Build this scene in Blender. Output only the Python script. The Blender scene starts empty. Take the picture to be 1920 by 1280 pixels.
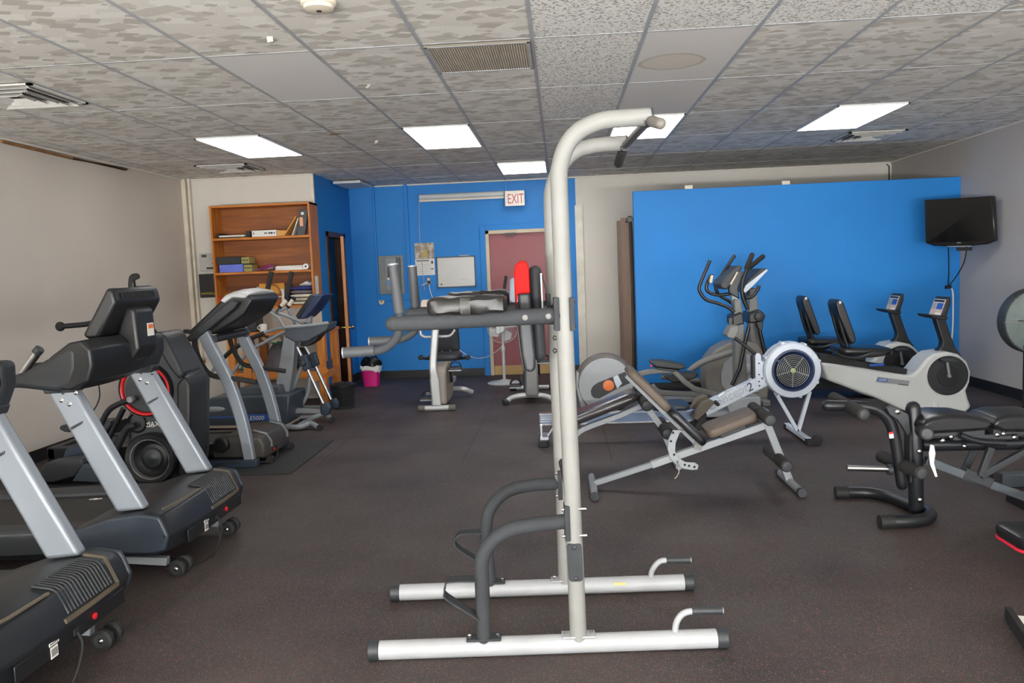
import bpy, bmesh, math, random
from mathutils import Vector, Matrix
random.seed(7)
S = bpy.context.scene
COL = S.collection

# ------------------------------------------------------------------ camera
FPX = 1497.9
YAW, PITCH, ROLL = -0.06347, -0.09044, -0.03938
CAMH = 1.50
fw = Vector((math.sin(YAW)*math.cos(PITCH), math.cos(YAW)*math.cos(PITCH), math.sin(PITCH)))
rt = Vector((math.cos(YAW), -math.sin(YAW), 0))
up = rt.cross(fw)
rt2 = rt*math.cos(ROLL) + up*math.sin(ROLL)
up2 = -rt*math.sin(ROLL) + up*math.cos(ROLL)
EYE = Vector((0, 0, CAMH))
cam = bpy.data.cameras.new('camera')
cam.sensor_fit = 'HORIZONTAL'; cam.sensor_width = 36.0; cam.lens = FPX/1920*36.0
cam.clip_start = 0.05; cam.clip_end = 200
co = bpy.data.objects.new('camera', cam); COL.objects.link(co)
mw = Matrix((rt2, up2, -fw)).transposed().to_4x4(); mw.translation = EYE
co.matrix_world = mw
S.camera = co

# ------------------------------------------------------------------ colour management, world, daylight
S.view_settings.view_transform = 'Standard'; S.view_settings.look = 'None'
S.view_settings.gamma = 1; S.view_settings.use_curve_mapping = False
S.view_settings.exposure = 0.36
w = bpy.data.worlds.new('daylight_sky'); S.world = w; w.use_nodes = True
bg = w.node_tree.nodes['Background']; bg.inputs[0].default_value = (0.75, 0.87, 1.0, 1); bg.inputs[1].default_value = 1.0

FRONT = -3.2
def area_light(name, x, y, z, sx, sz, power, colr):
    l = bpy.data.lights.new(name, 'AREA'); l.shape = 'RECTANGLE'; l.size = sx; l.size_y = sz
    l.energy = power; l.color = colr
    o = bpy.data.objects.new(name, l); COL.objects.link(o)
    o.location = (x, y, z); o.rotation_euler = (math.radians(90), 0, 0)
    return o
# daylight coming in through the three shopfront windows behind the camera
for i, wx in enumerate((-2.95, 0.0, 2.95)):
    area_light('window_daylight', wx, FRONT+0.06, 1.32, 2.5, 2.2, 60, (0.90, 0.95, 1.0))
    # added upward-tilted fill lamp inside each window, only to brighten the ceiling
    o = area_light('ceiling_fill', wx, FRONT+0.10, 0.75, 2.5, 1.0, 560, (1.0, 0.985, 0.95)); o.rotation_euler = (math.radians(90+72), 0, 0)

# ------------------------------------------------------------------ pixel -> place helpers (photograph is 1920x1280)
def ray(px, py):
    return fw + rt2*((px-960)/FPX) + up2*((640-py)/FPX)
def aY(px, py, y):
    d = ray(px, py); return EYE + d*(y/d.y)
def aX(px, py, x):
    d = ray(px, py); return EYE + d*(x/d.x)
def aZ(px, py, z=0.0):
    d = ray(px, py); return EYE + d*((z-CAMH)/d.z)
def aP(px, py, p, n):
    d = ray(px, py); return EYE + d*((p-EYE).dot(n)/d.dot(n))
def aYs(y, pts): return [aY(a, b, y) for a, b in pts]

# ------------------------------------------------------------------ mesh builder
def cr(pts, n=6):
    P = [Vector(p) for p in pts]
    if len(P) < 3: return P
    out = []
    for i in range(len(P)-1):
        p0 = P[i-1] if i > 0 else P[0]*2-P[1]
        p1, p2 = P[i], P[i+1]
        p3 = P[i+2] if i+2 < len(P) else P[-1]*2-P[-2]
        for k in range(n):
            t = k/n
            out.append(0.5*((2*p1)+(p2-p0)*t+(2*p0-5*p1+4*p2-p3)*t*t+(3*p1-p0-3*p2+p3)*t**3))
    out.append(P[-1]); return out
def fil(pts, r, n=6):
    P = [Vector(p) for p in pts]; out = [P[0]]
    for i in range(1, len(P)-1):
        a, b, c = P[i-1], P[i], P[i+1]
        d1 = (a-b); d2 = (c-b); rr = min(r, d1.length*0.49, d2.length*0.49)
        s = b+d1.normalized()*rr; e = b+d2.normalized()*rr
        for k in range(n+1):
            t = k/n; out.append(s*(1-t)**2+b*2*t*(1-t)+e*t*t)
    out.append(P[-1]); return out

class MB:
    def __init__(s): s.v = []; s.f = []
    def add(s, vs, fs):
        o = len(s.v); s.v += [tuple(v) for v in vs]; s.f += [tuple(i+o for i in f) for f in fs]; return s
    def box(s, x0, x1, y0, y1, z0, z1):
        vs = [(x, y, z) for z in (z0, z1) for y in (y0, y1) for x in (x0, x1)]
        return s.add(vs, [(0,2,3,1),(4,5,7,6),(0,1,5,4),(2,6,7,3),(0,4,6,2),(1,3,7,5)])
    def obox(s, c, ax, ay, az):          # centre and three half axes
        c, ax, ay, az = map(Vector, (c, ax, ay, az))
        vs = [c+ax*i+ay*j+az*k for k in (-1,1) for j in (-1,1) for i in (-1,1)]
        return s.add(vs, [(0,2,3,1),(4,5,7,6),(0,1,5,4),(2,6,7,3),(0,4,6,2),(1,3,7,5)])
    def prism(s, pts, off):              # ring of points swept by a vector
        P = [Vector(p) for p in pts]; n = len(P); off = Vector(off)
        return s.add(P+[p+off for p in P], [tuple(range(n))[::-1], tuple(range(n, 2*n))]+[(i, (i+1)%n, n+(i+1)%n, n+i) for i in range(n)])
    def prismY(s, pts, y0, y1):          # outline given as vectors, flattened to y0 and swept to y1
        return s.prism([(p[0], y0, p[-1]) for p in pts], (0, y1-y0, 0))
    def loft(s, rings, caps=True, closed=True):
        n = len(rings[0]); vs = [p for r in rings for p in r]; fs = []
        for k in range(len(rings)-1):
            for i in range(n if closed else n-1):
                j = (i+1) % n; fs.append((k*n+i, k*n+j, (k+1)*n+j, (k+1)*n+i))
        if caps: fs += [tuple(range(n))[::-1], tuple(range((len(rings)-1)*n, len(rings)*n))]
        return s.add(vs, fs)
    def tube(s, pts, r, seg=14, caps=True, rnd=False):
        P = [Vector(p) for p in pts]; Q = [P[0]]
        for p in P[1:]:
            if (p-Q[-1]).length > 1e-5: Q.append(p)
        P = Q; n = len(P)
        R = list(r) if isinstance(r, (list, tuple)) else [r]*n
        if len(R) != n: R = [R[0]+(R[-1]-R[0])*i/(n-1) for i in range(n)]
        T = [(P[min(i+1, n-1)]-P[max(i-1, 0)]).normalized() for i in range(n)]
        a = Vector((0, 0, 1)) if abs(T[0].z) < 0.9 else Vector((0, 1, 0))
        u = T[0].cross(a).normalized(); rings = []
        def ring(c, u, t, rr):
            v = t.cross(u); return [c+(u*math.cos(2*math.pi*k/seg)+v*math.sin(2*math.pi*k/seg))*rr for k in range(seg)]
        for i in range(n):
            u = (u-T[i]*u.dot(T[i])).normalized()
            if rnd and i == 0:
                for q in (0.15, 0.5, 0.8): rings.append(ring(P[0]-T[0]*R[0]*math.sqrt(1-q*q), u, T[0], R[0]*q))
            rings.append(ring(P[i], u, T[i], R[i]))
            if rnd and i == n-1:
                for q in (0.8, 0.5, 0.15): rings.append(ring(P[i]+T[i]*R[i]*math.sqrt(1-q*q), u, T[i], R[i]*q))
        return s.loft(rings, caps)
    def bar(s, pts, w, h, side=(0, 1, 0)):   # rectangular tube: w across "side", h the other way
        P = [Vector(p) for p in pts]; n = len(P); sd = Vector(side).normalized(); rings = []
        for i in range(n):
            t = (P[min(i+1, n-1)]-P[max(i-1, 0)]).normalized()
            a = (sd-t*sd.dot(t)).normalized(); b = t.cross(a)
            ww = w[i] if isinstance(w, (list, tuple)) else w; hh = h[i] if isinstance(h, (list, tuple)) else h
            rings.append([P[i]+a*ww/2+b*hh/2, P[i]-a*ww/2+b*hh/2, P[i]-a*ww/2-b*hh/2, P[i]+a*ww/2-b*hh/2])
        return s.loft(rings)
    def cyl(s, p0, p1, r, seg=20, r1=None): return s.tube([p0, p1], [r, r if r1 is None else r1], seg)
    def lathe(s, c, axis, prof, seg=32, caps=False):   # prof: (radius, distance along axis)
        c = Vector(c); ax = Vector(axis).normalized()
        a = Vector((0, 0, 1)) if abs(ax.z) < 0.9 else Vector((1, 0, 0))
        u = ax.cross(a).normalized(); v = ax.cross(u)
        return s.loft([[c+ax*h+(u*math.cos(2*math.pi*k/seg)+v*math.sin(2*math.pi*k/seg))*max(r, 1e-4) for k in range(seg)] for r, h in prof], caps)
    def ell(s, c, rx, ry, rz, seg=20, rg=12):
        c = Vector(c)
        return s.loft([[c+Vector((rx*math.sin(a)*math.cos(2*math.pi*k/seg), ry*math.sin(a)*math.sin(2*math.pi*k/seg), rz*math.cos(a))) for k in range(seg)] for a in [max(0.02, min(math.pi-0.02, math.pi*i/rg)) for i in range(rg+1)]])
    def pad(s, c, ax, ay, az, rr=0.35, n=5, puff=0.0):  # cushion: rounded slab, half axes
        c, ax, ay, az = map(Vector, (c, ax, ay, az)); m = 10; rings = []
        lx, ly, lz = ax.length, ay.length, az.length
        e = min(lx, ly)*rr
        def ring(ins, h):
            out = []; X = lx-ins; Y = ly-ins; q = max(e-ins*0.6, 0.004)
            for sx, sy, a0 in ((1,1,0),(-1,1,90),(-1,-1,180),(1,-1,270)):
                for k in range(n+1):
                    a = math.radians(a0+90*k/n)
                    px = sx*(X-q)+q*math.cos(a); py = sy*(Y-q)+q*math.sin(a)
                    out.append(c+ax*(px/lx)+ay*(py/ly)+az*(h/lz))
            return out
        t = lz; rings = [ring(t*0.7, -t), ring(t*0.2, -t*0.8), ring(0, -t*0.35), ring(0, t*0.35), ring(t*0.2, t*0.78), ring(t*0.75, t), ring(min(lx, ly)*0.6, t*(1+puff))]
        return s.loft(rings)
    def build(s, name, mat, root=None, bevel=0.0, ang=38, smooth=True, base=None, seg=2):
        me = bpy.data.meshes.new(name)
        o = bpy.data.objects.new(name, me); COL.objects.link(o)
        org = Vector((0, 0, 0))
        if root is not None:
            r0 = root
            while r0.parent: r0 = r0.parent
            org = r0.location.copy(); o.parent = root
        elif base is not None:
            org = Vector(base); o.location = org
        me.from_pydata([tuple(Vector(v)-org) for v in s.v], [], s.f)
        bm = bmesh.new(); bm.from_mesh(me)
        bmesh.ops.recalc_face_normals(bm, faces=bm.faces); bm.to_mesh(me); bm.free()
        me.materials.append(mat)
        if smooth:
            me.shade_smooth(); me.set_sharp_from_angle(angle=math.radians(ang))
        if bevel:
            b = o.modifiers.new('bevel', 'BEVEL'); b.width = bevel; b.segments = seg; b.limit_method = 'ANGLE'; b.angle_limit = math.radians(ang)
            b.use_clamp_overlap = True
            if smooth: b.harden_normals = False
        return o

def tag(o, label=None, cat=None, group=None, kind=None):
    if label: o['label'] = label
    if cat: o['category'] = cat
    if group: o['group'] = group
    if kind: o['kind'] = kind
    return o
def thing(name, label, cat, loc, group=None):
    o = bpy.data.objects.new(name, None); COL.objects.link(o); o.location = loc; o.empty_display_size = 0.1
    return tag(o, label, cat, group)
def struct(name, mb, mat, bevel=0, label=None):
    o = mb.build(name, mat, bevel=bevel); o['kind'] = 'structure'
    if label: o['label'] = label
    return o
def copy_tree(o, parent=None):
    c = o.copy(); COL.objects.link(c)
    if parent is not None: c.parent = parent
    for ch in list(o.children): copy_tree(ch, c)
    return c
def dup(o, dloc, label):
    c = copy_tree(o); c.location = o.location+Vector(dloc); c['label'] = label; return c
def text(name, body, mat, root, o, ex, ey, size, shear=0.0, depth=0.001, align='LEFT'):
    """raised lettering: o = lower left corner, ex / ey = reading and up directions"""
    cu = bpy.data.curves.new(name, 'FONT'); cu.body = body; cu.size = size; cu.shear = shear; cu.extrude = depth; cu.align_x = align
    t = bpy.data.objects.new(name, cu); COL.objects.link(t)
    ex = Vector(ex).normalized(); ey = Vector(ey); ey = (ey-ex*ey.dot(ex)).normalized(); ez = ex.cross(ey)
    bpy.context.view_layer.update()
    me = bpy.data.meshes.new_from_object(t.evaluated_get(bpy.context.evaluated_depsgraph_get()))
    bpy.data.objects.remove(t)
    m = Matrix((ex, ey, ez)).transposed().to_4x4(); m.translation = Vector(o)
    me.transform(m); me.name = name
    ob = bpy.data.objects.new(name, me); COL.objects.link(ob)
    r0 = root
    while r0 is not None and r0.parent: r0 = r0.parent
    if r0 is not None:
        me.transform(Matrix.Translation(-r0.location)); ob.parent = root
    me.materials.clear(); me.materials.append(mat)
    return ob

# ------------------------------------------------------------------ materials
def srgb(r, g, b):
    f = lambda c: (c/255/12.92) if c/255 <= 0.04045 else ((c/255+0.055)/1.055)**2.4
    return (f(r), f(g), f(b), 1)
def M(name, rgb, rough=0.5, metal=0.0, mott=0.12, mscale=6.0, bump=0.0, bscale=200.0, spec=0.5, coat=0.0, rvar=0.08):
    m = bpy.data.materials.new(name); m.use_nodes = True; nt = m.node_tree; N = nt.nodes; L = nt.links
    p = N['Principled BSDF']; p.inputs['Metallic'].default_value = metal
    p.inputs['Specular IOR Level'].default_value = spec
    if coat: p.inputs['Coat Weight'].default_value = coat; p.inputs['Coat Roughness'].default_value = 0.15
    tc = N.new('ShaderNodeTexCoord'); c = srgb(*rgb)
    nz = N.new('ShaderNodeTexNoise'); nz.inputs['Scale'].default_value = mscale; nz.inputs['Detail'].default_value = 4
    L.new(tc.outputs['Object'], nz.inputs['Vector'])
    rp = N.new('ShaderNodeValToRGB'); e = rp.color_ramp.elements
    e[0].position = 0.3; e[1].position = 0.7
    e[0].color = tuple(x*(1-mott) for x in c[:3])+(1,); e[1].color = tuple(min(1, x*(1+mott)) for x in c[:3])+(1,)
    L.new(nz.outputs['Fac'], rp.inputs['Fac']); L.new(rp.outputs['Color'], p.inputs['Base Color'])
    mr = N.new('ShaderNodeMapRange'); mr.inputs['To Min'].default_value = max(0.02, rough-rvar); mr.inputs['To Max'].default_value = min(1, rough+rvar)
    L.new(nz.outputs['Fac'], mr.inputs['Value']); L.new(mr.outputs['Result'], p.inputs['Roughness'])
    if bump:
        n2 = N.new('ShaderNodeTexNoise'); n2.inputs['Scale'].default_value = bscale; n2.inputs['Detail'].default_value = 2
        L.new(tc.outputs['Object'], n2.inputs['Vector'])
        b = N.new('ShaderNodeBump'); b.inputs['Strength'].default_value = bump; b.inputs['Distance'].default_value = 0.002
        L.new(n2.outputs['Fac'], b.inputs['Height']); L.new(b.outputs['Normal'], p.inputs['Normal'])
    return m
def emis(name, rgb, st):
    m = bpy.data.materials.new(name); m.use_nodes = True; p = m.node_tree.nodes['Principled BSDF']
    p.inputs['Base Color'].default_value = rgb+(1,); p.inputs['Emission Color'].default_value = rgb+(1,); p.inputs['Emission Strength'].default_value = st
    return m
def wood(name, ca, cb, axis='X', scale=3.0, rough=0.45):
    m = bpy.data.materials.new(name); m.use_nodes = True; nt = m.node_tree; N = nt.nodes; L = nt.links
    p = N['Principled BSDF']; p.inputs['Roughness'].default_value = rough
    tc = N.new('ShaderNodeTexCoord'); mp = N.new('ShaderNodeMapping')
    mp.inputs['Scale'].default_value = (1, 12, 12) if axis == 'X' else (12, 12, 1)
    L.new(tc.outputs['Object'], mp.inputs['Vector'])
    nz = N.new('ShaderNodeTexNoise'); nz.inputs['Scale'].default_value = scale; nz.inputs['Detail'].default_value = 6; nz.inputs['Distortion'].default_value = 0.6
    L.new(mp.outputs['Vector'], nz.inputs['Vector'])
    rp = N.new('ShaderNodeValToRGB'); e = rp.color_ramp.elements; e[0].position = 0.3; e[1].position = 0.68
    e[0].color = srgb(*ca); e[1].color = srgb(*cb)
    L.new(nz.outputs['Fac'], rp.inputs['Fac']); L.new(rp.outputs['Color'], p.inputs['Base Color'])
    b = N.new('ShaderNodeBump'); b.inputs['Strength'].default_value = 0.08; L.new(nz.outputs['Fac'], b.inputs['Height']); L.new(b.outputs['Normal'], p.inputs['Normal'])
    return m

WHITE_PAINT = M('white_metal_paint', (134, 134, 131), 0.5, spec=0.25, mott=0.05, mscale=9)
GREY_TEXT = M('grey_hammered_paint', (56, 58, 61), 0.75, 0.0, spec=0.2, mott=0.12, mscale=14, bump=0.25, bscale=260)
GREY_PAINT = M('grey_metal_paint', (134, 138, 142), 0.42, 0.15, mott=0.06)
SILVER = M('silver_mast_paint', (140, 147, 155), 0.42, 0.3, mott=0.04, mscale=3)
CHROME = M('polished_steel', (190, 190, 190), 0.22, 1.0, mott=0.03)
ALU = M('brushed_aluminium', (180, 184, 190), 0.3, 0.9, mott=0.05)
BLACK = M('black_plastic', (25, 26, 28), 0.42, mott=0.15, mscale=5, bump=0.08, bscale=400)
DARK = M('charcoal_plastic', (43, 46, 50), 0.5, mott=0.12, mscale=4, bump=0.1, bscale=350)
SLATE = M('slate_plastic', (64, 71, 80), 0.45, mott=0.08, mscale=4, bump=0.06, bscale=350)
NAVYP = M('dark_navy_plastic', (40, 52, 66), 0.4, mott=0.1, mscale=4)
RUBBER = M('black_rubber', (26, 26, 27), 0.7, mott=0.2, mscale=20, bump=0.15, bscale=120)
FOAM = M('black_foam', (38, 37, 36), 0.85, mott=0.2, mscale=30, bump=0.4, bscale=160)
VINYL = M('black_vinyl', (27, 27, 30), 0.32, mott=0.15, mscale=8, bump=0.15, bscale=25)
VINYL_TAUPE = M('faded_taupe_vinyl', (96, 84, 74), 0.6, mott=0.12, mscale=6, bump=0.2, bscale=60)
VINYL_GREY = M('grey_vinyl', (42, 44, 48), 0.5, mott=0.14, mscale=7, bump=0.2, bscale=60)
BLACKM = M('black_metal_paint', (28, 30, 34), 0.35, 0.1, mott=0.1, mscale=8)
REDV = M('red_vinyl', (168, 14, 10), 0.6, spec=0.12, mott=0.08, mscale=9, bump=0.15, bscale=60)
RED = M('red_plastic', (190, 30, 36), 0.4)
ORANGE = M('orange_badge_plastic', (226, 120, 58), 0.45, mott=0.08, mscale=30)
LGREY = M('light_grey_plastic', (154, 158, 162), 0.42, mott=0.06)
MGREY = M('mid_grey_plastic', (112, 112, 110), 0.48, mott=0.08)
OFFWHITE = M('off_white_plastic', (190, 193, 192), 0.42, mott=0.04, mscale=3)
PALEBLUE = M('pale_grey_blue_paint', (196, 205, 218), 0.4, mott=0.04)
NAVY = M('navy_plastic', (28, 42, 78), 0.45)
BLUEP = M('blue_print', (38, 84, 168), 0.45)
PAPER = M('white_paper', (222, 220, 214), 0.8, mott=0.05)
CREAM = M('cream_plastic', (216, 206, 186), 0.5, mott=0.05)
BRASS = M('polished_brass', (206, 168, 84), 0.2, 1.0, mott=0.05)
PINE = wood('golden_pine_wood', (158, 88, 24), (200, 124, 44))
PINEV = wood('golden_pine_upright', (160, 90, 26), (202, 126, 46), axis='Z')
PLY = wood('brown_plywood_panel', (106, 54, 12), (150, 86, 30), scale=1.6, rough=0.5)
DOORW = wood('dark_walnut_wood', (62, 34, 18), (98, 58, 32), axis='Z')
INK = M('dark_ink', (40, 42, 46), 0.7)
# ================================================================== THE ROOM
XL, XR, YB, YALC, XALC, HC = -4.56, 4.53, 11.3, 9.65, -2.95, 2.743
def wallpaint(name, rgb, bumps=0.12, mott=0.06, rough=0.55, stains=None):
    m = M(name, rgb, rough, mott=mott, mscale=0.9, bump=bumps, bscale=70); return m
W_BEIGE = wallpaint('beige_wall_paint', (196, 188, 178))
W_WHITE = wallpaint('white_wall_paint', (206, 201, 191))
W_GREY = wallpaint('grey_beige_wall_paint', (176, 171, 167))
W_BLUE = wallpaint('bright_blue_wall_paint', (36, 125, 200), bumps=0.2, mott=0.07, rough=0.5)
W_BLUE.node_tree.nodes['Principled BSDF'].inputs['Specular IOR Level'].default_value = 0.25
def floor_mat():
    m = bpy.data.materials.new('speckled_rubber_floor'); m.use_nodes = True; nt = m.node_tree; N = nt.nodes; L = nt.links
    p = N['Principled BSDF']; p.inputs['Specular IOR Level'].default_value = 0.4
    tc = N.new('ShaderNodeTexCoord'); vec = tc.outputs['Object']
    def noise(sc, det=4):
        n = N.new('ShaderNodeTexNoise'); n.inputs['Scale'].default_value = sc; n.inputs['Detail'].default_value = det; L.new(vec, n.inputs['Vector']); return n.outputs['Fac']
    def ramp(f, a, b, ca, cb):
        r = N.new('ShaderNodeValToRGB'); e = r.color_ramp.elements; e[0].position = a; e[1].position = b; e[0].color = ca; e[1].color = cb; L.new(f, r.inputs['Fac']); return r.outputs['Color']
    def mix(f, a, b):
        x = N.new('ShaderNodeMix'); x.data_type = 'RGBA'; L.new(f, x.inputs[0]); L.new(a, x.inputs[6]); L.new(b, x.inputs[7]); return x.outputs[2]
    def speck(sc, th, seed):
        v = N.new('ShaderNodeTexVoronoi'); v.inputs['Scale'].default_value = sc
        a = N.new('ShaderNodeVectorMath'); a.operation = 'ADD'; a.inputs[1].default_value = (seed, seed*2, 0); L.new(vec, a.inputs[0]); L.new(a.outputs[0], v.inputs['Vector'])
        s = N.new('ShaderNodeSeparateColor'); L.new(v.outputs['Color'], s.inputs[0])
        g = N.new('ShaderNodeMath'); g.operation = 'GREATER_THAN'; g.inputs[1].default_value = th; L.new(s.outputs[0], g.inputs[0])
        d = N.new('ShaderNodeMath'); d.operation = 'LESS_THAN'; d.inputs[1].default_value = 0.42; L.new(v.outputs['Distance'], d.inputs[0])
        q = N.new('ShaderNodeMath'); q.operation = 'MULTIPLY'; L.new(g.outputs[0], q.inputs[0]); L.new(d.outputs[0], q.inputs[1]); return q.outputs[0]
    def rgb(c):
        r = N.new('ShaderNodeRGB'); r.outputs[0].default_value = srgb(*c); return r.outputs[0]
    base = ramp(noise(1.3, 6), 0.32, 0.68, srgb(46, 43, 43), srgb(68, 63, 61))
    dust = ramp(noise(0.55, 5), 0.5, 0.75, (0, 0, 0, 1), (0.35, 0.35, 0.35, 1))
    base = mix(dust, base, rgb((84, 79, 74)))
    base = mix(speck(300, 0.80, 0), base, rgb((104, 64, 56)))
    base = mix(speck(330, 0.90, 3.3), base, rgb((132, 128, 127)))
    base = mix(speck(220, 0.955, 7.1), base, rgb((176, 84, 62)))
    base = mix(speck(14, 0.985, 9.4), base, base)
    # seams between the rubber sheets
    sep = N.new('ShaderNodeSeparateXYZ'); L.new(vec, sep.inputs[0])
    def seam(out, off, period, half):
        a = N.new('ShaderNodeMath'); a.operation = 'ADD'; a.inputs[1].default_value = off; L.new(out, a.inputs[0])
        b = N.new('ShaderNodeMath'); b.operation = 'PINGPONG'; b.inputs[1].default_value = period/2; L.new(a.outputs[0], b.inputs[0])
        c = N.new('ShaderNodeMath'); c.operation = 'LESS_THAN'; c.inputs[1].default_value = half; L.new(b.outputs[0], c.inputs[0]); return c.outputs[0]
    mx = N.new('ShaderNodeMath'); mx.operation = 'MAXIMUM'; L.new(seam(sep.outputs['X'], 1.99+1.17*4, 1.17, 0.004), mx.inputs[0]); L.new(seam(sep.outputs['Y'], -7.25+1.95*6, 1.95, 0.006), mx.inputs[1])
    gy = N.new('ShaderNodeMath'); gy.operation = 'GREATER_THAN'; gy.inputs[1].default_value = 6.1; L.new(sep.outputs['Y'], gy.inputs[0])
    my = N.new('ShaderNodeMath'); my.operation = 'MULTIPLY'; L.new(gy.outputs[0], my.inputs[0]); L.new(mx.outputs[0], my.inputs[1])
    base = mix(my.outputs[0], base, rgb((32, 29, 29)))
    L.new(base, p.inputs['Base Color'])
    rr = N.new('ShaderNodeMapRange'); rr.inputs['To Min'].default_value = 0.5; rr.inputs['To Max'].default_value = 0.72; L.new(noise(2.2), rr.inputs['Value']); L.new(rr.outputs[0], p.inputs['Roughness'])
    b = N.new('ShaderNodeBump'); b.inputs['Strength'].default_value = 0.25; b.inputs['Distance'].default_value = 0.002; L.new(noise(160, 3), b.inputs['Height']); L.new(b.outputs[0], p.inputs['Normal'])
    return m
FLOORM = floor_mat()
struct('floor', MB().box(XL-.1, XR+.1, FRONT-.1, YB+.1, -0.1, 0), FLOORM)
MATM = M('black_rubber_mat', (40, 40, 40), 0.62, mott=0.15, mscale=3, bump=0.2, bscale=120)

# ---- ceiling tiles: one mesh, tile kinds by material slot
TX = lambda k: -0.7201+k*0.6096
TY = lambda j: 4.4731+j*1.2192
def tile_base(name, kind):
    m = bpy.data.materials.new(name); m.use_nodes = True; nt = m.node_tree; N = nt.nodes; L = nt.links
    p = N['Principled BSDF']; p.inputs['Roughness'].default_value = 0.9; p.inputs['Specular IOR Level'].default_value = 0.2
    tc = N.new('ShaderNodeTexCoord'); vec = tc.outputs['Object']
    def ramp(f, stops):
        r = N.new('ShaderNodeValToRGB'); e = r.color_ramp.elements
        while len(e) < len(stops): e.new(0.5)
        for q, (a, c) in zip(e, stops): q.position = a; q.color = c if len(c) == 4 else srgb(*c)
        L.new(f, r.inputs['Fac']); return r.outputs['Color']
    def mixm(f, a, b, mode='MIX', fac=1.0):
        x = N.new('ShaderNodeMix'); x.data_type = 'RGBA'; x.blend_type = mode
        if f is None: x.inputs[0].default_value = fac
        else: L.new(f, x.inputs[0])
        L.new(a, x.inputs[6]); L.new(b, x.inputs[7]); return x.outputs[2]
    n = N.new('ShaderNodeTexNoise'); n.inputs['Scale'].default_value = 230; n.inputs['Detail'].default_value = 2; L.new(vec, n.inputs['Vector'])
    if kind == 'pattern':
        # scattered wedge-shaped flecks pressed into a pale ground
        wn = N.new('ShaderNodeTexNoise'); wn.inputs['Scale'].default_value = 9.0; L.new(vec, wn.inputs['Vector'])
        def flecks(sx, sy, rot, th, dth, metric):
            mp = N.new('ShaderNodeMapping'); mp.inputs['Scale'].default_value = (sx, sy, 1); mp.inputs['Rotation'].default_value = (0, 0, rot); L.new(vec, mp.inputs['Vector'])
            ad = N.new('ShaderNodeMix'); ad.data_type = 'VECTOR'; ad.inputs[0].default_value = 0.10; L.new(mp.outputs[0], ad.inputs[4]); L.new(wn.outputs['Color'], ad.inputs[5])
            v = N.new('ShaderNodeTexVoronoi'); v.inputs['Scale'].default_value = 1.0; v.distance = metric; L.new(ad.outputs[1], v.inputs['Vector'])
            s = N.new('ShaderNodeSeparateColor'); L.new(v.outputs['Color'], s.inputs[0])
            g = N.new('ShaderNodeMath'); g.operation = 'GREATER_THAN'; g.inputs[1].default_value = th; L.new(s.outputs[1], g.inputs[0])
            d = N.new('ShaderNodeMath'); d.operation = 'LESS_THAN'; d.inputs[1].default_value = dth; L.new(v.outputs['Distance'], d.inputs[0])
            q = N.new('ShaderNodeMath'); q.operation = 'MULTIPLY'; L.new(g.outputs[0], q.inputs[0]); L.new(d.outputs[0], q.inputs[1]); return q.outputs[0]
        def col(c):
            r = N.new('ShaderNodeRGB'); r.outputs[0].default_value = srgb(*c); return r.outputs[0]
        c = mixm(flecks(6.5, 11, 0.5, 0.45, 0.8, 'MANHATTAN'), col((228, 224, 216)), col((238, 235, 228)))
        c = mixm(flecks(7.5, 12.5, -0.35, 0.50, 0.72, 'MANHATTAN'), c, col((208, 203, 194)))
        c = mixm(flecks(9, 14, 0.25, 0.62, 0.66, 'MANHATTAN'), c, col((196, 191, 182)))
        gr = ramp(n.outputs['Fac'], [(0.35, (0.84, 0.84, 0.84, 1)), (0.65, (1, 1, 1, 1))])
        c = mixm(None, c, gr, 'MULTIPLY', 1.0)
    elif kind == 'speckle':
        v = N.new('ShaderNodeTexVoronoi'); v.inputs['Scale'].default_value = 95; L.new(vec, v.inputs['Vector'])
        s = N.new('ShaderNodeSeparateColor'); L.new(v.outputs['Color'], s.inputs[0])
        c = ramp(s.outputs[0], [(0.0, (164, 161, 157)), (0.2, (172, 169, 165)), (0.26, (228, 226, 221)), (1.0, (238, 236, 231))])
    else:
        c = ramp(n.outputs['Fac'], [(0.35, (214, 211, 207)), (0.65, (228, 225, 221))])
    if kind == 'stain':
        # brown water ring
        sub = N.new('ShaderNodeVectorMath'); sub.operation = 'SUBTRACT'; sub.inputs[1].default_value = STAIN; L.new(vec, sub.inputs[0])
        w2 = N.new('ShaderNodeTexNoise'); w2.inputs['Scale'].default_value = 9; L.new(vec, w2.inputs['Vector'])
        le = N.new('ShaderNodeVectorMath'); le.operation = 'LENGTH'; L.new(sub.outputs[0], le.inputs[0])
        a = N.new('ShaderNodeMath'); a.operation = 'MULTIPLY_ADD'; a.inputs[1].default_value = 0.06; L.new(w2.outputs['Fac'], a.inputs[0]); L.new(le.outputs['Value'], a.inputs[2])
        rg = ramp(a.outputs[0], [(0.0, (252, 249, 242)), (0.205, (246, 240, 228)), (0.224, (204, 184, 152)), (0.236, (255, 255, 255))])
        c = mixm(None, c, rg, 'MULTIPLY', 0.75)
    L.new(c, p.inputs['Base Color'])
    b = N.new('ShaderNodeBump'); b.inputs['Strength'].default_value = 0.3; b.inputs['Distance'].default_value = 0.003; L.new(n.outputs['Fac'], b.inputs['Height']); L.new(b.outputs[0], p.inputs['Normal'])
    return m
st = aZ(1260, 116, HC); STAIN = (st.x, st.y, HC)
TM = [tile_base('flecked_ceiling_tile', 'pattern'), tile_base('plain_ceiling_tile', 'plain'), tile_base('speckled_ceiling_tile', 'speckle'), tile_base('stained_ceiling_tile', 'stain')]
LIGHTS = [(-4, 2), (-1, 2), (2, 2), (5, 2), (0, 4)]
me = bpy.data.meshes.new('ceiling'); vs = []; fs = []; mi = []
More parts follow.
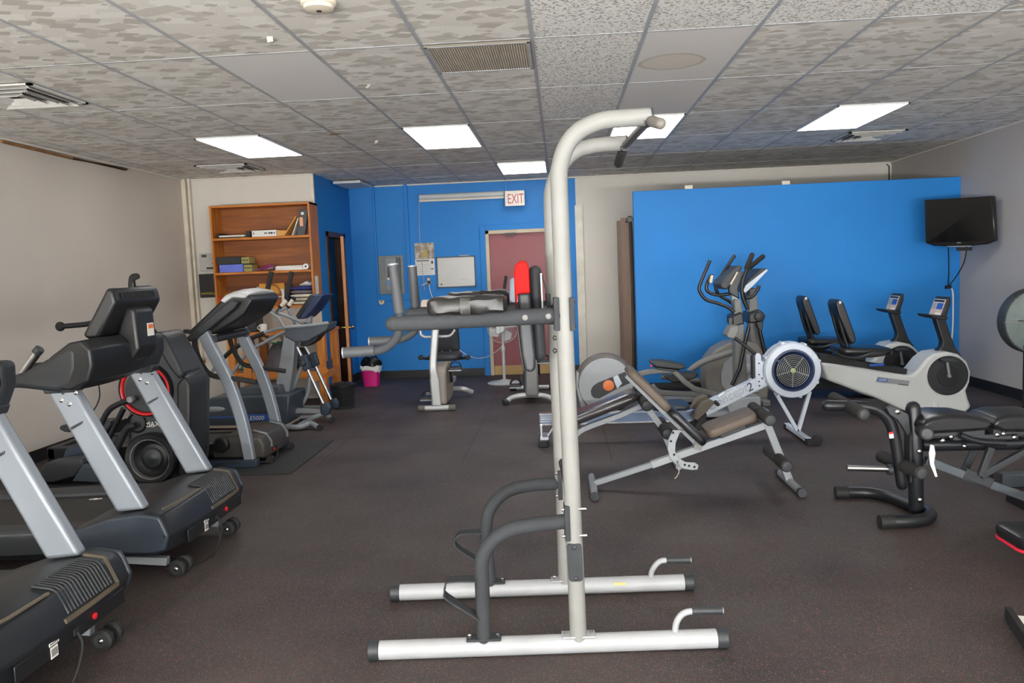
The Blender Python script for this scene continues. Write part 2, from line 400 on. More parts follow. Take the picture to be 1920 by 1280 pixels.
KX = [XL-.05]+[TX(k) for k in range(-6, 9)]+[XR+.05]; KY = [FRONT]+[TY(j) for j in range(-6, 6)]+[YB+.05]
for a in range(len(KX)-1):
    for b in range(len(KY)-1):
        k, j = a-7, b-7
        o = len(vs); vs += [(KX[a], KY[b], HC), (KX[a+1], KY[b], HC), (KX[a+1], KY[b+1], HC), (KX[a], KY[b+1], HC)]
        t = 0
        if (k, j) == (-2, 0): t = 1
        if k == 1 and j in (-1, 0, 1): t = 2
        if k in (2, 3, 4) and j == -1: t = 2
        if (k, j) == (2, 0): t = 3
        if (k, j) == (2, 1): t = 1
        fs.append((o+3, o+2, o+1, o)); mi.append(t)
me.from_pydata(vs, [], fs)
for m in TM: me.materials.append(m)
me.polygons.foreach_set('material_index', mi)
co_ = bpy.data.objects.new('ceiling', me); COL.objects.link(co_); co_['kind'] = 'structure'
struct('roof_slab', MB().box(XL-.1, XR+.1, FRONT-.1, YB+.1, HC+0.12, HC+0.2), W_GREY)
GRIDM = M('grey_blue_ceiling_grid', (176, 178, 180), 0.5, 0.1)
g = MB()
for k in range(-6, 9): g.box(TX(k)-.0105, TX(k)+.0105, FRONT, YB, HC-.0035, HC+.02)
for j in range(-6, 6): g.box(XL, XR, TY(j)-.008, TY(j)+.009, HC-.0020, HC+.02)
struct('trim_1', g, GRIDM, label='grey metal grid holding the ceiling tiles')
RUST_ = M('rust_brown', (150, 116, 70), 0.8, mott=0.35, mscale=30)
# wall angle round the ceiling
g = MB()
g.box(XL, XL+.02, FRONT, YALC, HC-.02, HC-.001)
g.box(XR-.02, XR, FRONT, YB, HC-.02, HC-.001); g.box(XL, XALC, YALC-.02, YALC, HC-.02, HC-.001); g.box(XALC, XR, YB-.02, YB, HC-.02, HC-.001)
struct('trim_2', g, W_WHITE)

# scraps of peeled facing and a rust mark on the tiles
FLAP = M('peeled_tile_paper', (214, 208, 196), .8); g = MB(); gr_ = MB()
for px, py, a_ in ((500,68,.3),(690,157,1.2),(786,279,2.0),(704,263,.8),(1060,82,1.9),(476,258,.5)):
    p = aZ(px, py, HC); u = Vector((math.cos(a_), math.sin(a_), 0))*.03; v = Vector((-math.sin(a_), math.cos(a_), 0))*.018
    g.prism([p, p+u, p+u+v-Vector((0,0,.018)), p+v*1.3-Vector((0,0,.024))], (0,0,-.001))
struct('trim_10', g, FLAP, label='small scraps of paper peeling off the ceiling tiles')
p = aZ(628, 251, HC-.008); 
gr_.prism([p+Vector((.05*math.cos(q)*(1+.3*math.sin(3*q)), .035*math.sin(q)*(1+.3*math.cos(5*q)), 0)) for q in [2*math.pi*k/18 for k in range(18)]], (0,0,-.002))
struct('trim_11', gr_, RUST_, label='rust brown mark on the ceiling grid')
# ---- walls
T = 0.12
struct('wall_left', MB().box(XL-T, XL, FRONT, YALC+T, 0, HC+.1), W_BEIGE)
struct('wall_right', MB().box(XR, XR+T, FRONT, YB+T, 0, HC+.1), W_GREY)
struct('wall_alcove', MB().box(XL-T, XALC-.0005, YALC, YALC+0.0015, 0, HC+.1), W_WHITE)
# blue side wall with the doorway
DY0, DY1, DZ = 10.10, 10.86, 2.02
g = MB(); g.box(XALC-.1, XALC, YALC+.002, DY0, 0, HC+.1); g.box(XALC-.1, XALC, DY1, YB+T, 0, HC+.1); g.box(XALC-.1, XALC, DY0, DY1, DZ, HC+.1)
struct('wall_side', g, W_BLUE)
# back wall, blue part with the red door opening, pale part to the right
EX0, EX1, EZ = aY(915, 560, YB).x, aY(915, 560, YB).x+0.98, 2.05
XBW = aY(1080, 400, YB).x
g = MB(); g.box(XALC-.1, EX0, YB, YB+T, 0, HC+.1); g.box(EX1, XBW, YB, YB+T, 0, HC+.1); g.box(EX0, EX1, YB, YB+T, EZ, HC+.1)
struct('wall_back', g, W_BLUE)
struct('wall_backright', MB().box(XBW, XR+T, YB-.004, YB+T, 0, HC+.1), W_WHITE)
# room beyond the doorway
g = MB(); g.box(XALC-1.7, XALC-1.6, YALC+.1, YB+T, 0, HC); g.box(XALC-1.6, XALC-.1, YB+.02, YB+T, 0, HC); g.box(XALC-1.6, XALC-.1, YALC+.1, YALC+.14, 0, HC)
struct('wall_beyond', g, W_BLUE)
# free-standing blue partition
YP = 9.40; PX0, PZ = aY(1187, 360, YP).x, 2.335
struct('wall_partition', MB().box(PX0, XR, YP, YP+0.11, 0, PZ), W_BLUE, bevel=0.004)
# shopfront behind the camera: three tall windows in a low frame
g = MB(); g.box(XL-T, XR+T, FRONT-T, FRONT, 0, 0.2); g.box(XL-T, XR+T, FRONT-T, FRONT, 2.45, HC+.1)
for x0, x1 in ((XL-T, -4.22), (-1.68, -1.27), (1.27, 1.68), (4.22, XR+T)): g.box(x0, x1, FRONT-T, FRONT, .2, 2.45)
struct('wall_front', g, W_WHITE)
GLASS = bpy.data.materials.new('window_glass'); GLASS.use_nodes = True
GLASS.node_tree.nodes['Principled BSDF'].inputs['Transmission Weight'].default_value = 1; GLASS.node_tree.nodes['Principled BSDF'].inputs['Roughness'].default_value = 0.0; GLASS.node_tree.nodes['Principled BSDF'].inputs['IOR'].default_value = 1.02
for i, wx in enumerate((-2.95, 0.0, 2.95)):
    struct('window_%d' % (i+1), MB().box(wx-1.27, wx+1.27, FRONT-.07, FRONT-.06, .2, 2.45), GLASS)
# cracked plaster panel seams on the walls
SEAMM = M('wall_joint_filler', (172, 165, 156), 0.7)
# baseboards: black rubber
BASE = M('black_vinyl_baseboard', (30, 31, 33), 0.45)
struct('baseboard_left', MB().box(XL, XL+.008, FRONT, YALC, 0, .11), BASE)
struct('baseboard_right', MB().box(XR-.008, XR, FRONT, YP, 0, .11), BASE)
g = MB(); g.box(XALC, EX0-.09, YB-.008, YB, 0, .11); g.box(EX1+.06, XBW, YB-.008, YB, 0, .11)
struct('baseboard_back', g, BASE)
struct('baseboard_side', MB().box(XALC, XALC+.008, DY1+.1, YB, 0, .11), BASE)
struct('baseboard_partition', MB().box(PX0, XR, YP-.008, YP, 0, .10), BASE)
# corner pipe trim in the left corner, corner bead at the alcove end
g = MB(); g.box(XL, XL+.05, YALC-.07, YALC, 0, HC); g.cyl((XL+.085, YALC-.05, 0), (XL+.085, YALC-.05, HC), .018)
struct('trim_3', g, M('cream_painted_pipe', (206, 196, 178), 0.5, mott=0.1, mscale=5))
struct('trim_4', MB().box(XALC-.03, XALC+.003, YALC-.004, YALC+.03, 0, HC), M('cream_corner_bead', (216, 208, 190), 0.5), bevel=.002)
# tall pale strip on the white wall, and thin batten seams
x0 = aY(1081, 500, YB).x; x1 = aY(1095, 500, YB).x
g = MB(); g.box(x0, x1, YB-.03, YB-.003, 0, aY(1088, 385, YB).z)
struct('trim_5', g, M('cream_batten', (214, 209, 194), 0.5))
# battens of the blue electrical enclosure on the back wall
def wx(px, py): return aY(px, py, YB)
a = wx(703, 400).x; b = wx(762, 400).x; zb = wx(735, 557).z
g = MB(); g.box(a-.02, a+.01, YB-.03, YB, zb, HC); g.box(b-.02, b+.03, YB-.035, YB, zb-.02, HC); g.box(a-.02, b+.03, YB-.033, YB, zb-.04, zb)
struct('trim_6', g, W_BLUE, bevel=.003)
# sagging wall angle with rust gap at the top of the left wall
RUST = M('rusty_wood_edge', (132, 92, 52), 0.8, mott=0.3, mscale=8)
g = MB(); p0 = aX(0, 250, XL+.012); p1 = aX(235, 306, XL+.012)
g.bar([(XL+.015, p0.y, HC-.035), (XL+.015, (p0.y+p1.y)/2, HC-.045), (XL+.015, p1.y, HC-.036)], .02, .03)
struct('trim_7', g, RUST)

g = MB()
for px in (1388, 1590):
    x = aY(px, 500, YP).x; g.box(x-.003, x+.003, YP-.0015, YP, .1, PZ-.01)
struct('trim_9', g, W_BLUE, label='faint panel joints in the blue partition')
# ---- red exit door with frame
FRM = M('tan_door_frame_paint', (190, 176, 150), 0.5)
DOORR = M('maroon_door_paint', (140, 66, 72), 0.45, mott=0.08, mscale=2.5)
fr = MB(); yy = YB
fr.box(EX0, EX0+.05, yy-.03, yy+.1, 0, EZ); fr.box(EX1-.05, EX1, yy-.03, yy+.1, 0, EZ); fr.box(EX0, EX1, yy-.03, yy+.1, EZ-.05, EZ)
d = thing('door_1', None, None, ((EX0+EX1)/2, YB+.05, 0)); d['kind'] = 'structure'
MB().box(EX0+.05, EX1-.05, yy+.03, yy+.075, .01, EZ-.05).build('door_leaf', DOORR, d)
fr.build('door_frame', FRM, d, bevel=.003)
MB().box(EX0+.05, EX1-.05, yy+.012, yy+.03, .0, .13).build('kick_plate', M('tan_kick_plate', (182, 150, 96), 0.5), d)
k = wx(957, 439); MB().box(k.x-.07, k.x+.07, yy-.035, yy+.0, k.z-.015, k.z+.02).build('door_closer', BLACK, d)
g = MB()
for px, py in ((912, 447), (918, 700)): pass
blue_fr = MB(); blue_fr.box(EX0-.08, EX0, yy-.02, yy+.02, 0, EZ+.08); blue_fr.box(EX1, EX1+.06, yy-.02, yy+.02, 0, EZ+.08); blue_fr.box(EX0, EX1, yy-.02, yy+.02, EZ, EZ+.08)
struct('trim_8', blue_fr, W_BLUE, bevel=.003)

# ---- walnut door frame and open leaf in the side wall
d = thing('door_2', None, None, (XALC, (DY0+DY1)/2, 0)); d['kind'] = 'structure'
fr = MB(); fr.box(XALC-.12, XALC+.015, DY0-.05, DY0+.02, 0, DZ+.05); fr.box(XALC-.12, XALC+.015, DY1-.02, DY1+.06, 0, DZ+.05); fr.box(XALC-.12, XALC+.015, DY0-.05, DY1+.06, DZ-.02, DZ+.05)
fr.build('door_frame', DOORW, d, bevel=.004)
# leaf standing slightly ajar into the gym, hinged at the far jamb, free edge towards the camera
hx, hy = XALC+.018, DY1-.02
ang = math.radians(13); hv = Vector((math.sin(ang), -math.cos(ang), 0)); nv = Vector((hv.y, -hv.x, 0)); LW = DY1-DY0-.05
lf = MB(); c = Vector((hx, hy, 0))+hv*(LW/2)
lf.obox((c.x, c.y, DZ/2), hv*(LW/2), nv*.018, (0, 0, DZ/2-.02)); lf.build('door_leaf', DOORW, d)
e = Vector((hx, hy, 0))+hv*(LW+.002)
ed = MB(); ed.obox((e.x, e.y, DZ/2), hv*.003, nv*.0185, (0, 0, DZ/2-.02)); ed.build('door_edge', PINEV, d)
kz = aY(652, 614, e.y).z; kc = Vector((hx, hy, 0))+hv*(LW-.06)
kb = MB()
for sgn in (-1, 1):
    o_ = kc+nv*(sgn*.018)+Vector((0, 0, kz)); kb.lathe(o_, nv*sgn, [(.03, 0), (.03, .006), (.010, .010), (.010, .028), (.022, .034), (.027, .05), (.02, .064), (.001, .068)], 20)
q = e+Vector((0, 0, kz)); kb.obox(q, hv*.002, nv*.012, (0, 0, .03))
kb.build('door_knob', BRASS, d)
hg = MB()
for py in (475, 585): 
    h = aX(648, py, XALC+.016); hg.box(XALC+.012, XALC+.02, h.y-.02, h.y+.02, h.z-.045, h.z+.045)
hg.build('hinge', BRASS, d)

# ================================================================== CEILING FITTINGS
LITE = emis('lit_diffuser', (1, 1, 1), 7.0)
LFR = M('white_light_frame', (220, 220, 218), 0.5)
LL = {(-4, 2): 'white lit troffer in the ceiling above the curved silver treadmill, far left of the row', (-1, 2): 'lit ceiling troffer left of the white pull-up post, near side of the blue wall',
      (2, 2): 'lit ceiling troffer partly hidden by the pull-up bar', (5, 2): 'lit ceiling troffer at far right, above the blue partition', (0, 4): 'smallest lit ceiling troffer, just in front of the back wall'}
for (k, j) in LIGHTS:
    x0, x1, y0, y1 = TX(k)+.014, TX(k+1)-.014, TY(j)+.01, TY(j+1)-.01
    if (k, j) == (0, 4):
        y0, y1 = aZ(932, 305, HC).y, min(aZ(943, 328, HC).y, TY(5)-.01)
    t = thing('ceiling_light', LL[(k, j)], 'ceiling light', ((x0+x1)/2, (y0+y1)/2, HC), 'fluorescent troffers in the ceiling grid')
    MB().box(x0+.012, x1-.012, y0+.012, y1-.012, HC-.012, HC-.008).build('diffuser', LITE, t, smooth=False)
    f = MB(); f.box(x0, x0+.012, y0, y1, HC-.014, HC-.001); f.box(x1-.012, x1, y0, y1, HC-.014, HC-.001); f.box(x0, x1, y0, y0+.012, HC-.014, HC-.001); f.box(x0, x1, y1-.012, y1, HC-.014, HC-.001)
    f.build('frame', LFR, t)
VENT = M('white_vent_metal', (206, 203, 196), 0.5); VDARK = M('dark_duct', (66, 63, 58), 0.8)
def diffuser(cx, cy, hw, hd, label):
    t = thing('ceiling_vent', label, 'air vent', (cx, cy, HC), 'square louvred air vents in the ceiling')
    MB().box(cx-hw, cx+hw, cy-hd, cy+hd, HC-.006, HC-.002).build('backing', VDARK, t)
    f = MB()
    for a in (0,):
        f.box(cx-hw, cx-hw+.03, cy-hd, cy+hd, HC-.016, HC-.006); f.box(cx+hw-.03, cx+hw, cy-hd, cy+hd, HC-.016, HC-.006)
        f.box(cx-hw, cx+hw, cy-hd, cy-hd+.03, HC-.016, HC-.006); f.box(cx-hw, cx+hw, cy+hd-.03, cy+hd, HC-.016, HC-.006)
    f.build('frame', VENT, t)
    for i in range(5):
        q = 1-(i+1)*.155; s = MB(); z0 = HC-.012-.008*(i%2)
        A, B = hw*q, hd*q
        for q1 in (1, -1):
            s.obox((cx+q1*A, cy, z0-.008), (.011*q1, 0, -.009), (0, B, 0), (.001, 0, .001*q1))
            s.obox((cx, cy+q1*B, z0-.008), (A, 0, 0), (0, .011*q1, -.009), (0, .001, .001*q1))
        s.build('louver', VENT, t)
v1 = aZ(30, 178, HC); v2 = aZ(432, 313, HC); v3 = aZ(1628, 252, HC)
diffuser((TX(-5)+TX(-4))/2 if False else v1.x, v1.y, .3, .3, 'square louvred ceiling vent at the left edge above the left wall')
diffuser(v2.x, v2.y, .29, .27, 'square louvred ceiling vent in front of the bookcase wall')
diffuser(v3.x, v3.y, .29, .27, 'square louvred ceiling vent above the blue partition on the right')
# eggcrate return grille
x0, x1, y0, y1 = TX(0)+.014, TX(1)-.014, TY(0)+.01, TY(0)+.60
t = thing('return_grille', 'brownish eggcrate return air grille in the ceiling above the pull-up tower', 'air vent', ((x0+x1)/2, (y0+y1)/2, HC))
MB().box(x0, x1, y0, y1, HC-.004, HC-.002).build('backing', M('dusty_filter', (84, 72, 58), 0.95, mott=0.5, mscale=5), t)
gm = MB(); n = 42
for i in range(n+1):
    x = x0+(x1-x0)*i/n; gm.box(x-.0016, x+.0016, y0, y1, HC-.016, HC-.004)
    y = y0+(y1-y0)*i/n; gm.box(x0, x1, y-.0016, y+.0016, HC-.016, HC-.004)
gm.build('eggcrate', M('grey_eggcrate_plastic', (112, 103, 90), 0.6), t)
fr = MB(); fr.box(x0, x0+.016, y0, y1, HC-.018, HC-.002); fr.box(x1-.016, x1, y0, y1, HC-.018, HC-.002); fr.box(x0, x1, y0, y0+.016, HC-.018, HC-.002); fr.box(x0, x1, y1-.016, y1, HC-.018, HC-.002)
fr.build('frame', GRIDM, t)
s = aZ(597, 3, HC); t = thing('smoke_detector', 'round cream smoke detector on the ceiling at the top edge', 'smoke detector', (s.x, s.y, HC))
MB().lathe((s.x, s.y, HC), (0, 0, -1), [(.08, 0), (.08, .016), (.07, .02), (.066, .034), (.03, .04), (.0, .041)]).build('housing', CREAM, t)
MB().lathe((s.x, s.y, HC-.04), (0, 0, -1), [(.012, -.004), (.012, .004), (0, .005)]).build('test_button', DARK, t)
# ================================================================== LEFT SIDE MACHINES
def XZ(y, pts): return [(v.x, v.y, v.z) for v in aYs(y, pts)]
# ---- big treadmill
def make_treadmill(label):
    Y0, Y1 = 3.80, 4.55           # near faces of the two masts
    t = thing('treadmill', label, 'treadmill', (-2.75, 4.2, 0), 'big silver-masted treadmills')
    # masts
    pn = XZ(Y0, [(82,726),(131,718),(271,955),(217,961)])
    for yy in (Y0, Y1):
        MB().prismY([(x, yy, z) for x, _, z in pn], yy, yy+.07).build('mast', SILVER, t, bevel=.018, seg=3)
    b = MB()
    for px, py in ((145,737),): 
        p = aY(px, py, Y0+.02); b.ell((p.x, Y0+.02, p.z), .008, .006, .008, 10, 6)
    for px, py in ((265,698),(262,711),(275,717),(285,699)):
        p = aY(px, py, Y1); b.lathe((p.x, Y1+.002, p.z), (0,-1,0), [(.012,0),(.012,.003),(.007,.004),(.006,.008),(0,.009)], 14)
        b.lathe((p.x, Y0+.002, p.z), (0,-1,0), [(.012,0),(.012,.003),(.007,.004),(.006,.008),(0,.009)], 14)
    b.build('bolt', CHROME, t)
    for yy in (Y0, Y1):           # outlined plate on each mast
        q = XZ(Y1, [(277,754),(296,744),(295,747.5),(278,757.5)])
        g = MB(); c = [Vector((x, yy-.001, z)) for x, _, z in q]
        for i in range(4): g.bar([c[i], c[(i+1)%4]], .003, .003)
        g.build('name_plate', INK, t)
        d = c[1]-c[0]; v = (c[3]-c[0]); g = MB()
        for i in range(8): g.obox(c[0]+d*(.12+.1*i)+v*.5+Vector((0,-.001,0)), d*.03, (0,.001,0), v*.28)
        g.build('plate_marks', INK, t, smooth=False)
    # motor hood: stations across the machine, front bowed outwards
    prof = XZ(3.76, [(130,1000),(140,991),(207,969),(269,961),(301,966),(309,976),(321,1004),(314,1034),(295,1040),(194,1042),(135,1035)])
    rings = []
    for yy, f in ((3.74,.0),(3.752,.5),(3.79,.8),(3.95,.9),(4.2,1.0),(4.45,.9),(4.62,.8),(4.658,.5),(4.67,.0)):
        cx, cz = -2.2, .25; bow = .045*(1-((yy-4.2)/.47)**2)
        sc = 0.93+0.07*min(1, f*1.25)
        ring = []
        for x, _, z in prof:
            fx = max(0, (x+2.2)/.22)
            ring.append(Vector((cx+(x-cx)*sc+bow*min(1, fx), yy, cz+(z-cz)*sc+(0.02*(f-.8)*5 if (z > .33 and f > .8) else 0))))
        rings.append(ring)
    MB().loft(rings).build('motor_hood', M('black_hood_plastic', (26, 29, 33), 0.4, mott=0.1, mscale=3, bump=.05, bscale=400) if 'black_hood_plastic' not in bpy.data.materials else bpy.data.materials['black_hood_plastic'], t, bevel=.012, ang=30)
    # navy side caps of the hood
    cap = XZ(3.74, [(138,995),(207,971),(262,963),(300,968),(306,978),(318,1004),(312,1030),(293,1036),(194,1038),(140,1030)])
    for y0, y1 in ((3.725, 3.75), (4.66, 4.685)):
        MB().prismY([(x, y0, z) for x, _, z in cap], y0, y1).build('side_cover', bpy.data.materials.get('blue_grey_cover') or M('blue_grey_cover', (45, 53, 63), .42, mott=.06, mscale=3), t, bevel=.012, seg=3)
    h = aY(308, 1006, 3.725); MB().cyl((h.x, 3.724, h.z), (h.x, 3.728, h.z), .009).build('screw_hole', RUBBER, t)
    # vent slats on the front top edge
    FX = -1.955
    g = MB()
    for i in range(15):
        yy = 4.185+i*.0205
        g.tube(fil([(-2.08, yy, .390), (-1.992, yy, .377), (-1.945, yy, .285)], .02, 4), .0048, 8)
    g.build('vent_slats', DARK, t)
    g = MB(); g.prism([(-2.085, 4.17, .384), (-1.992, 4.17, .3715), (-1.945, 4.17, .279), (-1.98, 4.17, .27), (-2.085, 4.17, .35)], (0, .32, 0)); g.build('vent_recess', RUBBER, t)
    g = MB(); g.bar([(-1.938, 4.15, .268), (-1.936, 4.3, .268), (-1.942, 4.51, .268)], .016, .012, (0,0,1)); g.bar([(-1.942, 4.51, .27), (-1.992, 4.515, .378), (-2.08, 4.515, .392)], .014, .008, (0,1,0)); g.bar([(-2.03,3.80,.372),(-2.0,3.95,.376),(-1.992,4.15,.378)], .008, .010, (0,0,1)); g.build('trim_line', M('bronze_trim_plastic', (96, 86, 72), .4) if 'bronze_trim_plastic' not in bpy.data.materials else bpy.data.materials['bronze_trim_plastic'], t)
    # lower front panel with switch, socket, sticker
    g = MB(); g.obox((-1.95, 4.22, .20), (.004, 0, 0), (0, .34, 0), (0, 0, .032)); g.build('front_panel', BLACK, t, bevel=.003)
    MB().lathe((-1.946, 4.34, .205), (1, 0, 0), [(.013, 0), (.013, .006), (.009, .008), (0, .009)], 16).build('power_switch', RED, t)
    g = MB(); g.box(-1.947, -1.944, 4.065, 4.105, .165, .207); g.box(-1.947, -1.944, 4.06, 4.115, .212, .226); g.build('sticker', PAPER, t, smooth=False)
    g = MB()
    for i in range(7): g.box(-1.9445, -1.9435, 4.069+i*.005, 4.0715+i*.005, .172, .2)
    for i in range(5): g.box(-1.9445, -1.9435, 4.066+i*.009, 4.071+i*.009, .216, .222)
    g.build('barcode', INK, t, smooth=False)
    g = MB(); g.box(-1.948, -1.94, 4.20, 4.235, .185, .212); g.build('socket', RUBBER, t, bevel=.003)
    g = MB(); g.tube(cr([(-1.944, 4.22, .198), (-1.92, 4.21, .15), (-1.93, 4.18, .06), (-1.95, 4.13, .012), (-2.0, 4.0, .008), (-2.12, 3.95, .008)], 6), .005, 8); g.build('power_cord', RUBBER, t)
    # lift arms and transport wheels
    for y0, y1 in ((3.88, 3.92), (4.50, 4.54)):
        g = MB(); p = XZ(3.88, [(206,1043),(312,1046),(312,1061),(219,1056),(206,1048)]); g.prismY(p, y0, y1); g.build('lift_arm', GREY_PAINT, t, bevel=.004)
        for yo in (-.042, .034):
            w_ = MB(); wx_ = -2.005; yy = y0+yo
            w_.lathe((wx_, yy, .044), (0, 1, 0), [(.0, .002), (.03, 0), (.034, .004), (.044, .006), (.044, .026), (.034, .03), (.03, .032), (0, .03)], 24)
            w = w_.build('transport_wheel', RUBBER, t)
            MB().lathe((wx_, yy+.001, .044), (0, -1, 0), [(.011, -.002), (.011, .003), (.006, .006), (0, .007)], 14).build('hub_bolt', CHROME, w)
    # deck: rails, belt, rear end
    x0, x1 = -4.12, -2.3
    for y0, y1 in ((3.765, 3.90), (4.51, 4.65)):
        g = MB(); g.prism([(x1, y0, .165), (x1, y0, .275), (x1, y0+.02, .295), (x1, y1-.02, .295), (x1, y1, .27), (x1, y1, .165)], (x0-x1, 0, -.045)); g.build('side_rail', DARK, t, bevel=.006)
    g = MB(); g.prism([(x1, 3.89, .24), (x1, 3.89, .262), (x1, 4.52, .262), (x1, 4.52, .24)], (x0-x1+.05, 0, -.045)); g.build('running_belt', M('black_running_belt', (36, 35, 35), .6, mott=.15, mscale=2) if 'black_running_belt' not in bpy.data.materials else bpy.data.materials['black_running_belt'], t)
    g = MB()
    for k in range(2):
        p = aY(128, 942, 4.45) ; g.obox((-2.78+k*.03, 4.43, .2525), (.018, .012, 0), (-.003, .004, 0), (0, 0, .0012))
    g.build('belt_mark', PAPER, t)
    g = MB(); g.box(x0-.06, x0+.02, 3.76, 4.65, .05, .245); g.build('end_cap', BLACK, t, bevel=.015)
    g = MB(); g.box(x0+.05, x1, 3.83, 3.88, .11, .16); g.box(x0+.05, x1, 4.53, 4.58, .11, .16); g.cyl((x0+.2, 3.8, .03), (x0+.2, 3.86, .03), .03); g.cyl((x0+.2, 4.55, .03), (x0+.2, 4.61, .03), .03); g.box(x0+.18, x0+.22, 3.82, 3.86, .03, .13); g.box(x0+.18, x0+.22, 4.55, 4.59, .03, .13); g.build('under_frame', BLACKM, t)
    # dashboard spanning the masts, bowed forwards
    rings = []
    for yy, s in ((3.768,.9),(3.78,.97),(3.9,1),(4.05,1),(4.2,1),(4.35,1),(4.5,1),(4.625,.97),(4.64,.9)):
        xf = -2.285-.135*max(0, (yy-4.05)/.59)**1.6-.02*max(0, (4.05-yy)/.3); zc, dz = 1.11, 0
        sec = [(-.13,-.13),(-.03,-.085),(.0,0.0),(-.005,.08),(-.05,.128),(-.12,.118),(-.23,.045),(-.26,-.03),(-.21,-.12)]
        rings.append([Vector((xf-.15+(a+.15)*s, yy, zc+b*s)) for a, b in sec])
    MB().loft(rings).build('dashboard', BLACK, t, bevel=.02, ang=25, seg=3)
    for side in (0, 1):
        yy = 3.765 if side == 0 else 4.545
        o = XZ(3.78, [(24,702),(45,697),(90,672),(128,651),(146,650),(148,690),(136,726),(110,736),(50,729),(24,727)])
        MB().prismY([(x, yy, z) for x, _, z in o], yy, yy+.11).build('side_arm', bpy.data.materials['charcoal_plastic'], t, bevel=.03, seg=4)
        g = MB(); yc = yy+.055; a = aY(26, 715, 3.80)
        g.tube([(a.x+.04, yc, a.z), (a.x-.42, yc, a.z-.02)], .033, 18, rnd=True); g.build('handrail', FOAM, t)
        a, b2 = aY(80, 655, 3.85), aY(50, 690, 3.85)
        g = MB(); g.tube([(b2.x, yc, b2.z-.02), (a.x, yc, a.z)], .021, 18); g.build('pulse_grip', CHROME, t)
        d = (a-b2).normalized(); g = MB(); g.tube([(a.x-d.x*.02, yc, a.z-d.z*.02), (a.x+d.x*.01, yc, a.z+d.z*.01)], .0235, 18); g.build('grip_cap', DARK, t)
    p = MB(); c0 = XZ(3.8, [(85,738),(80,726),(135,712),(145,722),(140,735)]);
    for yy in (3.79, 4.54): MB().prismY([(x, yy, z) for x, _, z in c0], yy, yy+.09).build('mast_collar', DARK, t, bevel=.006)
    # screen, tilted back
    A, B = Vector((-2.44, 0, 1.225)), Vector((-2.285, 0, 1.47)); d = (B-A).normalized(); n = Vector((d.z, 0, -d.x))
    sc = MB(); o = [A-n*.035, B-n*.035, B+n*.0+d*.0, B+n*.045-d*.05, A+n*.045+d*.03, A]
    sc = MB().prism([(v.x, 3.96, v.z) for v in o], (0, .47, 0)).build('screen_housing', BLACK, t, bevel=.018, seg=3)
    g = MB(); c = A-n*.036+(B-A)*.5; g.obox((c.x, 4.195, c.z), d*.115, (0, .2, 0), n*.002); g.build('display', M('black_glass', (12, 13, 15), .08), sc) if 'black_glass' not in bpy.data.materials else g.build('display', bpy.data.materials['black_glass'], sc)
    g = MB()
    for i in range(17):
        yy = 4.03+i*.02; q = B+n*.024-d*.02
        g.obox((q.x, yy, q.z+.003), (n*.012-d*.013), (0, .004, 0), (n.x*.003+d.x*.003, 0, n.z*.003+d.z*.003))
    g.build('vent_slots', bpy.data.materials['black_rubber'], sc)
    g = MB(); q = A+n*.05
    o = [Vector((-2.31, 0, 1.39)), Vector((-2.255, 0, 1.365)), Vector((-2.245, 0, 1.15)), Vector((-2.30, 0, 1.08)), Vector((-2.38, 0, 1.2))]
    g.prism([(v.x, 4.10, v.z) for v in o], (0, .20, 0)); nk = g.build('screen_neck', BLACK, t, bevel=.02, seg=3)
    MB().box(-2.2475, -2.2445, 4.20, 4.265, 1.215, 1.285).build('warning_label', PAPER, nk, smooth=False)
    MB().box(-2.2449, -2.243, 4.207, 4.258, 1.255, 1.278).build('warning_band', ORANGE, nk, smooth=False)
    return t
tr2 = make_treadmill('big silver-masted treadmill, whole console in view, second from the camera on the left')
dup(tr2, (.07, -1.41, 0), 'nearest big treadmill at the lower left corner, its console cut off by the edge')

# ---- upright cardio machine with red ringed flywheel
t = thing('step_trainer', 'black stair-stepping trainer with red-ringed disc and round fan between the treadmill masts', 'cardio machine', (-3.2, 5.75, 0))
Ym = 5.55
# body column
o = XZ(Ym, [(232,880),(238,640),(262,628),(298,622),(322,660),(345,705),(355,720),(355,850),(350,905),(232,905)])
MB().prismY(o, Ym+.04, Ym+.36).build('body_shell', DARK, t, bevel=.03, seg=3)
o = XZ(Ym, [(330,720),(345,703),(356,722),(357,850),(352,900),(332,900)]); MB().prismY(o, Ym+.0, Ym+.30).build('front_cover', BLACK, t, bevel=.02)
o = XZ(Ym, [(296,622),(312,630),(330,668),(345,702),(336,712),(318,690),(300,660)]); MB().prismY(o, Ym-.01, Ym+.30).build('neck_cover', DARK, t, bevel=.02)
c = aY(270, 732, Ym)
MB().lathe((c.x, Ym+.03, c.z), (0,-1,0), [(.0,.02),(.15,.02),(.15,.0)], 48).build('flywheel_disc', DARK, t)
MB().lathe((c.x, Ym+.03, c.z), (0,-1,0), [(.168,0),(.178,.012),(.186,.022),(.18,.028),(.172,.026),(.165,.018),(.164,0)], 56).build('red_ring', RED, t)
MB().lathe((c.x, Ym+.03, c.z), (0,-1,0), [(.188,-.01),(.192,.024),(.198,.026),(.204,-.01)], 56).build('ring_rim', BLACK, t)
c = aY(283, 860, Ym-.02); fan = MB().lathe((c.x, Ym+.05, c.z), (0,-1,0), [(.185,0),(.19,.08),(.18,.095),(.15,.09),(.135,.05),(.10,.025),(.06,.03),(.055,.038),(.02,.04),(.0,.042)], 56).build('fan_bowl', BLACK, t)
MB().lathe((c.x, Ym+.05, c.z), (0,-1,0), [(.072,.034),(.066,.044),(.03,.046),(.025,.05),(.0,.052)], 40).build('fan_hub', DARK, fan)
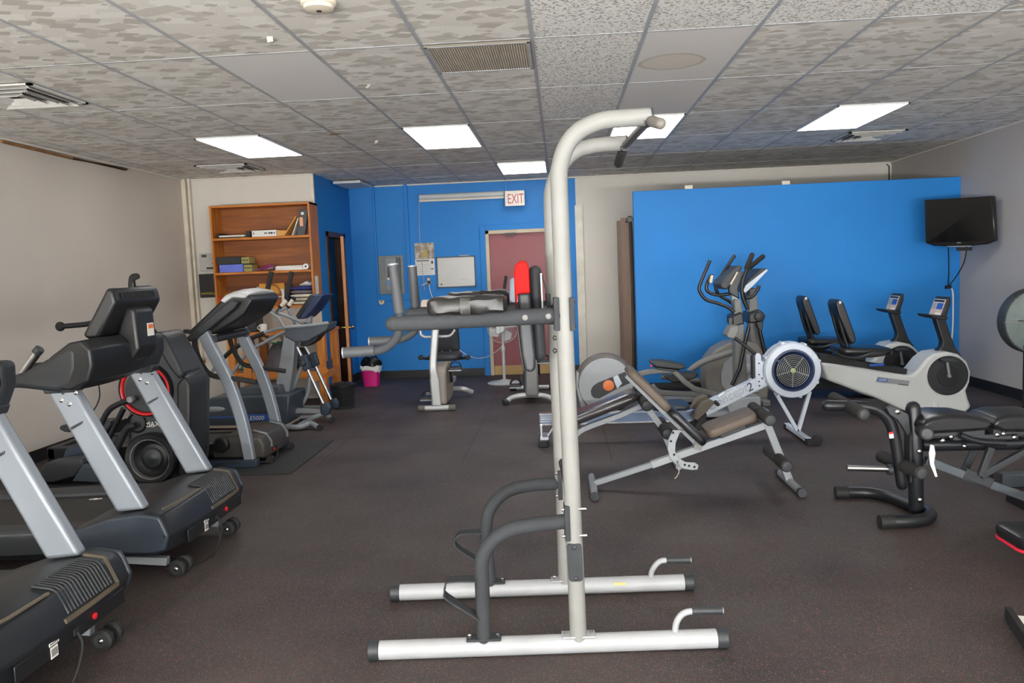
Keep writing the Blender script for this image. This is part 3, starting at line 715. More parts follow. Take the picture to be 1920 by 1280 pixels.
MB().lathe((c.x, Ym+.05, c.z), (0,-1,0), [(.137,.05),(.142,.09),(.148,.092)], 56).build('chrome_edge', M('satin_grey_plastic', (110, 112, 116), .3), fan)
c = aY(262, 778, Ym)
q = aY(273, 799, Ym+.04); text('lettering', 'MAX', PAPER, t, (q.x, Ym+.036, q.z), (1,0,0), (0,0,1), .05)
q = aY(274, 795, Ym+.04); text('lettering', 'TRAINER', PAPER, t, (q.x, Ym+.036, q.z-.022), (1,0,0), (0,0,1), .016)
# moving arms with crank tubes
g = MB(); g.tube(cr(aYs(Ym-.05, [(246,750),(225,756),(205,768),(192,790),(180,820)]), 5), .021); g.tube(cr(aYs(Ym-.03, [(254,798),(240,802),(230,818),(215,852),(200,890)]), 5), .024); g.build('crank_arm', BLACKM, t)
q = aY(247, 748, Ym-.06); MB().cyl((q.x, Ym-.09, q.z), (q.x, Ym-.05, q.z), .022).build('crank_boss', GREY_PAINT, t)
q = aY(250, 795, Ym-.01); MB().lathe((q.x, Ym+.045, q.z), (0,-1,0), [(.0,.0),(.055,.0),(.07,.02),(.08,.0)], 28).build('arm_socket', BLACK, t)
for dy, pp in ((-.06, [(72,885),(85,868),(150,858),(158,870),(140,893),(100,905),(78,905)]), (.28, [(110,805),(112,798),(205,788),(208,797),(195,815),(120,810)])):
    o = XZ(Ym+dy, pp); MB().prismY(o, Ym+dy, Ym+dy+.15).build('pedal', bpy.data.materials['charcoal_plastic'], t, bevel=.012)
g = MB(); g.tube(aYs(Ym+.05, [(240,800),(215,835),(190,880)]), .022); g.tube(aYs(Ym+.3, [(232,765),(200,830),(150,880)]), .022); g.build('pedal_link', BLACKM, t)
o = XZ(Ym-.08, [(135,902),(155,870),(200,888),(205,905)]); MB().prismY(o, Ym-.08, Ym-.03).build('pivot_bracket', SLATE, t, bevel=.006)
o = XZ(Ym+.2, [(112,870),(122,840),(180,825),(185,850),(160,885)]); MB().prismY(o, Ym+.2, Ym+.28).build('rear_cover', NAVYP, t, bevel=.02)
g = MB(); z0 = .035
g.box(-3.95, -2.85, Ym-.10, Ym-.04, .01, .07); g.box(-3.95, -2.85, Ym+.24, Ym+.30, .01, .07); g.box(-2.95, -2.88, Ym-.16, Ym+.33, 0, .06); g.box(-3.95, -3.88, Ym-.16, Ym+.33, 0, .06); g.build('base_frame', BLACKM, t, bevel=.006)
g = MB(); a = aY(113, 612, Ym+.15); b = aY(172, 607, Ym+.15); c2 = aY(250, 575, Ym+.15); c3 = aY(292, 640, Ym+.15)
g.tube(fil([a, b, c2, c3], .08), .02); g.build('static_handle', BLACKM, t)
MB().ell(a, .035, .03, .036).build('handle_knob', FOAM, t)
g = MB(); a = aY(250, 524, Ym+.2); g.tube(fil(aYs(Ym+.2, [(250,530),(249,565),(272,600),(300,635)]), .08), .018); g.build('moving_handle', BLACKM, t)
g = MB(); g.tube(cr(aYs(Ym+.2, [(247,541),(247,530),(249,520),(256,518)]), 4), [.024]*13, 14, rnd=True); g.build('hand_grip', FOAM, t)
o = XZ(Ym+.18, [(255,541),(262,535),(277,540),(272,575),(258,600)]); MB().prismY(o, Ym+.1, Ym+.32).build('console', BLACK, t, bevel=.01)

# ---- rubber mat under the curved treadmill
m = MB(); c = [aZ(545, 890), aZ(622, 828)]; xr = (c[0].x+c[1].x)/2
m.box(-4.3, xr, 5.90, 7.08, 0.0005, .010); tag(m.build('rubber_mat', MATM, bevel=.003, base=(-3.2, 6.5, 0)), 'thin black rubber mat under the curved-mast treadmill', 'mat')

# ---- treadmill with curved pale masts
Y0, Y1 = 6.13, 6.80; MZ = .010
t = thing('treadmill', 'treadmill with two curved silver masts and white-topped console standing on a black mat', 'treadmill', (-3.1, 6.47, MZ))
ctr = aYs(Y0, [(377,622),(391,650),(408,682),(426,718),(443,765),(456,812),(467,868)])
w0 = [.098,.1,.1,.1,.098,.094,.088]
for yy, off in ((Y0, 0), (Y1, 0)):
    P = cr([(p.x, yy+.035, p.z) for p in ctr], 4); n = len(P)
    MB().bar(P, .065, [w0[0]+(w0[-1]-w0[0])*i/(n-1) for i in range(n)]).build('mast', SILVER, t, bevel=.012, seg=3)
g = MB(); a, b = aY(398, 636, Y0), aY(458, 622, Y1); g.tube([(a.x, Y0+.03, a.z), (a.x, Y1+.03, a.z)], .03); g.build('cross_tube', DARK, t)
MB().cyl((a.x, Y1-.012, a.z), (a.x, Y1+.0, a.z), .042).build('cross_cap', SLATE, t)
# console arms and shell
for yy in (Y0-.005, Y1):
    o = XZ(Y0, [(352,630),(420,572),(432,562),(447,566),(440,578),(372,634),(357,640)])
    MB().prismY([(x, yy, z) for x, _, z in o], yy, yy+.06).build('console_arm', DARK, t, bevel=.01)
    g = MB(); P = [(p.x, yy+.03, p.z) for p in aYs(Y0, [(359,636),(300,636),(270,634)])]; g.tube(P, .019, rnd=True)
    P = [(p.x, yy+.03, p.z) for p in aYs(Y0, [(362,636),(364,655),(374,680),(388,700),(406,707),(440,711),(478,717)])]; g.tube(cr(P, 5), .021); g.build('handrail', FOAM, t)
K = aYs(Y0+.1, [(352,625),(425,556),(445,548),(470,552),(478,562),(462,590),(440,606),(408,624),(372,628)])
cs = MB().prism([(v.x, Y0+.06, v.z) for v in K], (0, Y1-Y0-.06, 0)).build('console', BLACK, t, bevel=.02, seg=3)
K = aYs(Y0+.1, [(414,562),(424,552),(436,547),(456,545),(472,549),(466,557),(440,555),(424,567)])
rings = []
for yy, s in ((Y0+.05, .9), (Y0+.12, 1.0), (6.47, 1.12), (Y1-.06, 1.0), (Y1+.0, .9)):
    c = sum((Vector((v.x, 0, v.z)) for v in K), Vector())/len(K)
    rings.append([Vector((c.x+(v.x-c.x)*s, yy, c.z+(v.z-c.z)*s+(s-1)*.1)) for v in K])
MB().loft(rings).build('console_cap', OFFWHITE, t, bevel=.012)
o = XZ(Y0+.1, [(396,600),(415,585),(420,600),(402,616)]); MB().prismY(o, Y0+.07, Y1-.05).build('cup_tray', SLATE, t, bevel=.01)
# hood, deck, base
hx = -2.42
rings = []
for yy in (Y0+.06, Y0+.08, 6.3, 6.66, Y1-.03, Y1):
    s = .92 if yy in (Y0+.06, Y1) else 1.0
    pr = [(-2.86,.07),(-2.86,.19),(-2.74,.25),(-2.58,.262),(-2.46,.235),(-2.425,.17),(-2.43,.06)]
    bow = .02*(1-((yy-6.47)/.34)**2)
    rings.append([Vector((-2.62+(a+2.62)*s+(bow if a > -2.5 else 0), yy, .15+(b-.15)*s)) for a, b in pr])
hd = MB().loft(rings).build('motor_hood', M('dusty_black_hood', (58, 54, 50), .5, mott=.12), t, bevel=.012)
g = MB()
for yy in (6.32, 6.70):
    g.bar([(-2.56, yy, .268), (-2.455, yy, .242), (-2.412, yy, .178), (-2.408, yy, .13)], .03, .008)
g.build('hood_clip', GREY_PAINT, hd)
MB().cyl((-2.408, 6.36, .10), (-2.40, 6.36, .10), .014).build('power_switch', RED, hd)
g = MB(); g.tube(cr([(-2.405,6.38,.11),(-2.38,6.36,.12),(-2.36,6.3,.06),(-2.38,6.25,.02),(-2.45,6.2,.03),(-2.6,6.1,.05),(-2.66,6.06,.06),(-2.8,6.0,.018),(-2.95,5.98,.018)],5),.005,8); g.build('power_cord', RUBBER, hd)
c = aY(414, 834, Y0+.03)
for yy in (Y0+.07,):
    MB().lathe((c.x, yy, c.z), (0,-1,0), [(.0,.06),(.05,.06),(.062,.05),(.064,0)], 32).build('roller_cap', BLACK, t)
g = MB(); x1_ = c.x; g.box(-4.25, x1_, Y0+.07, Y0+.17, .09, .185); g.box(-4.25, x1_, Y1-.09, Y1, .09, .185); g.build('side_rail', BLACK, t, bevel=.008)
MB().box(-4.2, x1_, Y0+.16, Y1-.08, .15, .172).build('running_belt', bpy.data.materials['black_running_belt'], t)
g = MB(); g.box(-4.25, -4.18, Y0+.07, Y1, .012, .19); g.build('end_cap', BLACK, t, bevel=.01)
g = MB(); g.box(-3.0, -2.46, Y0-.03, Y0+.05, MZ, .068); g.box(-3.0, -2.46, Y1, Y1+.08, MZ, .068); g.box(-2.95, -2.88, Y0, Y1, MZ+.01, .06); g.box(-3.3,-2.9,Y0+.0,Y0+.05,.06,.1) if False else None; g.build('base_frame', NAVYP, t, bevel=.006)
for yy in (Y0+.1, Y1-.08):
    MB().cyl((-2.40, yy, .04), (-2.40, yy+.03, .04), .03).build('transport_wheel', RUBBER, t)

# ---- long shrouded elliptical with lettering
Ye = 7.55; YM = 7.85
t = thing('elliptical_trainer', 'grey elliptical with long dark E5000 shroud, behind the curved-mast treadmill', 'elliptical trainer', (-2.9, YM, 0))
o = XZ(Ye, [(354,803),(356,777),(364,764),(376,754),(396,746),(440,743),(543,740),(542,770),(536,800)])
sh = MB().prismY(o, Ye, Ye+.5).build('shroud', M('dark_slate_shroud', (52, 61, 70), .42, mott=.06), t, bevel=.02, seg=3)
o = XZ(Ye, [(354,803),(356,799),(537,796),(536,802)]); MB().prismY(o, Ye-.008, Ye+.51).build('shroud_edge', M('cream_shroud_edge', (176, 160, 146), .5), sh, bevel=.003)
o = XZ(Ye, [(438,744),(440,730),(468,728),(516,726),(520,742)]); MB().prismY(o, Ye+.1, Ye+.4).build('upper_cover', SLATE, t, bevel=.01)
c = aY(402, 767, Ye)
MB().ell((c.x, Ye-.001, c.z), .108, .012, .027, 32, 10).build('oval_badge', GREY_PAINT, sh)
a, b = aY(386, 783, Ye), aY(464, 783, Ye); MB().box(a.x, b.x, Ye-.002, Ye+.001, a.z-.006, a.z+.006).build('blue_stripe', BLUEP, sh)
a, b = aY(464, 777, Ye), aY(508, 788.5, Ye); MB().box(a.x, b.x, Ye-.004, Ye+.001, b.z, a.z).build('number_plate', BLUEP, sh, bevel=.003)
text('lettering', 'E5000', PAPER, sh, (a.x+.018, Ye-.005, b.z+.012), (1,0,0), (0,0,1), .058, shear=.25)
def slab(y0, y1, pts, name, mat, root=t, bev=.01, yp=None):
    yp = y0 if yp is None else yp
    return MB().prismY([(v.x, y0, v.z) for v in aYs(yp, pts)], y0, y1).build(name, mat, root, bevel=bev)
slab(YM-.07, YM+.07, [(532,628),(553,640),(549,690),(541,742),(513,742)], 'post', GREY_PAINT, bev=.012)
slab(YM-.1, YM+.22, [(534,616),(578,611),(616,605),(613,619),(592,631),(577,640),(553,642),(533,631)], 'head_housing', SLATE, bev=.012)
slab(YM-.04, YM+.18, [(566,632),(600,626),(590,640),(575,650),(562,648)], 'lower_housing', RUBBER)
for yy, P in ((YM-.16, [(616,605),(578,610),(540,613),(515,617),(495,624)]), (YM+.25, [(616,605),(575,612),(535,622),(500,640),(466,660),(434,701)])):
    g = MB(); g.tube(cr(aYs(yy, P), 5), .017); g.build('handrail', GREY_PAINT, t)
g = MB(); g.tube(cr(aYs(YM-.16, [(496,624),(476,632),(455,643),(434,657),(416,674)]), 5), .022); g.build('foam_grip', FOAM, t)
g = MB(); g.tube(cr(aYs(YM-.16, [(416,674),(402,690),(386,715),(370,752),(362,772)]), 5), .018); g.build('rear_strut', GREY_PAINT, t)
g = MB(); g.tube(cr(aYs(YM+.1, [(566,687),(558,705),(543,745)]), 5), .02); g.tube(cr(aYs(YM+.15, [(581,700),(580,718),(575,742),(560,765),(540,774)]), 6), .02); g.build('crank_link', GREY_PAINT, t)
for yy, P, C_, bl in ((YM-.06, [(557,650),(577,693),(608,760)], [(560,668),(572,664),(581,690),(570,697)], [(600,758),(613,754),(620,764),(617,777),(609,780),(600,776)]), (YM+.2, [(568,642),(593,689),(622,752)], [(578,664),(590,660),(597,684),(585,691)], [(617,750),(628,746),(634,756),(632,766),(622,768)])):
    g = MB(); g.tube(aYs(yy, P), .016); g.build('swing_arm', ALU, t)
    slab(yy-.035, yy+.035, C_, 'clamp', NAVYP); slab(yy-.035, yy+.035, bl, 'arm_joint', NAVYP, bev=.015)
q = aY(568, 681, YM-.1); MB().lathe((q.x, YM-.095, q.z), (0,-1,0), [(.03,0),(.03,.03),(.02,.04),(0,.042)], 18).build('clamp_knob', DARK, t)
for yy in (YM-.08, YM+.17): slab(yy, yy+.06, [(540,765),(602,768),(606,775),(540,775)] if yy < YM else [(540,762),(618,761),(620,768),(540,770)], 'pedal_bar', GREY_PAINT, bev=.006)
g = MB(); f = [aZ(546, 809, .03), aZ(572, 804, .035), aZ(590, 806, .03)]; 
g.tube(cr([(-2.85, 7.62, .06), (-2.62, 7.6, .035), (-2.52, 7.66, .06), (-2.42, 7.60, .03)], 6), .026); g.tube(cr([(-2.85, 8.0, .06), (-2.6, 7.98, .06), (-2.5, 8.06, .08), (-2.4, 8.0, .03)], 6), .026); g.tube([(-2.62,7.6,.045),(-2.6,8.0,.05)], .026); g.build('front_foot', GREY_PAINT, t)
for yy in (7.60, 8.0): MB().cyl((-2.40, yy-.02, .03), (-2.40, yy+.02, .03), .03).build('foot_wheel', RUBBER, t)
MB().box(-3.75, -2.7, YM-.2, YM+.15, .0, .05).build('base_frame', BLACKM, t, bevel=.006)
g = MB(); g.tube(aYs(YM-.2, [(509,509),(495,573)]), .024, rnd=False); h1 = g.build('grip', FOAM, t)
g = MB(); g.tube(cr(aYs(YM-.2, [(496,572),(500,580),(511,588),(523,597),(532,613)]), 5), .014); g.build('moving_handle', GREY_PAINT, t)
g = MB(); g.tube(aYs(YM+.2, [(547,509),(537,560)]), .024); g.build('grip', FOAM, t)
g = MB(); g.tube(cr(aYs(YM+.2, [(537,560),(541,580),(550,600),(556,615)]), 5), .014); g.build('moving_handle', GREY_PAINT, t)
g = MB(); g.tube(cr(aYs(YM, [(516,586),(526,588),(542,594),(572,607)]), 5), .017); g.build('pulse_bar', GREY_PAINT, t)
for yy, a, b in ((YM-.1, (541,559), (524,577)), (YM+.1, (552,558), (539,576))):
    g = MB(); g.tube(aYs(yy, [a, b]), .022); q = g.build('pulse_grip', BLACK, t)
    g = MB(); A, B = aY(*a, yy-.006), aY(*b, yy-.006); g.tube([A.lerp(B, .2), A.lerp(B, .8)], .0205); g.build('pulse_plate', CREAM, q)
    g = MB(); g.tube([aY(*b, yy), aY(518, 585, YM)], .014); g.build('grip_stem', GREY_PAINT, t)
slab(YM-.16, YM+.2, [(554,592),(581,552),(590,552),(607,552),(586,583),(570,598),(558,598)], 'console', bpy.data.materials['navy_plastic'], bev=.012)
slab(YM-.165, YM-.13, [(554,592),(581,552),(589,553),(562,597)], 'console_rim', BLACK, bev=.008)
slab(YM-.03, YM+.05, [(574,590),(583,582),(581,610),(573,610)], 'console_stem', GREY_PAINT, bev=.006)
# ================================================================== PULL-UP / DIP / KNEE-RAISE TOWER
ta = math.radians(3.2); TU = Vector((math.cos(ta), math.sin(ta), 0)); TN = Vector((-math.sin(ta), math.cos(ta), 0))
TP = Vector((-.09, 3.0, 0)); GAP = .56
t = thing('pull_up_tower', 'tall white and grey pull-up and dip tower in the middle of the floor', 'exercise tower', (-.09, 3.28, 0))
def tn(px, py, off=0.0): return aP(px, py, TP+TN*off, TN)
def tns(off, pts): return [tn(a, b, off) for a, b in pts]
def at_off(p, off):           # same place along the frame, moved to another depth
    return p - TN*((p-TP).dot(TN)) + TN*off
WSM = M('silver_white_tube_paint', (160, 162, 165), 0.45, 0.0, mott=.07, mscale=6)
# base tubes
for off, a, b in ((0, (693,1220), (1362,1196)), (GAP, (734,1109), (1298,1092))):
    A, B = tn(*a, off), tn(*b, off); A.z = B.z = .037
    g = MB(); g.tube([A, B], .0365, 24); g.build('base_tube', WSM, t)
    for E, d in ((A, TU), (B, -TU)):
        MB().tube([E-d*.003, E+d*.04], .039, 24).build('end_cap', DARK, t, bevel=.003)
# uprights sweeping over into the pull-up arms
near = [(1085,1200),(1076,1000),(1068,820),(1058,600),(1051,420),(1048,335),(1050,312),(1060,278),(1078,252),(1100,237),(1130,226),(1165,222),(1219,219)]
far = [(1060,1090),(1056,950),(1049,800),(1042,640),(1036,470),(1033,380),(1036,350),(1045,324),(1062,299),(1080,284),(1100,276),(1130,271),(1173,268)]
for off, P in ((0, near), (GAP, far)):
    W = tns(off, P)
    if off: W[0].z = .06
    g = MB(); g.tube(cr(W, 6), .0325, 24); g.build('upright', WHITE_PAINT, t)
    E, D = W[-1], (W[-1]-W[-2]).normalized()
    MB().tube([E, E+D*.008], .0325, 24).build('upright_cap', DARK, t)
    f = W[0]; g = MB(); g.obox((f.x, f.y, .072), TU*.065, TN*.03, (0,0,.004)); g.build('upright_flange', WSM, t, bevel=.003)
    g = MB()
    for s in (-.05, .05): g.cyl((f+TU*s).to_tuple()[:2]+(.074,), (f+TU*s).to_tuple()[:2]+(.086,), .007, 8)
    g.build('flange_bolt', CHROME, t)
# cross bar with angled grips
a = tn(1216, 226, 0); b = tn(1170, 275, GAP)
tip = tn(1236, 231, -.13); tip2 = tn(1160, 305, GAP+.17)
g = MB(); g.tube(fil([tip, a+TN*-.02, b+TN*.03, tip2], .05), .0165, 16, rnd=True); cb = g.build('pull_up_bar', M('worn_brown_grey_steel', (104, 98, 92), .35, .6, mott=.2, mscale=20), t)
MB().tube([tip.lerp(a, -.12), tip.lerp(a, .62)], .0205, 16, rnd=True).build('hand_grip', M('worn_grey_foam', (112, 106, 100), .6, mott=.15), t)
MB().tube([b.lerp(tip2, .25), b.lerp(tip2, 1.05)], .0205, 16, rnd=True).build('hand_grip', FOAM, t)
for E in (a, b): MB().tube([E-TN*.028, E+TN*.028], .022, 16).build('bar_clamp', DARK, t)
# dip arms
for off, P in ((0, [(738,607),(1046,591)]), (GAP, [(772,589),(1040,576)])):
    W = tns(off, P); g = MB(); g.tube([W[0], W[1]], .0305, 24, rnd=True); g.build('dip_arm', GREY_TEXT, t)
    d = (W[1]-W[0]).normalized()
    g = MB()
    for f in (.80, .94): 
        q = W[0].lerp(W[1], f); g.lathe(q-TN*.0300, -TN, [(.011,0),(.011,.004),(.007,.006),(0,.007)], 14)
    g.build('arm_bolt', MGREY, t)
    # saddle plates clamped round the upright
    for px in ((1043, 1072) if off == 0 else (1028, 1054)):
        q = tn(px, 588 if off == 0 else 575, off); g = MB()
        hw = .062 if off == 0 else .06
        ring = [q+TU*.004*sx+TN*0+Vector((0,0,1))*z for sx, z in ()]
        g.obox(q, TU*.010, TN*.037, (0,0,hw)); g.build('saddle_plate', GREY_TEXT, t, bevel=.003)
        g = MB()
        for dz in (-.045, .045): g.cyl(q+Vector((0,0,dz))-TU*.012-TN*.02, q+Vector((0,0,dz))+TU*.014-TN*.02, .006, 8)
        g.build('saddle_bolt', DARK, t)
# arm grips: uprights
for off, P in ((0, [(750,594),(744,545),(737,497)]), (GAP, [(780,582),(777,545),(773,500)])):
    W = tns(off, P); g = MB(); g.tube([W[0], W[-1]], .0155, 16); g.build('vertical_handle', GREY_TEXT, t)
    m = W[0].lerp(W[-1], .10); g = MB(); g.tube([W[0].lerp(W[-1], .08), W[0].lerp(W[-1], .55)], .0205, 18); g.tube([W[0].lerp(W[-1], .55), W[-1]], .0195, 18); hg_ = g.build('hand_grip', M('grey_rubber_grip', (60, 62, 66), .65, mott=.1) if 'grey_rubber_grip' not in bpy.data.materials else bpy.data.materials['grey_rubber_grip'], t)
    MB().tube([W[-1], W[-1]+(W[-1]-W[0]).normalized()*.006], .0205, 18).build('grip_end', GREY_PAINT, t)
for off, P, G in ((0, [(748,618),(744,632),(732,646),(716,655),(700,658)], [(702,657),(645,661)]), (GAP, [(781,612),(774,624),(760,633),(745,637),(735,638)], [(737,638),(694,640)])):
    g = MB(); g.tube(cr(tns(off, P), 6), .0165, 16); g.build('dip_handle', GREY_TEXT, t)
    W = tns(off, G); MB().tube(W, .0205, 18).build('hand_grip', bpy.data.materials['grey_rubber_grip'], t)
    MB().tube([W[1], W[1]+(W[1]-W[0]).normalized()*.005], .0208, 18).build('grip_end', GREY_PAINT, t)
# wrapped elbow pads
TAPE = M('torn_grey_tape', (62, 61, 60), .5, mott=.3, mscale=12)
for off, P in ((.02, [(803,576),(951,570)]), (GAP-.02, [(838,565),(955,558)])):
    A, B = tns(off, P); ax = (B-A)*.5; zc = Vector((0, 0, 1))
    n = 20; rings = []
    for i in range(n+1):
        f = i/n; c = A.lerp(B, f)+Vector((0,0,.003)); e = 1-(abs(2*f-1))**18*.35
        rr = []
        for k in range(16):
            th = 2*math.pi*k/16; ww = .072*e; hh = .035*e
            cx, sz = math.cos(th), math.sin(th)
            px_ = math.copysign(abs(cx)**.55, cx)*ww; pz_ = math.copysign(abs(sz)**.6, sz)*hh
            wob = .002*math.sin(9*f+k*1.7)+.002*math.sin(23*f+k*.8+off*7)
            rr.append(c+TN*(px_+wob)+zc*(pz_+wob))
        rings.append(rr)
    pd = MB().loft(rings).build('elbow_pad', M('wrinkled_black_vinyl', (32, 31, 31), .38, mott=.25, mscale=9, bump=.5, bscale=28) if 'wrinkled_black_vinyl' not in bpy.data.materials else bpy.data.materials['wrinkled_black_vinyl'], t)
    rings = []
    for f in (.42, .46, .5, .545):
        c = A.lerp(B, f); rr = []
        for k in range(16):
            th = 2*math.pi*k/16; cx, sz = math.cos(th), math.sin(th)
            rr.append(c+TN*(math.copysign(abs(cx)**.55, cx)*.077+.002*math.sin(k*2+f*30))+zc*(math.copysign(abs(sz)**.6, sz)*.0375+.0015*math.sin(k+f*20)))
        rings.append(rr)
    MB().loft(rings).build('tape_wrap', TAPE, pd)
# back pad, red above grey, seen edge on, and the bolster behind it
mid = GAP/2
def padstack(pts, name, mat, y0, y1, bev=.02):
    W = tns(mid, pts); return MB().prism([p+TN*(y0-mid) for p in W], TN*(y1-y0)).build(name, mat, t, bevel=bev, seg=4)
padstack([(964,512),(966,497),(975,489),(986,490),(991,502),(993,548),(971,549),(968,575),(965,545)], 'back_pad_top', REDV, mid-.12, mid+.12, .012)
padstack([(971,548),(993,547),(997,600),(1003,660),(1003,685),(995,692),(984,688),(978,660),(973,610)], 'back_pad', VINYL_GREY, mid-.12, mid+.12, .014)
padstack([(964,520),(968,548),(972,610),(978,660),(984,690),(981,690),(975,660),(969,612),(966,570)], 'pad_backing', BLACK, mid-.11, mid+.11, .003)
W = tns(mid, [(1003,510),(1007,590),(1012,664)]); g = MB(); g.tube(W, .027, 20, rnd=True); g.build('pad_post', M('slate_vinyl_roll', (50, 53, 57), .6, mott=.1), t)
W = tns(mid-.05, [(1014,512),(1017,578)]); g = MB(); g.bar(W, .04, .006, TN); g.build('white_strip', OFFWHITE, t)
W = tns(mid-.05, [(1016,515),(1027,555),(1030,575)]); g = MB(); g.bar(W, .03, .006, TN); g.build('strap', RUBBER, t)
# cross members joining the frames behind the pad
for py in (590, 930):
    A, B = tn(1056 if py < 700 else 1072, py, 0), tn(1042 if py < 700 else 1056, py-(14 if py < 700 else 40), GAP)
    if py < 700: B = at_off(A, GAP)
    else: B = at_off(A, GAP)
    g = MB(); g.tube([A+TU*.0, B], .022, 16); g.build('cross_member', GREY_TEXT, t)
A = tn(1056, 600, mid); W = tn(1008, 600, mid); g = MB(); g.tube([W, A], .018, 14); g.build('pad_bracket', GREY_TEXT, t)
# knee braces
for off, P, r in ((0, [(908,1206),(906,1150),(904,1098),(903,1055),(912,1028),(930,1008),(955,994),(990,985),(1060,977)], .0285), (GAP, [(920,1096),(915,1050),(911,1015),(913,972),(921,951),(936,932),(958,918),(998,909),(1047,906)], .0285)):
    W = tns(off, P); W[0].z = .05
    g = MB(); g.tube(cr(W, 6), r, 22); g.build('knee_brace', GREY_TEXT, t)
    f = W[0]; g = MB(); g.obox((f.x, f.y, .0735), TU*.068, TN*.03, (0,0,.005)); g.build('brace_flange', GREY_TEXT, t, bevel=.004)
    g = MB()
    for s in (-.055, .055): g.cyl((f.x+TU.x*s, f.y+TU.y*s-.01, .075), (f.x+TU.x*s, f.y+TU.y*s-.01, .09), .007, 8)
    g.build('flange_bolt', CHROME, t)
    q = W[-1]-TU*.0; g = MB(); g.obox(q+TU*.006, TU*.010, TN*.037, (0,0,.068)); g.build('brace_saddle', GREY_TEXT, t, bevel=.003)
    g = MB()
    for dz in (-.052, .052): g.cyl(q+Vector((0,0,dz))-TU*.014-TN*.02, q+Vector((0,0,dz))+TU*.08-TN*.02, .006, 8)
    g.build('saddle_bolt', CHROME, t)
# foot step loops: bent flat strap
for off, P in ((0, [(893,1085),(845,1086),(836,1092),(834,1106),(838,1118),(892,1152),(899,1158)]), (GAP, [(905,996),(866,998),(855,1006),(853,1016),(860,1026),(888,1044),(893,1048)])):
    W = cr(tns(off, P), 4); g = MB(); g.bar(W, .062, .005, TN); g.build('foot_step', GREY_TEXT, t)
# push-up handles
for off, P, G in ((0, [(1265,1192),(1268,1168),(1277,1153),(1288,1147),(1300,1145)], [(1297,1145),(1354,1144)]), (GAP, [(1220,1090),(1222,1071),(1231,1057),(1240,1051),(1252,1050)], [(1249,1050),(1294,1049)])):
    W = tns(off, P); g = MB(); g.tube(cr(W, 5), .0125, 14); g.build('push_up_handle', WSM, t)
    W = tns(off, G); MB().tube(W, .0155, 16).build('hand_grip', DARK, t)
    MB().tube([W[1], W[1]+TU*.004], .0125, 16).build('grip_end', LGREY, t)
# near-side plate on the lower upright, warning sticker
A, B = tn(1077, 1026, -.034), tn(1080, 1084, -.034)
c = A.lerp(B, .5); up_ = (A-B)*.5
ring = []
for sx, sz, a0 in ((1,1,0),(-1,1,90),(-1,-1,180),(1,-1,270)):
    for k in range(6):
        a = math.radians(a0+18*k); ring.append(c+TU*(sx*.012+.016*math.cos(a))+up_.normalized()*(sz*(up_.length)+.014*math.sin(a)))
pl = MB().prism(ring, TN*.012).build('cover_plate', GREY_TEXT, t, bevel=.002)
g = MB()
for q in (A, B): g.lathe(q, -TN, [(.008,0),(.008,.004),(.004,.007),(0,.007)], 12)
g.build('plate_bolt', DARK, pl)
q = tn(1162, 1088, GAP-.037); g = MB(); g.obox((q.x, q.y, .055), TU*.027, TN*.001, (0,0,.006)); g.build('yellow_sticker', M('yellow_sticker_paper', (214, 190, 120), .6), t)
# exercise-band hooks on the upright
g = MB()
for px, py, off in ((1036,612,GAP),(1036,633,GAP),(1045,633,0),(1045,657,0)):
    q = tn(px, py, off) if off else tn(px, py, 0)
    g.tube([q+TU*.004, q-TU*.012+Vector((0,0,.008)), q-TU*.016, q-TU*.012-Vector((0,0,.008)), q+TU*.004], .003, 8)
g.build('band_hook', RUBBER, t)
# ================================================================== RIGHT SIDE MACHINES
def PR(root, y0, y1, pts, name, mat, bev=.008, yp=None, seg=2):
    yp = y0 if yp is None else yp
    return MB().prismY([(v.x, y0, v.z) for v in aYs(yp, pts)], y0, y1).build(name, mat, root, bevel=bev, seg=seg)
def TB(root, y, pts, r, name, mat, sm=5, seg=14, rnd=False):
    P = [aY(p[0], p[1], y if len(p) < 3 else p[2]) for p in pts]
    return MB().tube(cr(P, sm) if sm else P, r, seg, rnd=rnd).build(name, mat, root)
def ROLL_(root, ya, pa, yb, pb, r, name='foam_roller', mat=FOAM, cap=DARK):
    a, b = aY(*pa, ya), aY(*pb, yb)
    o = MB().tube([a, b], r, 24).build(name, mat, root, bevel=.006)
    d = (a-b).normalized(); MB().lathe(a, d, [(r*.72, -.001), (r*.72, .006), (r*.3, .008), (0, .008)], 20).build('roller_cap', cap, o)
    d = -d; MB().lathe(b, d, [(r*.72, -.001), (r*.72, .006), (0, .007)], 20).build('roller_cap', cap, o)
    return o
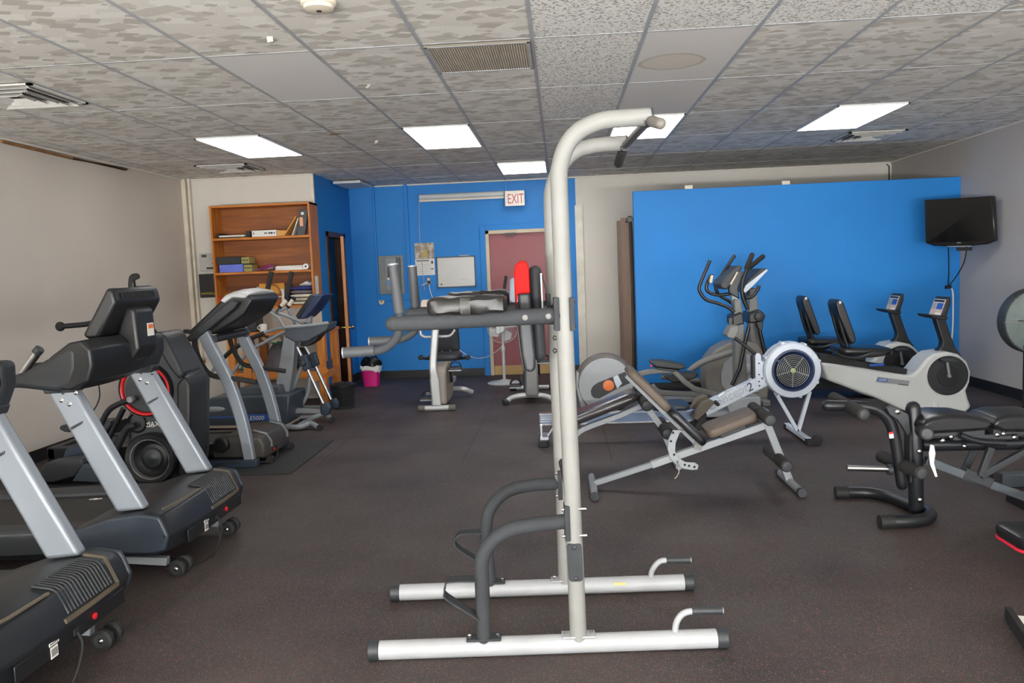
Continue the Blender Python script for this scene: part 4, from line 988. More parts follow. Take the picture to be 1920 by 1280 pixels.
# ---- sit-up bench in the middle
Y = 5.30
def situp(label, Yc):
    t = thing('sit_up_bench', label, 'exercise bench', (.85, Yc, 0))
    g = MB(); g.tube([(aY(1112,913,Y).x, Y-.26, .026), (aY(1112,913,Y).x, Y+.24, .026)], .025, 18); f = g.build('foot_tube', GREY_PAINT, t)
    for yy in (Y-.26, Y+.24): MB().tube([(aY(1112,913,Y).x, yy-.012, .026), (aY(1112,913,Y).x, yy+.012, .026)], .027, 18).build('foot_cap', DARK, f)
    A = aY(1114, 912, Y); A.z = .04; g = MB(); W = [A, aY(1221, 871, Y), aY(1432, 797, Y)]
    g.bar([W[0], W[1].lerp(W[2], .04)], .038, .036); g.build('beam', GREY_PAINT, t, bevel=.004)
    g = MB(); g.bar([W[1], W[2]], .048, .046); g.build('beam_sleeve', LGREY, t, bevel=.004)
    P = [aY(1428, 770, Y), aY(1480, 903, Y)]; P[1].z = .03
    g = MB(); g.bar(P, .05, .05); g.build('front_leg', GREY_PAINT, t, bevel=.004)
    fx = P[1].x; g = MB(); g.tube([(fx, Y-.27, .026), (fx, Y+.23, .026)], .025, 18); f = g.build('foot_tube', GREY_PAINT, t)
    for yy in (Y-.27, Y+.23): MB().tube([(fx, yy-.02, .026), (fx, yy+.02, .026)], .028, 18).build('foot_cap', DARK, f)
    for px, py in ((1427, 775), (1457, 858)):
        c = aY(px, py, Y)
        for y0, y1 in ((Y-.235, Y-.03), (Y+.03, Y+.235)):
            o = MB().tube([(c.x, y0, c.z), (c.x, y1, c.z)], .039, 24).build('foam_roller', FOAM, t, bevel=.006)
            MB().lathe((c.x, y0, c.z), (0,-1,0), [(.03,-.001),(.03,.006),(.012,.008),(0,.008)], 20).build('roller_cap', DARK, o)
        MB().cyl((c.x, Y-.2, c.z), (c.x, Y+.2, c.z), .012).build('roller_axle', GREY_PAINT, t)
    # seat cushion and its bracket
    a, b = aY(1333, 815, Y-.13), aY(1416, 782, Y-.13); c = a.lerp(b, .5); d = (b-a); L = d.length/2+.02; d.normalize(); n = Vector((-d.z, 0, d.x))
    c.y = Y
    MB().pad(c+n*.0, d*L, (0, .135, 0), n*.03, puff=.15).build('seat_pad', VINYL_TAUPE, t)
    g = MB(); q = c-n*.055; g.obox(q, d*.09, (0, .03, 0), n*.022); g.build('seat_bracket', DARK, t, bevel=.004)
    # back board: two cushions on a pale channel
    a, b = aY(1176, 690, Y), aY(1316, 826, Y); d = (b-a).normalized(); n = Vector((-d.z, 0, d.x)); n = n if n.z > 0 else -n
    L = (b-a).length
    MB().pad(a+d*(L*.27), d*(L*.27), (0, .15, 0), n*.028).build('back_pad', VINYL_TAUPE, t)
    MB().pad(a+d*(L*.77), d*(L*.235), (0, .15, 0), n*.026).build('back_pad', VINYL, t)
    g = MB(); g.bar([a+d*.03-n*.042, b-n*.042], .04, .025); g.build('back_channel', LGREY, t, bevel=.003)
    g = MB(); q = aY(1308, 832, Y); g.obox(q, (.025,0,-.008), (0,.035,0), (.008,0,.032)); g.build('pivot_bracket', WHITE_PAINT, t, bevel=.004)
    # sickle shaped angle adjuster with holes, pull pin
    o = [(1262,806),(1254,822),(1252,842),(1256,858),(1266,870),(1282,879),(1298,881),(1308,880),(1310,872),(1303,867),(1285,866),(1272,858),(1266,846),(1267,830),(1274,812),(1282,806)]
    ad = PR(t, Y-.045, Y-.035, o, 'angle_adjuster', LGREY, .002); 
    g = MB()
    for px, py in ((1262,811),(1284,871),(1292,873),(1302,875),(1258,827),(1264,852)):
        q = aY(px, py, Y-.046); g.lathe((q.x, Y-.0455, q.z), (0,-1,0), [(.008,0),(.008,.002),(0,.0021)], 12)
    g.build('adjuster_hole', RUBBER, ad)
    q = aY(1275, 866, Y-.05); g = MB(); g.tube(cr([(q.x, Y-.02, q.z+.01), (q.x-.02, Y-.07, q.z+.004), (q.x-.01, Y-.09, q.z-.02)], 4), .004, 8); g.build('pull_pin', CHROME, t)
    g = MB(); g.tube(cr(aYs(Y-.08, [(1272,868),(1273,884),(1269,893),(1265,897)]), 4), .002, 6); g.build('pin_cord', CREAM, t)
    return t
situp('silver sit-up bench with brown pads, nearest of the two in the middle of the floor', Y)
# ---- second bench behind it, black glossy pad
Y2 = 5.95
t = thing('ab_bench', 'black-padded incline bench behind the white pull-up posts, in front of the rower rail', 'exercise bench', (.2, Y2, 0))
a, b = aY(1062, 797, Y2-.1), aY(1196, 744, Y2-.1); c = a.lerp(b, .5); c.y = Y2; d = (b-a); L = d.length/2; d.normalize(); n = Vector((-d.z, 0, d.x))
MB().pad(c+n*.01, d*L, (0, .15, 0), n*.035, puff=.1).build('bench_pad', M('glossy_wrinkled_vinyl', (46, 42, 44), .22, mott=.25, mscale=7, bump=.5, bscale=22), t)
W = cr(aYs(Y2, [(1070,868),(1072,840),(1078,818),(1090,806),(1110,797)]), 5)+aYs(Y2, [(1160,779),(1205,759)]); W[0].z = .02
g = MB(); g.bar(W, .05, .04); g.build('frame', GREY_PAINT, t, bevel=.004)
P = [aY(1204, 752, Y2), aY(1240, 800, Y2), aY(1266, 874, Y2)]; P[2].z = .03
g = MB(); g.bar(P[:2]+[P[2]], .05, .045); g.build('front_leg', LGREY, t, bevel=.004)
for x in (W[0].x, P[2].x):
    MB().tube([(x, Y2-.2, .025), (x, Y2+.22, .025)], .025, 18).build('foot_tube', GREY_PAINT, t)
for px, py in ((1213, 759), (1251, 812)):
    cc = aY(px, py, Y2-.2)
    for y0, y1 in ((Y2-.22, Y2-.03), (Y2+.03, Y2+.22)):
        o = MB().tube([(cc.x, y0, cc.z), (cc.x, y1, cc.z)], .044, 24).build('foam_roller', FOAM, t, bevel=.006)
        MB().lathe((cc.x, y0, cc.z), (0,-1,0), [(.034,-.001),(.034,.008),(.02,.012),(0,.013)], 20).build('roller_cap', DARK, o)
    MB().cyl((cc.x, Y2-.2, cc.z), (cc.x, Y2+.2, cc.z), .012).build('roller_axle', GREY_PAINT, t)

# ---- air rower
YR = 6.75
t = thing('rowing_machine', 'air rowing machine with big pale fan wheel and long low rail', 'rowing machine', (1.0, YR, 0))
c = aY(1487, 694.5, YR-.10); R_ = .232
MB().lathe((c.x, YR-.10, c.z), (0,1,0), [(.0,.02),(.17,.02),(.172,-.004),(.18,-.012),(.222,-.006),(R_,.02),(R_,.15),(.215,.175),(.0,.18)], 64).build('flywheel_housing', PALEBLUE, t)
MB().lathe((c.x, YR-.10, c.z), (0,-1,0), [(.176,-.002),(.172,.012),(.160,.013),(.138,-.006),(.135,-.02),(0,-.02)], 64).build('vent_ring', NAVY, t)
MB().lathe((c.x, YR-.083, c.z), (0,-1,0), [(.134,0),(.0,.001)], 48).build('vent_back', RUBBER, t)
g = MB()
for k in range(8):
    r = .022+.0155*k; g.tube([(c.x+r*math.cos(a), YR-.1-.003, c.z+r*math.sin(a)) for a in [2*math.pi*i/48 for i in range(49)]], .0028, 8, caps=False)
for k in range(5):
    a = 2*math.pi*k/5+.9; g.cyl((c.x+.02*math.cos(a), YR-.1, c.z+.02*math.sin(a)), (c.x+.137*math.cos(a), YR-.1, c.z+.137*math.sin(a)), .004, 8)
g.build('wire_guard', M('silver_wire_guard', (150, 154, 158), .4, .5), t)
MB().lathe((c.x, YR-.103, c.z), (0,-1,0), [(.02,0),(.02,.006),(.012,.009),(0,.009)], 20).build('hub', M('lime_sticker', (150, 170, 110), .4), t)
PR(t, YR-.115, YR-.108, [(1452,673),(1470,677),(1467,684),(1462,682)], 'damper_lever', NAVY, .002)
g = MB()
for k in range(8):
    a = 2*math.pi*k/8+.3; g.lathe((c.x+(R_+.0)*math.cos(a), YR-.07, c.z+(R_+.0)*math.sin(a)), (0,1,0), [(.0,0),(.014,.0),(.014,.1),(0,.1)], 12)
g.build('housing_lug', PALEBLUE, t)
g = MB(); MB().lathe((c.x, YR-.06, c.z), (0,1,0), [(R_+.003,0),(R_+.003,.006)], 64).build('housing_seam', NAVY, t)
# main beam and mast plate
bm_ = PR(t, YR-.05, YR+.05, [(1318,757),(1405,716),(1417,708),(1442,712),(1440,724),(1424,731),(1318,784)], 'main_beam', PALEBLUE, .01)
PR(t, YR-.055, YR-.045, [(1416,666),(1419,662),(1424,662),(1427,666),(1428,676),(1445,684),(1446,716),(1425,730),(1417,722)], 'mast_plate', PALEBLUE, .003)
PR(t, YR+.045, YR+.055, [(1416,666),(1419,662),(1424,662),(1427,666),(1428,676),(1445,684),(1446,716),(1425,730),(1417,722)], 'mast_plate', PALEBLUE, .003)
g = MB()
for px, py in ((1423,681),(1423,702),(1423,715),(1429,709),(1424,731-8)): 
    q = aY(px, py, YR-.056); g.lathe((q.x, YR-.0555, q.z), (0,-1,0), [(.007,0),(.007,.002),(0,.003)], 10)
g.build('plate_bolt', DARK, t)
PR(t, YR-.04, YR+.04, [(1411,668),(1416,664),(1417,712),(1412,714)], 'mast_back', DARK, .003)
a, b = aY(1330, 771, YR-.052), aY(1411, 728, YR-.052); d = b-a
text('lettering', 'Concept', M('raised_grey_letters', (172, 178, 188), .5), bm_, a+Vector((.0,-.002,.0)), d, (0,0,1), .105, shear=.2, depth=.002)
q = aY(1403.5, 735, YR-.052); text('lettering', '2', NAVY, bm_, q+Vector((0,-.002,0)), d, (0,0,1), .10, shear=.2, depth=.002)
# front legs and foot with wheels
fa, fb = aZ(1482, 804, .03), aZ(1527, 832, .03); fx = (fa.x+fb.x)/2
for P, yy in (([(1453,734),(1497,806)], YR-.0), ([(1518,733),(1509,811)], YR-.02)):
    W = aYs(YR, P); g = MB(); W[1] = Vector((fx, YR, .045)); g.bar(W, .035, .03); g.build('front_leg', PALEBLUE, t, bevel=.003)
g = MB(); g.box(fx-.022, fx+.022, YR-.29, YR+.34, .02, .055); ft = g.build('front_foot', PALEBLUE, t, bevel=.004)
for y0 in (YR-.31, YR+.31):
    MB().box(fx-.026, fx+.03, y0-.03, y0+.035, .0, .05).build('foot_end', RUBBER, ft, bevel=.004)
    MB().lathe((fx+.06, y0-.015, .04), (0,1,0), [(0,0),(.04,0),(.04,.03),(0,.03)], 24).build('foot_wheel', RUBBER, ft)
# monorail
x0, x1 = aY(1012, 780, YR).x, aY(1278, 780, YR).x; zt, zb = aY(1150, 772, YR).z, aY(1150, 792, YR).z
g = MB(); g.box(x0, x1+.12, YR-.025, YR+.025, zb, zt); g.build('monorail', M('blue_grey_aluminium', (98, 112, 136), .3, .7, mott=.05), t, bevel=.004)
g = MB()
for z in (zt, zb+.004): g.box(x0-.003, x1+.1, YR-.03, YR+.03, z-.006, z+.006)
for z in (.33, .55, .75): g.box(x0-.001, x0+.14, YR-.0265, YR-.024, zb+(zt-zb)*z-.006, zb+(zt-zb)*z+.004)
g.build('steel_track', CHROME, t)
W = [(x0+.012, YR, zb), (x0+.012, YR, .05)]; g = MB(); g.bar(W, .16, .014); g.bar([(x0+.13, YR, zb), (x0+.05, YR, .05)], .03, .012); g.box(x0, x0+.07, YR-.1, YR+.1, .05, .075); g.build('rear_leg', ALU, t)
MB().box(x0-.015, x0+.065, YR-.16, YR+.16, .0, .05).build('rear_foot', RUBBER, t, bevel=.006)
c2 = aY(1256, 762, YR); MB().pad((c2.x, YR, c2.z+.012), (.15,0,0), (0,.16,0), (0,0,.026), puff=-.2).build('seat', NAVYP, t)
MB().box(c2.x-.1, c2.x+.1, YR-.05, YR+.05, zt, c2.z-.01).build('seat_carriage', RUBBER, t, bevel=.006)
for s in (-1, 1):
    y0 = YR+s*.12-.05
    PR(t, y0, y0+.1, [(1293,777),(1312,749),(1326,744),(1333,748),(1318,766),(1302,781)], 'foot_plate', M('dusty_foot_plate', (98, 90, 80), .7) if 'dusty_foot_plate' not in bpy.data.materials else bpy.data.materials['dusty_foot_plate'], .006, yp=YR)
    PR(t, y0-.01, y0+.11, [(1296,790),(1306,776),(1318,768),(1318,784),(1310,797),(1298,801)], 'foot_strap', RUBBER, .006, yp=YR)
g = MB(); h = aY(1337, 748, YR-.1); g.tube([aY(1346,758,YR-.15), aY(1330,742,YR+.22)], .016, 14, rnd=True); g.build('handle', RUBBER, t)
g = MB(); g.tube([aY(1348,738,YR), aY(1412,714,YR)], .005, 8); g.build('chain', CHROME, t)
PR(t, YR-.07, YR-.04, [(1345,741),(1358,733),(1360,738),(1347,746)], 'handle_hook', ALU, .002)
g = MB(); g.tube(aYs(YR, [(1377,633),(1400,650),(1416,664)]), .014); g.build('monitor_arm', BLACKM, t)
PR(t, YR-.09, YR+.07, [(1362,628),(1370,612),(1386,610),(1386,620),(1377,635),(1365,633)], 'monitor', MGREY, .008)

# ---- ellipticals in front of the partition
YE = 7.55
t = thing('elliptical_trainer', 'elliptical with a big grey disc and orange badge at its left end', 'elliptical trainer', (.9, YE, 0))
c = aY(1136, 722, YE)
MB().lathe((c.x, YE, c.z), (0,1,0), [(0,-.004),(.25,-.004),(.258,.004),(.258,.03),(.0,.03)], 64).build('side_disc', LGREY, t)
MB().lathe((c.x, YE, c.z), (0,1,0), [(.255,.02),(.272,.03),(.29,.06),(.29,.2),(.272,.24),(.0,.24)], 64).build('disc_shroud', M('brown_grey_shroud', (92, 86, 82), .5, mott=.1), t)
PR(t, YE+.02, YE+.22, [(1081,700),(1086,698),(1084,725),(1092,748),(1106,770),(1095,775),(1088,760),(1080,725)], 'shroud_tail', LGREY, .006)
o = []
ctr_ = [(1116,738),(1176,706)]
P = [(1108,732),(1112,724),(1122,717),(1140,710),(1172,697),(1184,717),(1158,728),(1136,740),(1124,747),(1114,746),(1109,741)]
pn = PR(t, YE-.016, YE-.002, P, 'badge_panel', DARK, .004)
q = aY(1141, 722.5, YE-.016); MB().lathe((q.x, YE-.016, q.z), (0,-1,0), [(.052,-.002),(.052,.002),(.046,.004),(0,.005)], 36).build('orange_badge', ORANGE, pn)
PR(t, YE-.026, YE-.012, [(1149,706),(1158,702),(1166,718),(1157,728),(1152,716)], 'badge_clip', PALEBLUE, .003, yp=YE)
# cradle arms, pedals
g = MB(); g.bar(cr(aYs(YE, [(1192,704),(1210,698),(1232,695),(1262,694)]), 4)+aYs(YE, [(1283,715),(1302,729),(1345,740)]), .05, .05); g.build('pedal_arm', MGREY, t, bevel=.008)
g = MB(); g.bar(cr(aYs(YE+.35, [(1222,722),(1235,734),(1260,737),(1345,740)]), 4), .05, .05); g.build('pedal_arm', MGREY, t, bevel=.008)
pp = [(1219,681),(1222,677),(1240,676),(1262,679),(1285,684),(1286,690),(1276,693),(1255,691),(1230,688)]
PR(t, YE-.06, YE+.12, pp, 'pedal', DARK, .012); PR(t, YE-.05, YE+.11, [(1226,688),(1255,691),(1276,694),(1262,697),(1234,693)], 'pedal_base', BLACK, .006)
PR(t, YE+.32, YE+.48, [(1243,705),(1262,700),(1290,697),(1310,700),(1306,708),(1285,716),(1262,718)], 'pedal', BLACK, .012)
q = aY(1221, 686, YE-.062); MB().ell(q, .012, .006, .012).build('pedal_reflector', RED, t)
# mast, console, handles
PR(t, YE+.06, YE+.2, [(1376,560),(1390,562),(1396,610),(1404,750),(1380,750),(1378,640)], 'mast', MGREY, .012)
PR(t, YE+.1, YE+.16, [(1371,553),(1382,553),(1388,586),(1379,590)], 'mast_tube', LGREY, .006)
PR(t, YE+.0, YE+.26, [(1373,592),(1392,585),(1396,607),(1380,611),(1373,608)], 'pivot_housing', BLACK, .012)
PR(t, YE-.06, YE+.32, [(1350,533),(1355,525),(1386,497),(1393,500),(1376,530),(1362,543),(1353,541)], 'console', DARK, .012)
PR(t, YE-.07, YE-.02, [(1366,541),(1376,515),(1386,506),(1394,510),(1384,540),(1386,560),(1368,550)], 'console_side', BLACK, .008)
g = MB(); g.tube(aYs(YE-.075, [(1370,533),(1383,510)]), .008); g.build('console_trim', CREAM, t)
TB(t, YE-.1, [(1331,488),(1319,517),(1311,538),(1314,550),(1325,562),(1345,568),(1365,576),(1377,586)], .016, 'moving_handle', BLACKM)
TB(t, YE+.3, [(1378,478),(1361,503),(1346,527),(1342,540),(1350,554),(1368,565),(1388,584)], .016, 'moving_handle', BLACKM)
TB(t, YE+.0, [(1333,515),(1326,530),(1325,543),(1334,550),(1350,553),(1370,550)], .016, 'fixed_handle', BLACKM)
PR(t, YE-.03, YE+.03, [(1326,530),(1330,515),(1339,514),(1338,522),(1333,531)], 'pulse_grip', BLACK, .008); PR(t, YE-.036, YE-.028, [(1330,530),(1333,516),(1338,516),(1335,530)], 'pulse_plate', CREAM, .002)
TB(t, YE+.02, [(1404,612),(1394,655),(1387,690),(1372,722)], .018, 'link_rod', BLACKM, sm=0)
PR(t, YE-.02, YE+.0, [(1366,597),(1370,594),(1374,597),(1373,610),(1367,612)], 'bottle_hook', BLACK, .002)
g = MB(); zf = .0; xa = aY(1085, 770, YE).x; xb = aY(1445, 770, YE).x
g.box(xa, xb, YE+.05, YE+.22, .02, .08); g.build('base_rail', GREY_PAINT, t, bevel=.01)
for x in (xa+.05, xb-.1): MB().box(x-.04, x+.04, YE-.18, YE+.42, .0, .06).build('base_foot', MGREY, t, bevel=.01)
PR(t, YE+.02, YE+.24, [(1362,757),(1398,745),(1427,744),(1427,770),(1420,780),(1370,782)], 'front_cover', LGREY, .012)
# ---- second elliptical, front drive
YF = 8.35
t = thing('elliptical_trainer', 'taller grey elliptical with silver dome on its shroud, touching the blue partition side', 'elliptical trainer', (2.3, YF, 0))
c = aY(1392, 700, YF)
PR(t, YF+.0, YF+.34, [(1322,722),(1322,696),(1328,674),(1342,656),(1364,644),(1392,638),(1420,644),(1440,664),(1446,700),(1440,748),(1330,748)], 'drive_shroud', M('warm_grey_shroud', (116, 112, 106), .5, mott=.1), .02, seg=3)
PR(t, YF-.012, YF+.0, [(1353,722),(1352,700),(1358,680),(1372,668),(1394,662),(1415,668),(1424,690),(1424,735),(1365,738)], 'shroud_panel', LGREY, .006)
q = aY(1400, 693, YF-.012); MB().lathe((q.x, YF-.012, q.z), (0,-1,0), [(.066,-.004),(.062,.014),(.045,.03),(.02,.038),(0,.04)], 36).build('silver_dome', LGREY, t)
TB(t, YF-.06, [(1287,702),(1302,688),(1322,676),(1346,668),(1384,656)], .034, 'pedal_arm', MGREY)
TB(t, YF+.42, [(1240,706),(1300,712),(1360,722),(1430,720)], .03, 'pedal_arm', MGREY)
PR(t, YF+.1, YF+.24, [(1405,540),(1419,540),(1424,600),(1432,680),(1412,680),(1404,600)], 'mast', MGREY, .012)
PR(t, YF-.02, YF+.34, [(1404,588),(1426,580),(1432,590),(1428,604),(1404,606)], 'pivot_housing', BLACK, .014)
q = aY(1424, 593, YF-.02); MB().lathe((q.x, YF-.02, q.z), (0,-1,0), [(.055,-.03),(.055,.01),(.045,.03),(.02,.038),(0,.04)], 28).build('pivot_cap', DARK, t)
PR(t, YF-.02, YF+.04, [(1418,604),(1432,600),(1430,618),(1426,622),(1420,614)], 'arm_sleeve', BLACK, .01)
TB(t, YF+.0, [(1424,618),(1430,645),(1436,668)], .022, 'swing_arm', BLACKM, sm=0); TB(t, YF+.34, [(1412,606),(1418,640),(1424,668)], .022, 'swing_arm', BLACKM, sm=0)
TB(t, YF-.05, [(1410,478),(1398,510),(1391,536),(1393,558),(1402,580)], .02, 'moving_handle', BLACKM); TB(t, YF+.4, [(1430,480),(1410,497),(1400,515),(1396,540),(1400,560),(1410,582)], .02, 'moving_handle', BLACKM)
TB(t, YF-.05, [(1400,502),(1410,478)], .026, 'hand_grip', FOAM, sm=0, rnd=True); TB(t, YF+.4, [(1407,500),(1430,481)], .026, 'hand_grip', FOAM, sm=0, rnd=True)
PR(t, YF-.03, YF+.42, [(1394,536),(1402,524),(1426,504),(1440,503),(1436,512),(1412,534),(1398,549),(1392,548)], 'console', DARK, .012)
g = PR(t, YF-.045, YF-.03, [(1393,546),(1398,535),(1438,504),(1440,507),(1412,536),(1398,549)], 'console_trim', PALEBLUE, .004)
TB(t, YF-.08, [(1423,535),(1420,544),(1410,556),(1398,558)], .018, 'fixed_handle', BLACKM)
g = MB(); xa, xb = aY(1250, 750, YF).x, aY(1440, 750, YF).x; g.box(xa, xb, YF+.08, YF+.26, .02, .08)
for x in (xa+.05, xb-.05): g.box(x-.04, x+.04, YF-.15, YF+.5, 0, .06)
g.build('base_frame', MGREY, t, bevel=.01)

# ---- recumbent bikes
def recumbent(label):
    Yb = 7.55
    t = thing('recumbent_bike', label, 'exercise bike', (3.4, Yb+.2, 0), 'white recumbent bikes by the right wall')
    body = [(1540,680),(1560,682),(1620,690),(1696,703),(1712,702),(1722,693),(1736,675),(1752,663),(1776,659),(1798,664),(1814,678),(1821,697),(1819,717),(1812,733),(1816,748),(1822,763),(1808,776),(1716,776),(1690,768),(1640,745),(1590,727),(1552,713)]
    PR(t, Yb, Yb+.3, body, 'body_shell', OFFWHITE, .025, seg=3)
    c = aY(1777, 704, Yb)
    MB().lathe((c.x, Yb-.001, c.z), (0,-1,0), [(.193,-.004),(.188,.006),(.184,.002),(.182,-.02)], 56).build('wheel_rim', OFFWHITE, t)
    dk = MB().lathe((c.x, Yb+.0, c.z), (0,-1,0), [(.186,.003),(.11,.004),(.105,.0045),(0,.005)], 56).build('wheel_well', M('black_wheel_well', (24, 27, 30), .55) if 'black_wheel_well' not in bpy.data.materials else bpy.data.materials['black_wheel_well'], t)
    MB().lathe((c.x, Yb-.004, c.z), (0,-1,0), [(.098,.001),(.095,.004),(0,.005)], 40).build('crank_disc', RUBBER, dk)
    g = MB(); q = aY(1775, 674, Yb-.03); g.bar([(c.x, Yb-.03, c.z), (q.x, Yb-.03, q.z)], .016, .022); g.cyl((c.x, Yb-.04, c.z), (c.x, Yb, c.z), .016); g.build('crank', GREY_PAINT, t, bevel=.003)
    MB().box(q.x-.06, q.x+.06, Yb-.12, Yb-.035, q.z-.014, q.z+.016).build('pedal', DARK, t, bevel=.006)
    q = aY(1753, 759, Yb); MB().lathe((q.x, Yb, q.z), (0,-1,0), [(.034,-.002),(.034,.006),(.03,.008),(.028,.004),(0,.005)], 32).build('round_cap', OFFWHITE, t)
    g = MB(); a, b = aY(1642, 706, Yb), aY(1706, 722, Yb); PR(t, Yb-.003, Yb+.002, [(1642,716),(1646,706),(1706,714),(1703,722)], 'decal_strip', GREY_PAINT, .0)
    PR(t, Yb-.006, Yb+.0, [(1644,713.5),(1648,708),(1666,710.5),(1663,716)], 'decal_block', BLUEP, .0)
    a, b = aY(1647.5, 713.2, Yb-.006), aY(1664, 715.4, Yb-.006); text('lettering', 'SCIFIT', PAPER, t, a+Vector((0,-.002,.002)), b-a, (0,0,1), .026, shear=.2)
    a, b = aY(1684, 721, Yb-.004), aY(1703, 723.5, Yb-.004); g = MB(); g.bar([a+Vector((0,-.001,.006)), b+Vector((0,-.001,.006))], .002, .008); g.build('decal_line', INK, t)
    # seat rail and sliding seat
    PR(t, Yb+.05, Yb+.25, [(1536,664),(1570,668),(1640,682),(1702,692),(1700,702),(1640,694),(1560,682),(1538,680)], 'seat_rail', RUBBER, .006)
    g = MB(); a = aY(1643, 684, Yb-.01); g.tube([a-Vector((.05,0,0)), a+Vector((.06,0,0))], .014, 14, rnd=True); g.build('seat_lever', BLUEP, t)
    a = aY(1618, 657, Yb+.1); MB().pad((a.x, Yb+.17, a.z), (.24,0,-.01), (0,.2,0), (0,0,.035), puff=.2).build('seat', VINYL, t)
    for s in (-1, 1):
        y0 = Yb+.17+s*.24
        P = [(1566,660),(1580,668),(1608,671),(1640,662),(1660,662)] ; TB(t, y0, P, .018, 'side_handle', BLACKM)
        TB(t, y0, [(1630,666),(1655,663)], .023, 'hand_grip', FOAM, sm=0, rnd=True)
    B = [(1572,562),(1577,561),(1583,570),(1603,626),(1606,638),(1601,645),(1594,641),(1572,588),(1568,570)]
    PR(t, Yb+.0, Yb+.26, B, 'back_pad', VINYL, .018, seg=4)
    TB(t, Yb+.06, [(1567,574),(1582,628),(1598,672)], .017, 'back_post', BLACKM); TB(t, Yb+.2, [(1557,574),(1572,628),(1592,672)], .017, 'back_post', BLACKM)
    PR(t, Yb-.004, Yb+.02, [(1573,565),(1577,564),(1578,568),(1574,570)], 'back_label', PAPER, 0)
    # console post
    PR(t, Yb+.11, Yb+.2, [(1752,590),(1772,594),(1784,630),(1792,652),(1804,668),(1752,664),(1766,650),(1768,640)], 'console_post', BLACK, .01)
    PR(t, Yb-.0, Yb+.3, [(1746,590),(1760,591),(1776,593),(1779,596),(1776,600),(1762,599),(1748,595)], 'console_tray', BLACK, .008)
    cn = PR(t, Yb+.02, Yb+.28, [(1764,595),(1777,559),(1783,556),(1783,570),(1774,598)], 'console', BLACK, .008)
    return t
# the bikes' consoles face the rider: printed face on the slanted side
def console_face(t, dx, dy):
    Yb = 7.55
    A, B = aY(1764, 595, Yb+.02), aY(1777, 559, Yb+.02)
    d = (B-A).normalized(); n = Vector((-d.z, 0, d.x)); n = n if n.x < 0 else -n
    off = Vector((dx, dy, 0)) - Vector((0,0,0))
    def pan(u0, u1, v0, v1, name, mat, lift):
        g = MB(); q = [A.lerp(B, u)+Vector((0, v-A.y+Yb if False else 0, 0)) for u, v in ((u0, 0), (u1, 0))]
        c = q[0].lerp(q[1], .5)+n*lift; g.obox((c.x, Yb+(v0+v1)/2, c.z), d*((q[1]-q[0]).length/2), (0, (v1-v0)/2, 0), n*.0015)
        return g.build(name, mat, t)
    pan(.06, .92, .035, .265, 'face_plate', M('console_print', (196, 178, 168), .5) if 'console_print' not in bpy.data.materials else bpy.data.materials['console_print'], .002)
    pan(.78, .88, .05, .25, 'display', bpy.data.materials['black_glass'], .004)
    pan(.40, .72, .05, .16, 'blue_panel', BLUEP, .004)
    pan(.40, .72, .17, .25, 'grey_panel', LGREY, .004)
    pan(.1, .22, .06, .15, 'key_row', PAPER, .004)
    # outer face turned towards the camera side of the console
    return t
b1 = recumbent('white recumbent bike with a blue label, nearer to the camera than its twin'); console_face(b1, 0, 0)
q1, q2 = aY(1777, 704, 7.55), aY(1690, 674, 8.5)
b2 = dup(b1, (q2.x-q1.x, 8.5-7.55, 0), 'white recumbent bike behind its twin, against the blue partition')
# its rear stand foot
# ---- black weight bench
YW = 4.65
t = thing('weight_bench', 'black weight bench with leg developer and foam rollers at the right edge', 'weight bench', (2.3, YW, 0))
fpts = [aZ(1568, 921, .035), aZ(1620, 921, .035), aZ(1668, 935, .035), aZ(1706, 953, .035), aZ(1732, 966, .035), aZ(1726, 977, .035), aZ(1700, 982, .035), aZ(1650, 985, .035)]
P = [aZ(1567, 926, .036), aZ(1622, 926, .036), aZ(1664, 933, .036), aZ(1700, 948, .036), aZ(1736, 962, .036), aZ(1738, 972, .036), aZ(1715, 978, .036), aZ(1650, 980, .036)]
P = [aZ(x, y-3, .036) for x, y in ((1567,926),(1622,926),(1664,933),(1702,948),(1738,962),(1742,971),(1718,979),(1650,981))]
g = MB(); g.tube(cr(P, 6), .036, 20); ft = g.build('curved_foot', BLACKM, t)
for E, D in ((P[0], P[0]-P[1]), (P[-1], P[-1]-P[-2])):
    D = D.normalized(); MB().tube([E-D*.075, E+D*.004], .0385, 20).build('foot_cap', RUBBER, ft, bevel=.003)
up0 = P[4].lerp(P[5], .1); yu = up0.y
W = [aY(1712, 765, yu), aY(1716, 850, yu), aY(1718, 935, yu)]; W[2].z = .06
g = MB(); g.tube([W[0], W[1], W[2]], .040, 20, rnd=True); g.build('front_post', BLACKM, t)
yw = yu
PR(t, yw-.04, yw+.04, [(1706,810),(1711,810),(1711,905),(1706,905)], 'post_channel', RUBBER, .004)
# leg developer: curved arm from the top roller down
TB(t, yw-.03, [(1551,760),(1580,761),(1620,762),(1648,770),(1668,790),(1678,822),(1684,860),(1691,908)], .031, 'developer_arm', BLACKM, seg=18, rnd=True)
PR(t, yw-.075, yw-.045, [(1663,766),(1670,760),(1682,764),(1704,777),(1708,810),(1702,818),(1692,800),(1682,786),(1668,777)], 'pivot_plate', DARK, .004)
q = aY(1683, 772, yw-.076); MB().lathe((q.x, yw-.076, q.z), (0,-1,0), [(.014,0),(.014,.004),(.008,.008),(0,.009)], 16).build('pivot_bolt', CHROME, t)
for a, b, r in (((1620, 777), (1562, 745), .034), ((1738, 813), (1716, 797), .036), ((1728, 887), (1652, 855), .036)):
    ROLL_(t, yw-.24, a, yw+.22, b, r)
TB(t, yw-.05, [(1588,877),(1666,879)], .017, 'weight_peg', CHROME, sm=0)
q = aY(1668, 880, yw-.05); MB().cyl((q.x-.012, yw-.05, q.z), (q.x+.01, yw-.05, q.z), .03).build('peg_collar', DARK, t)
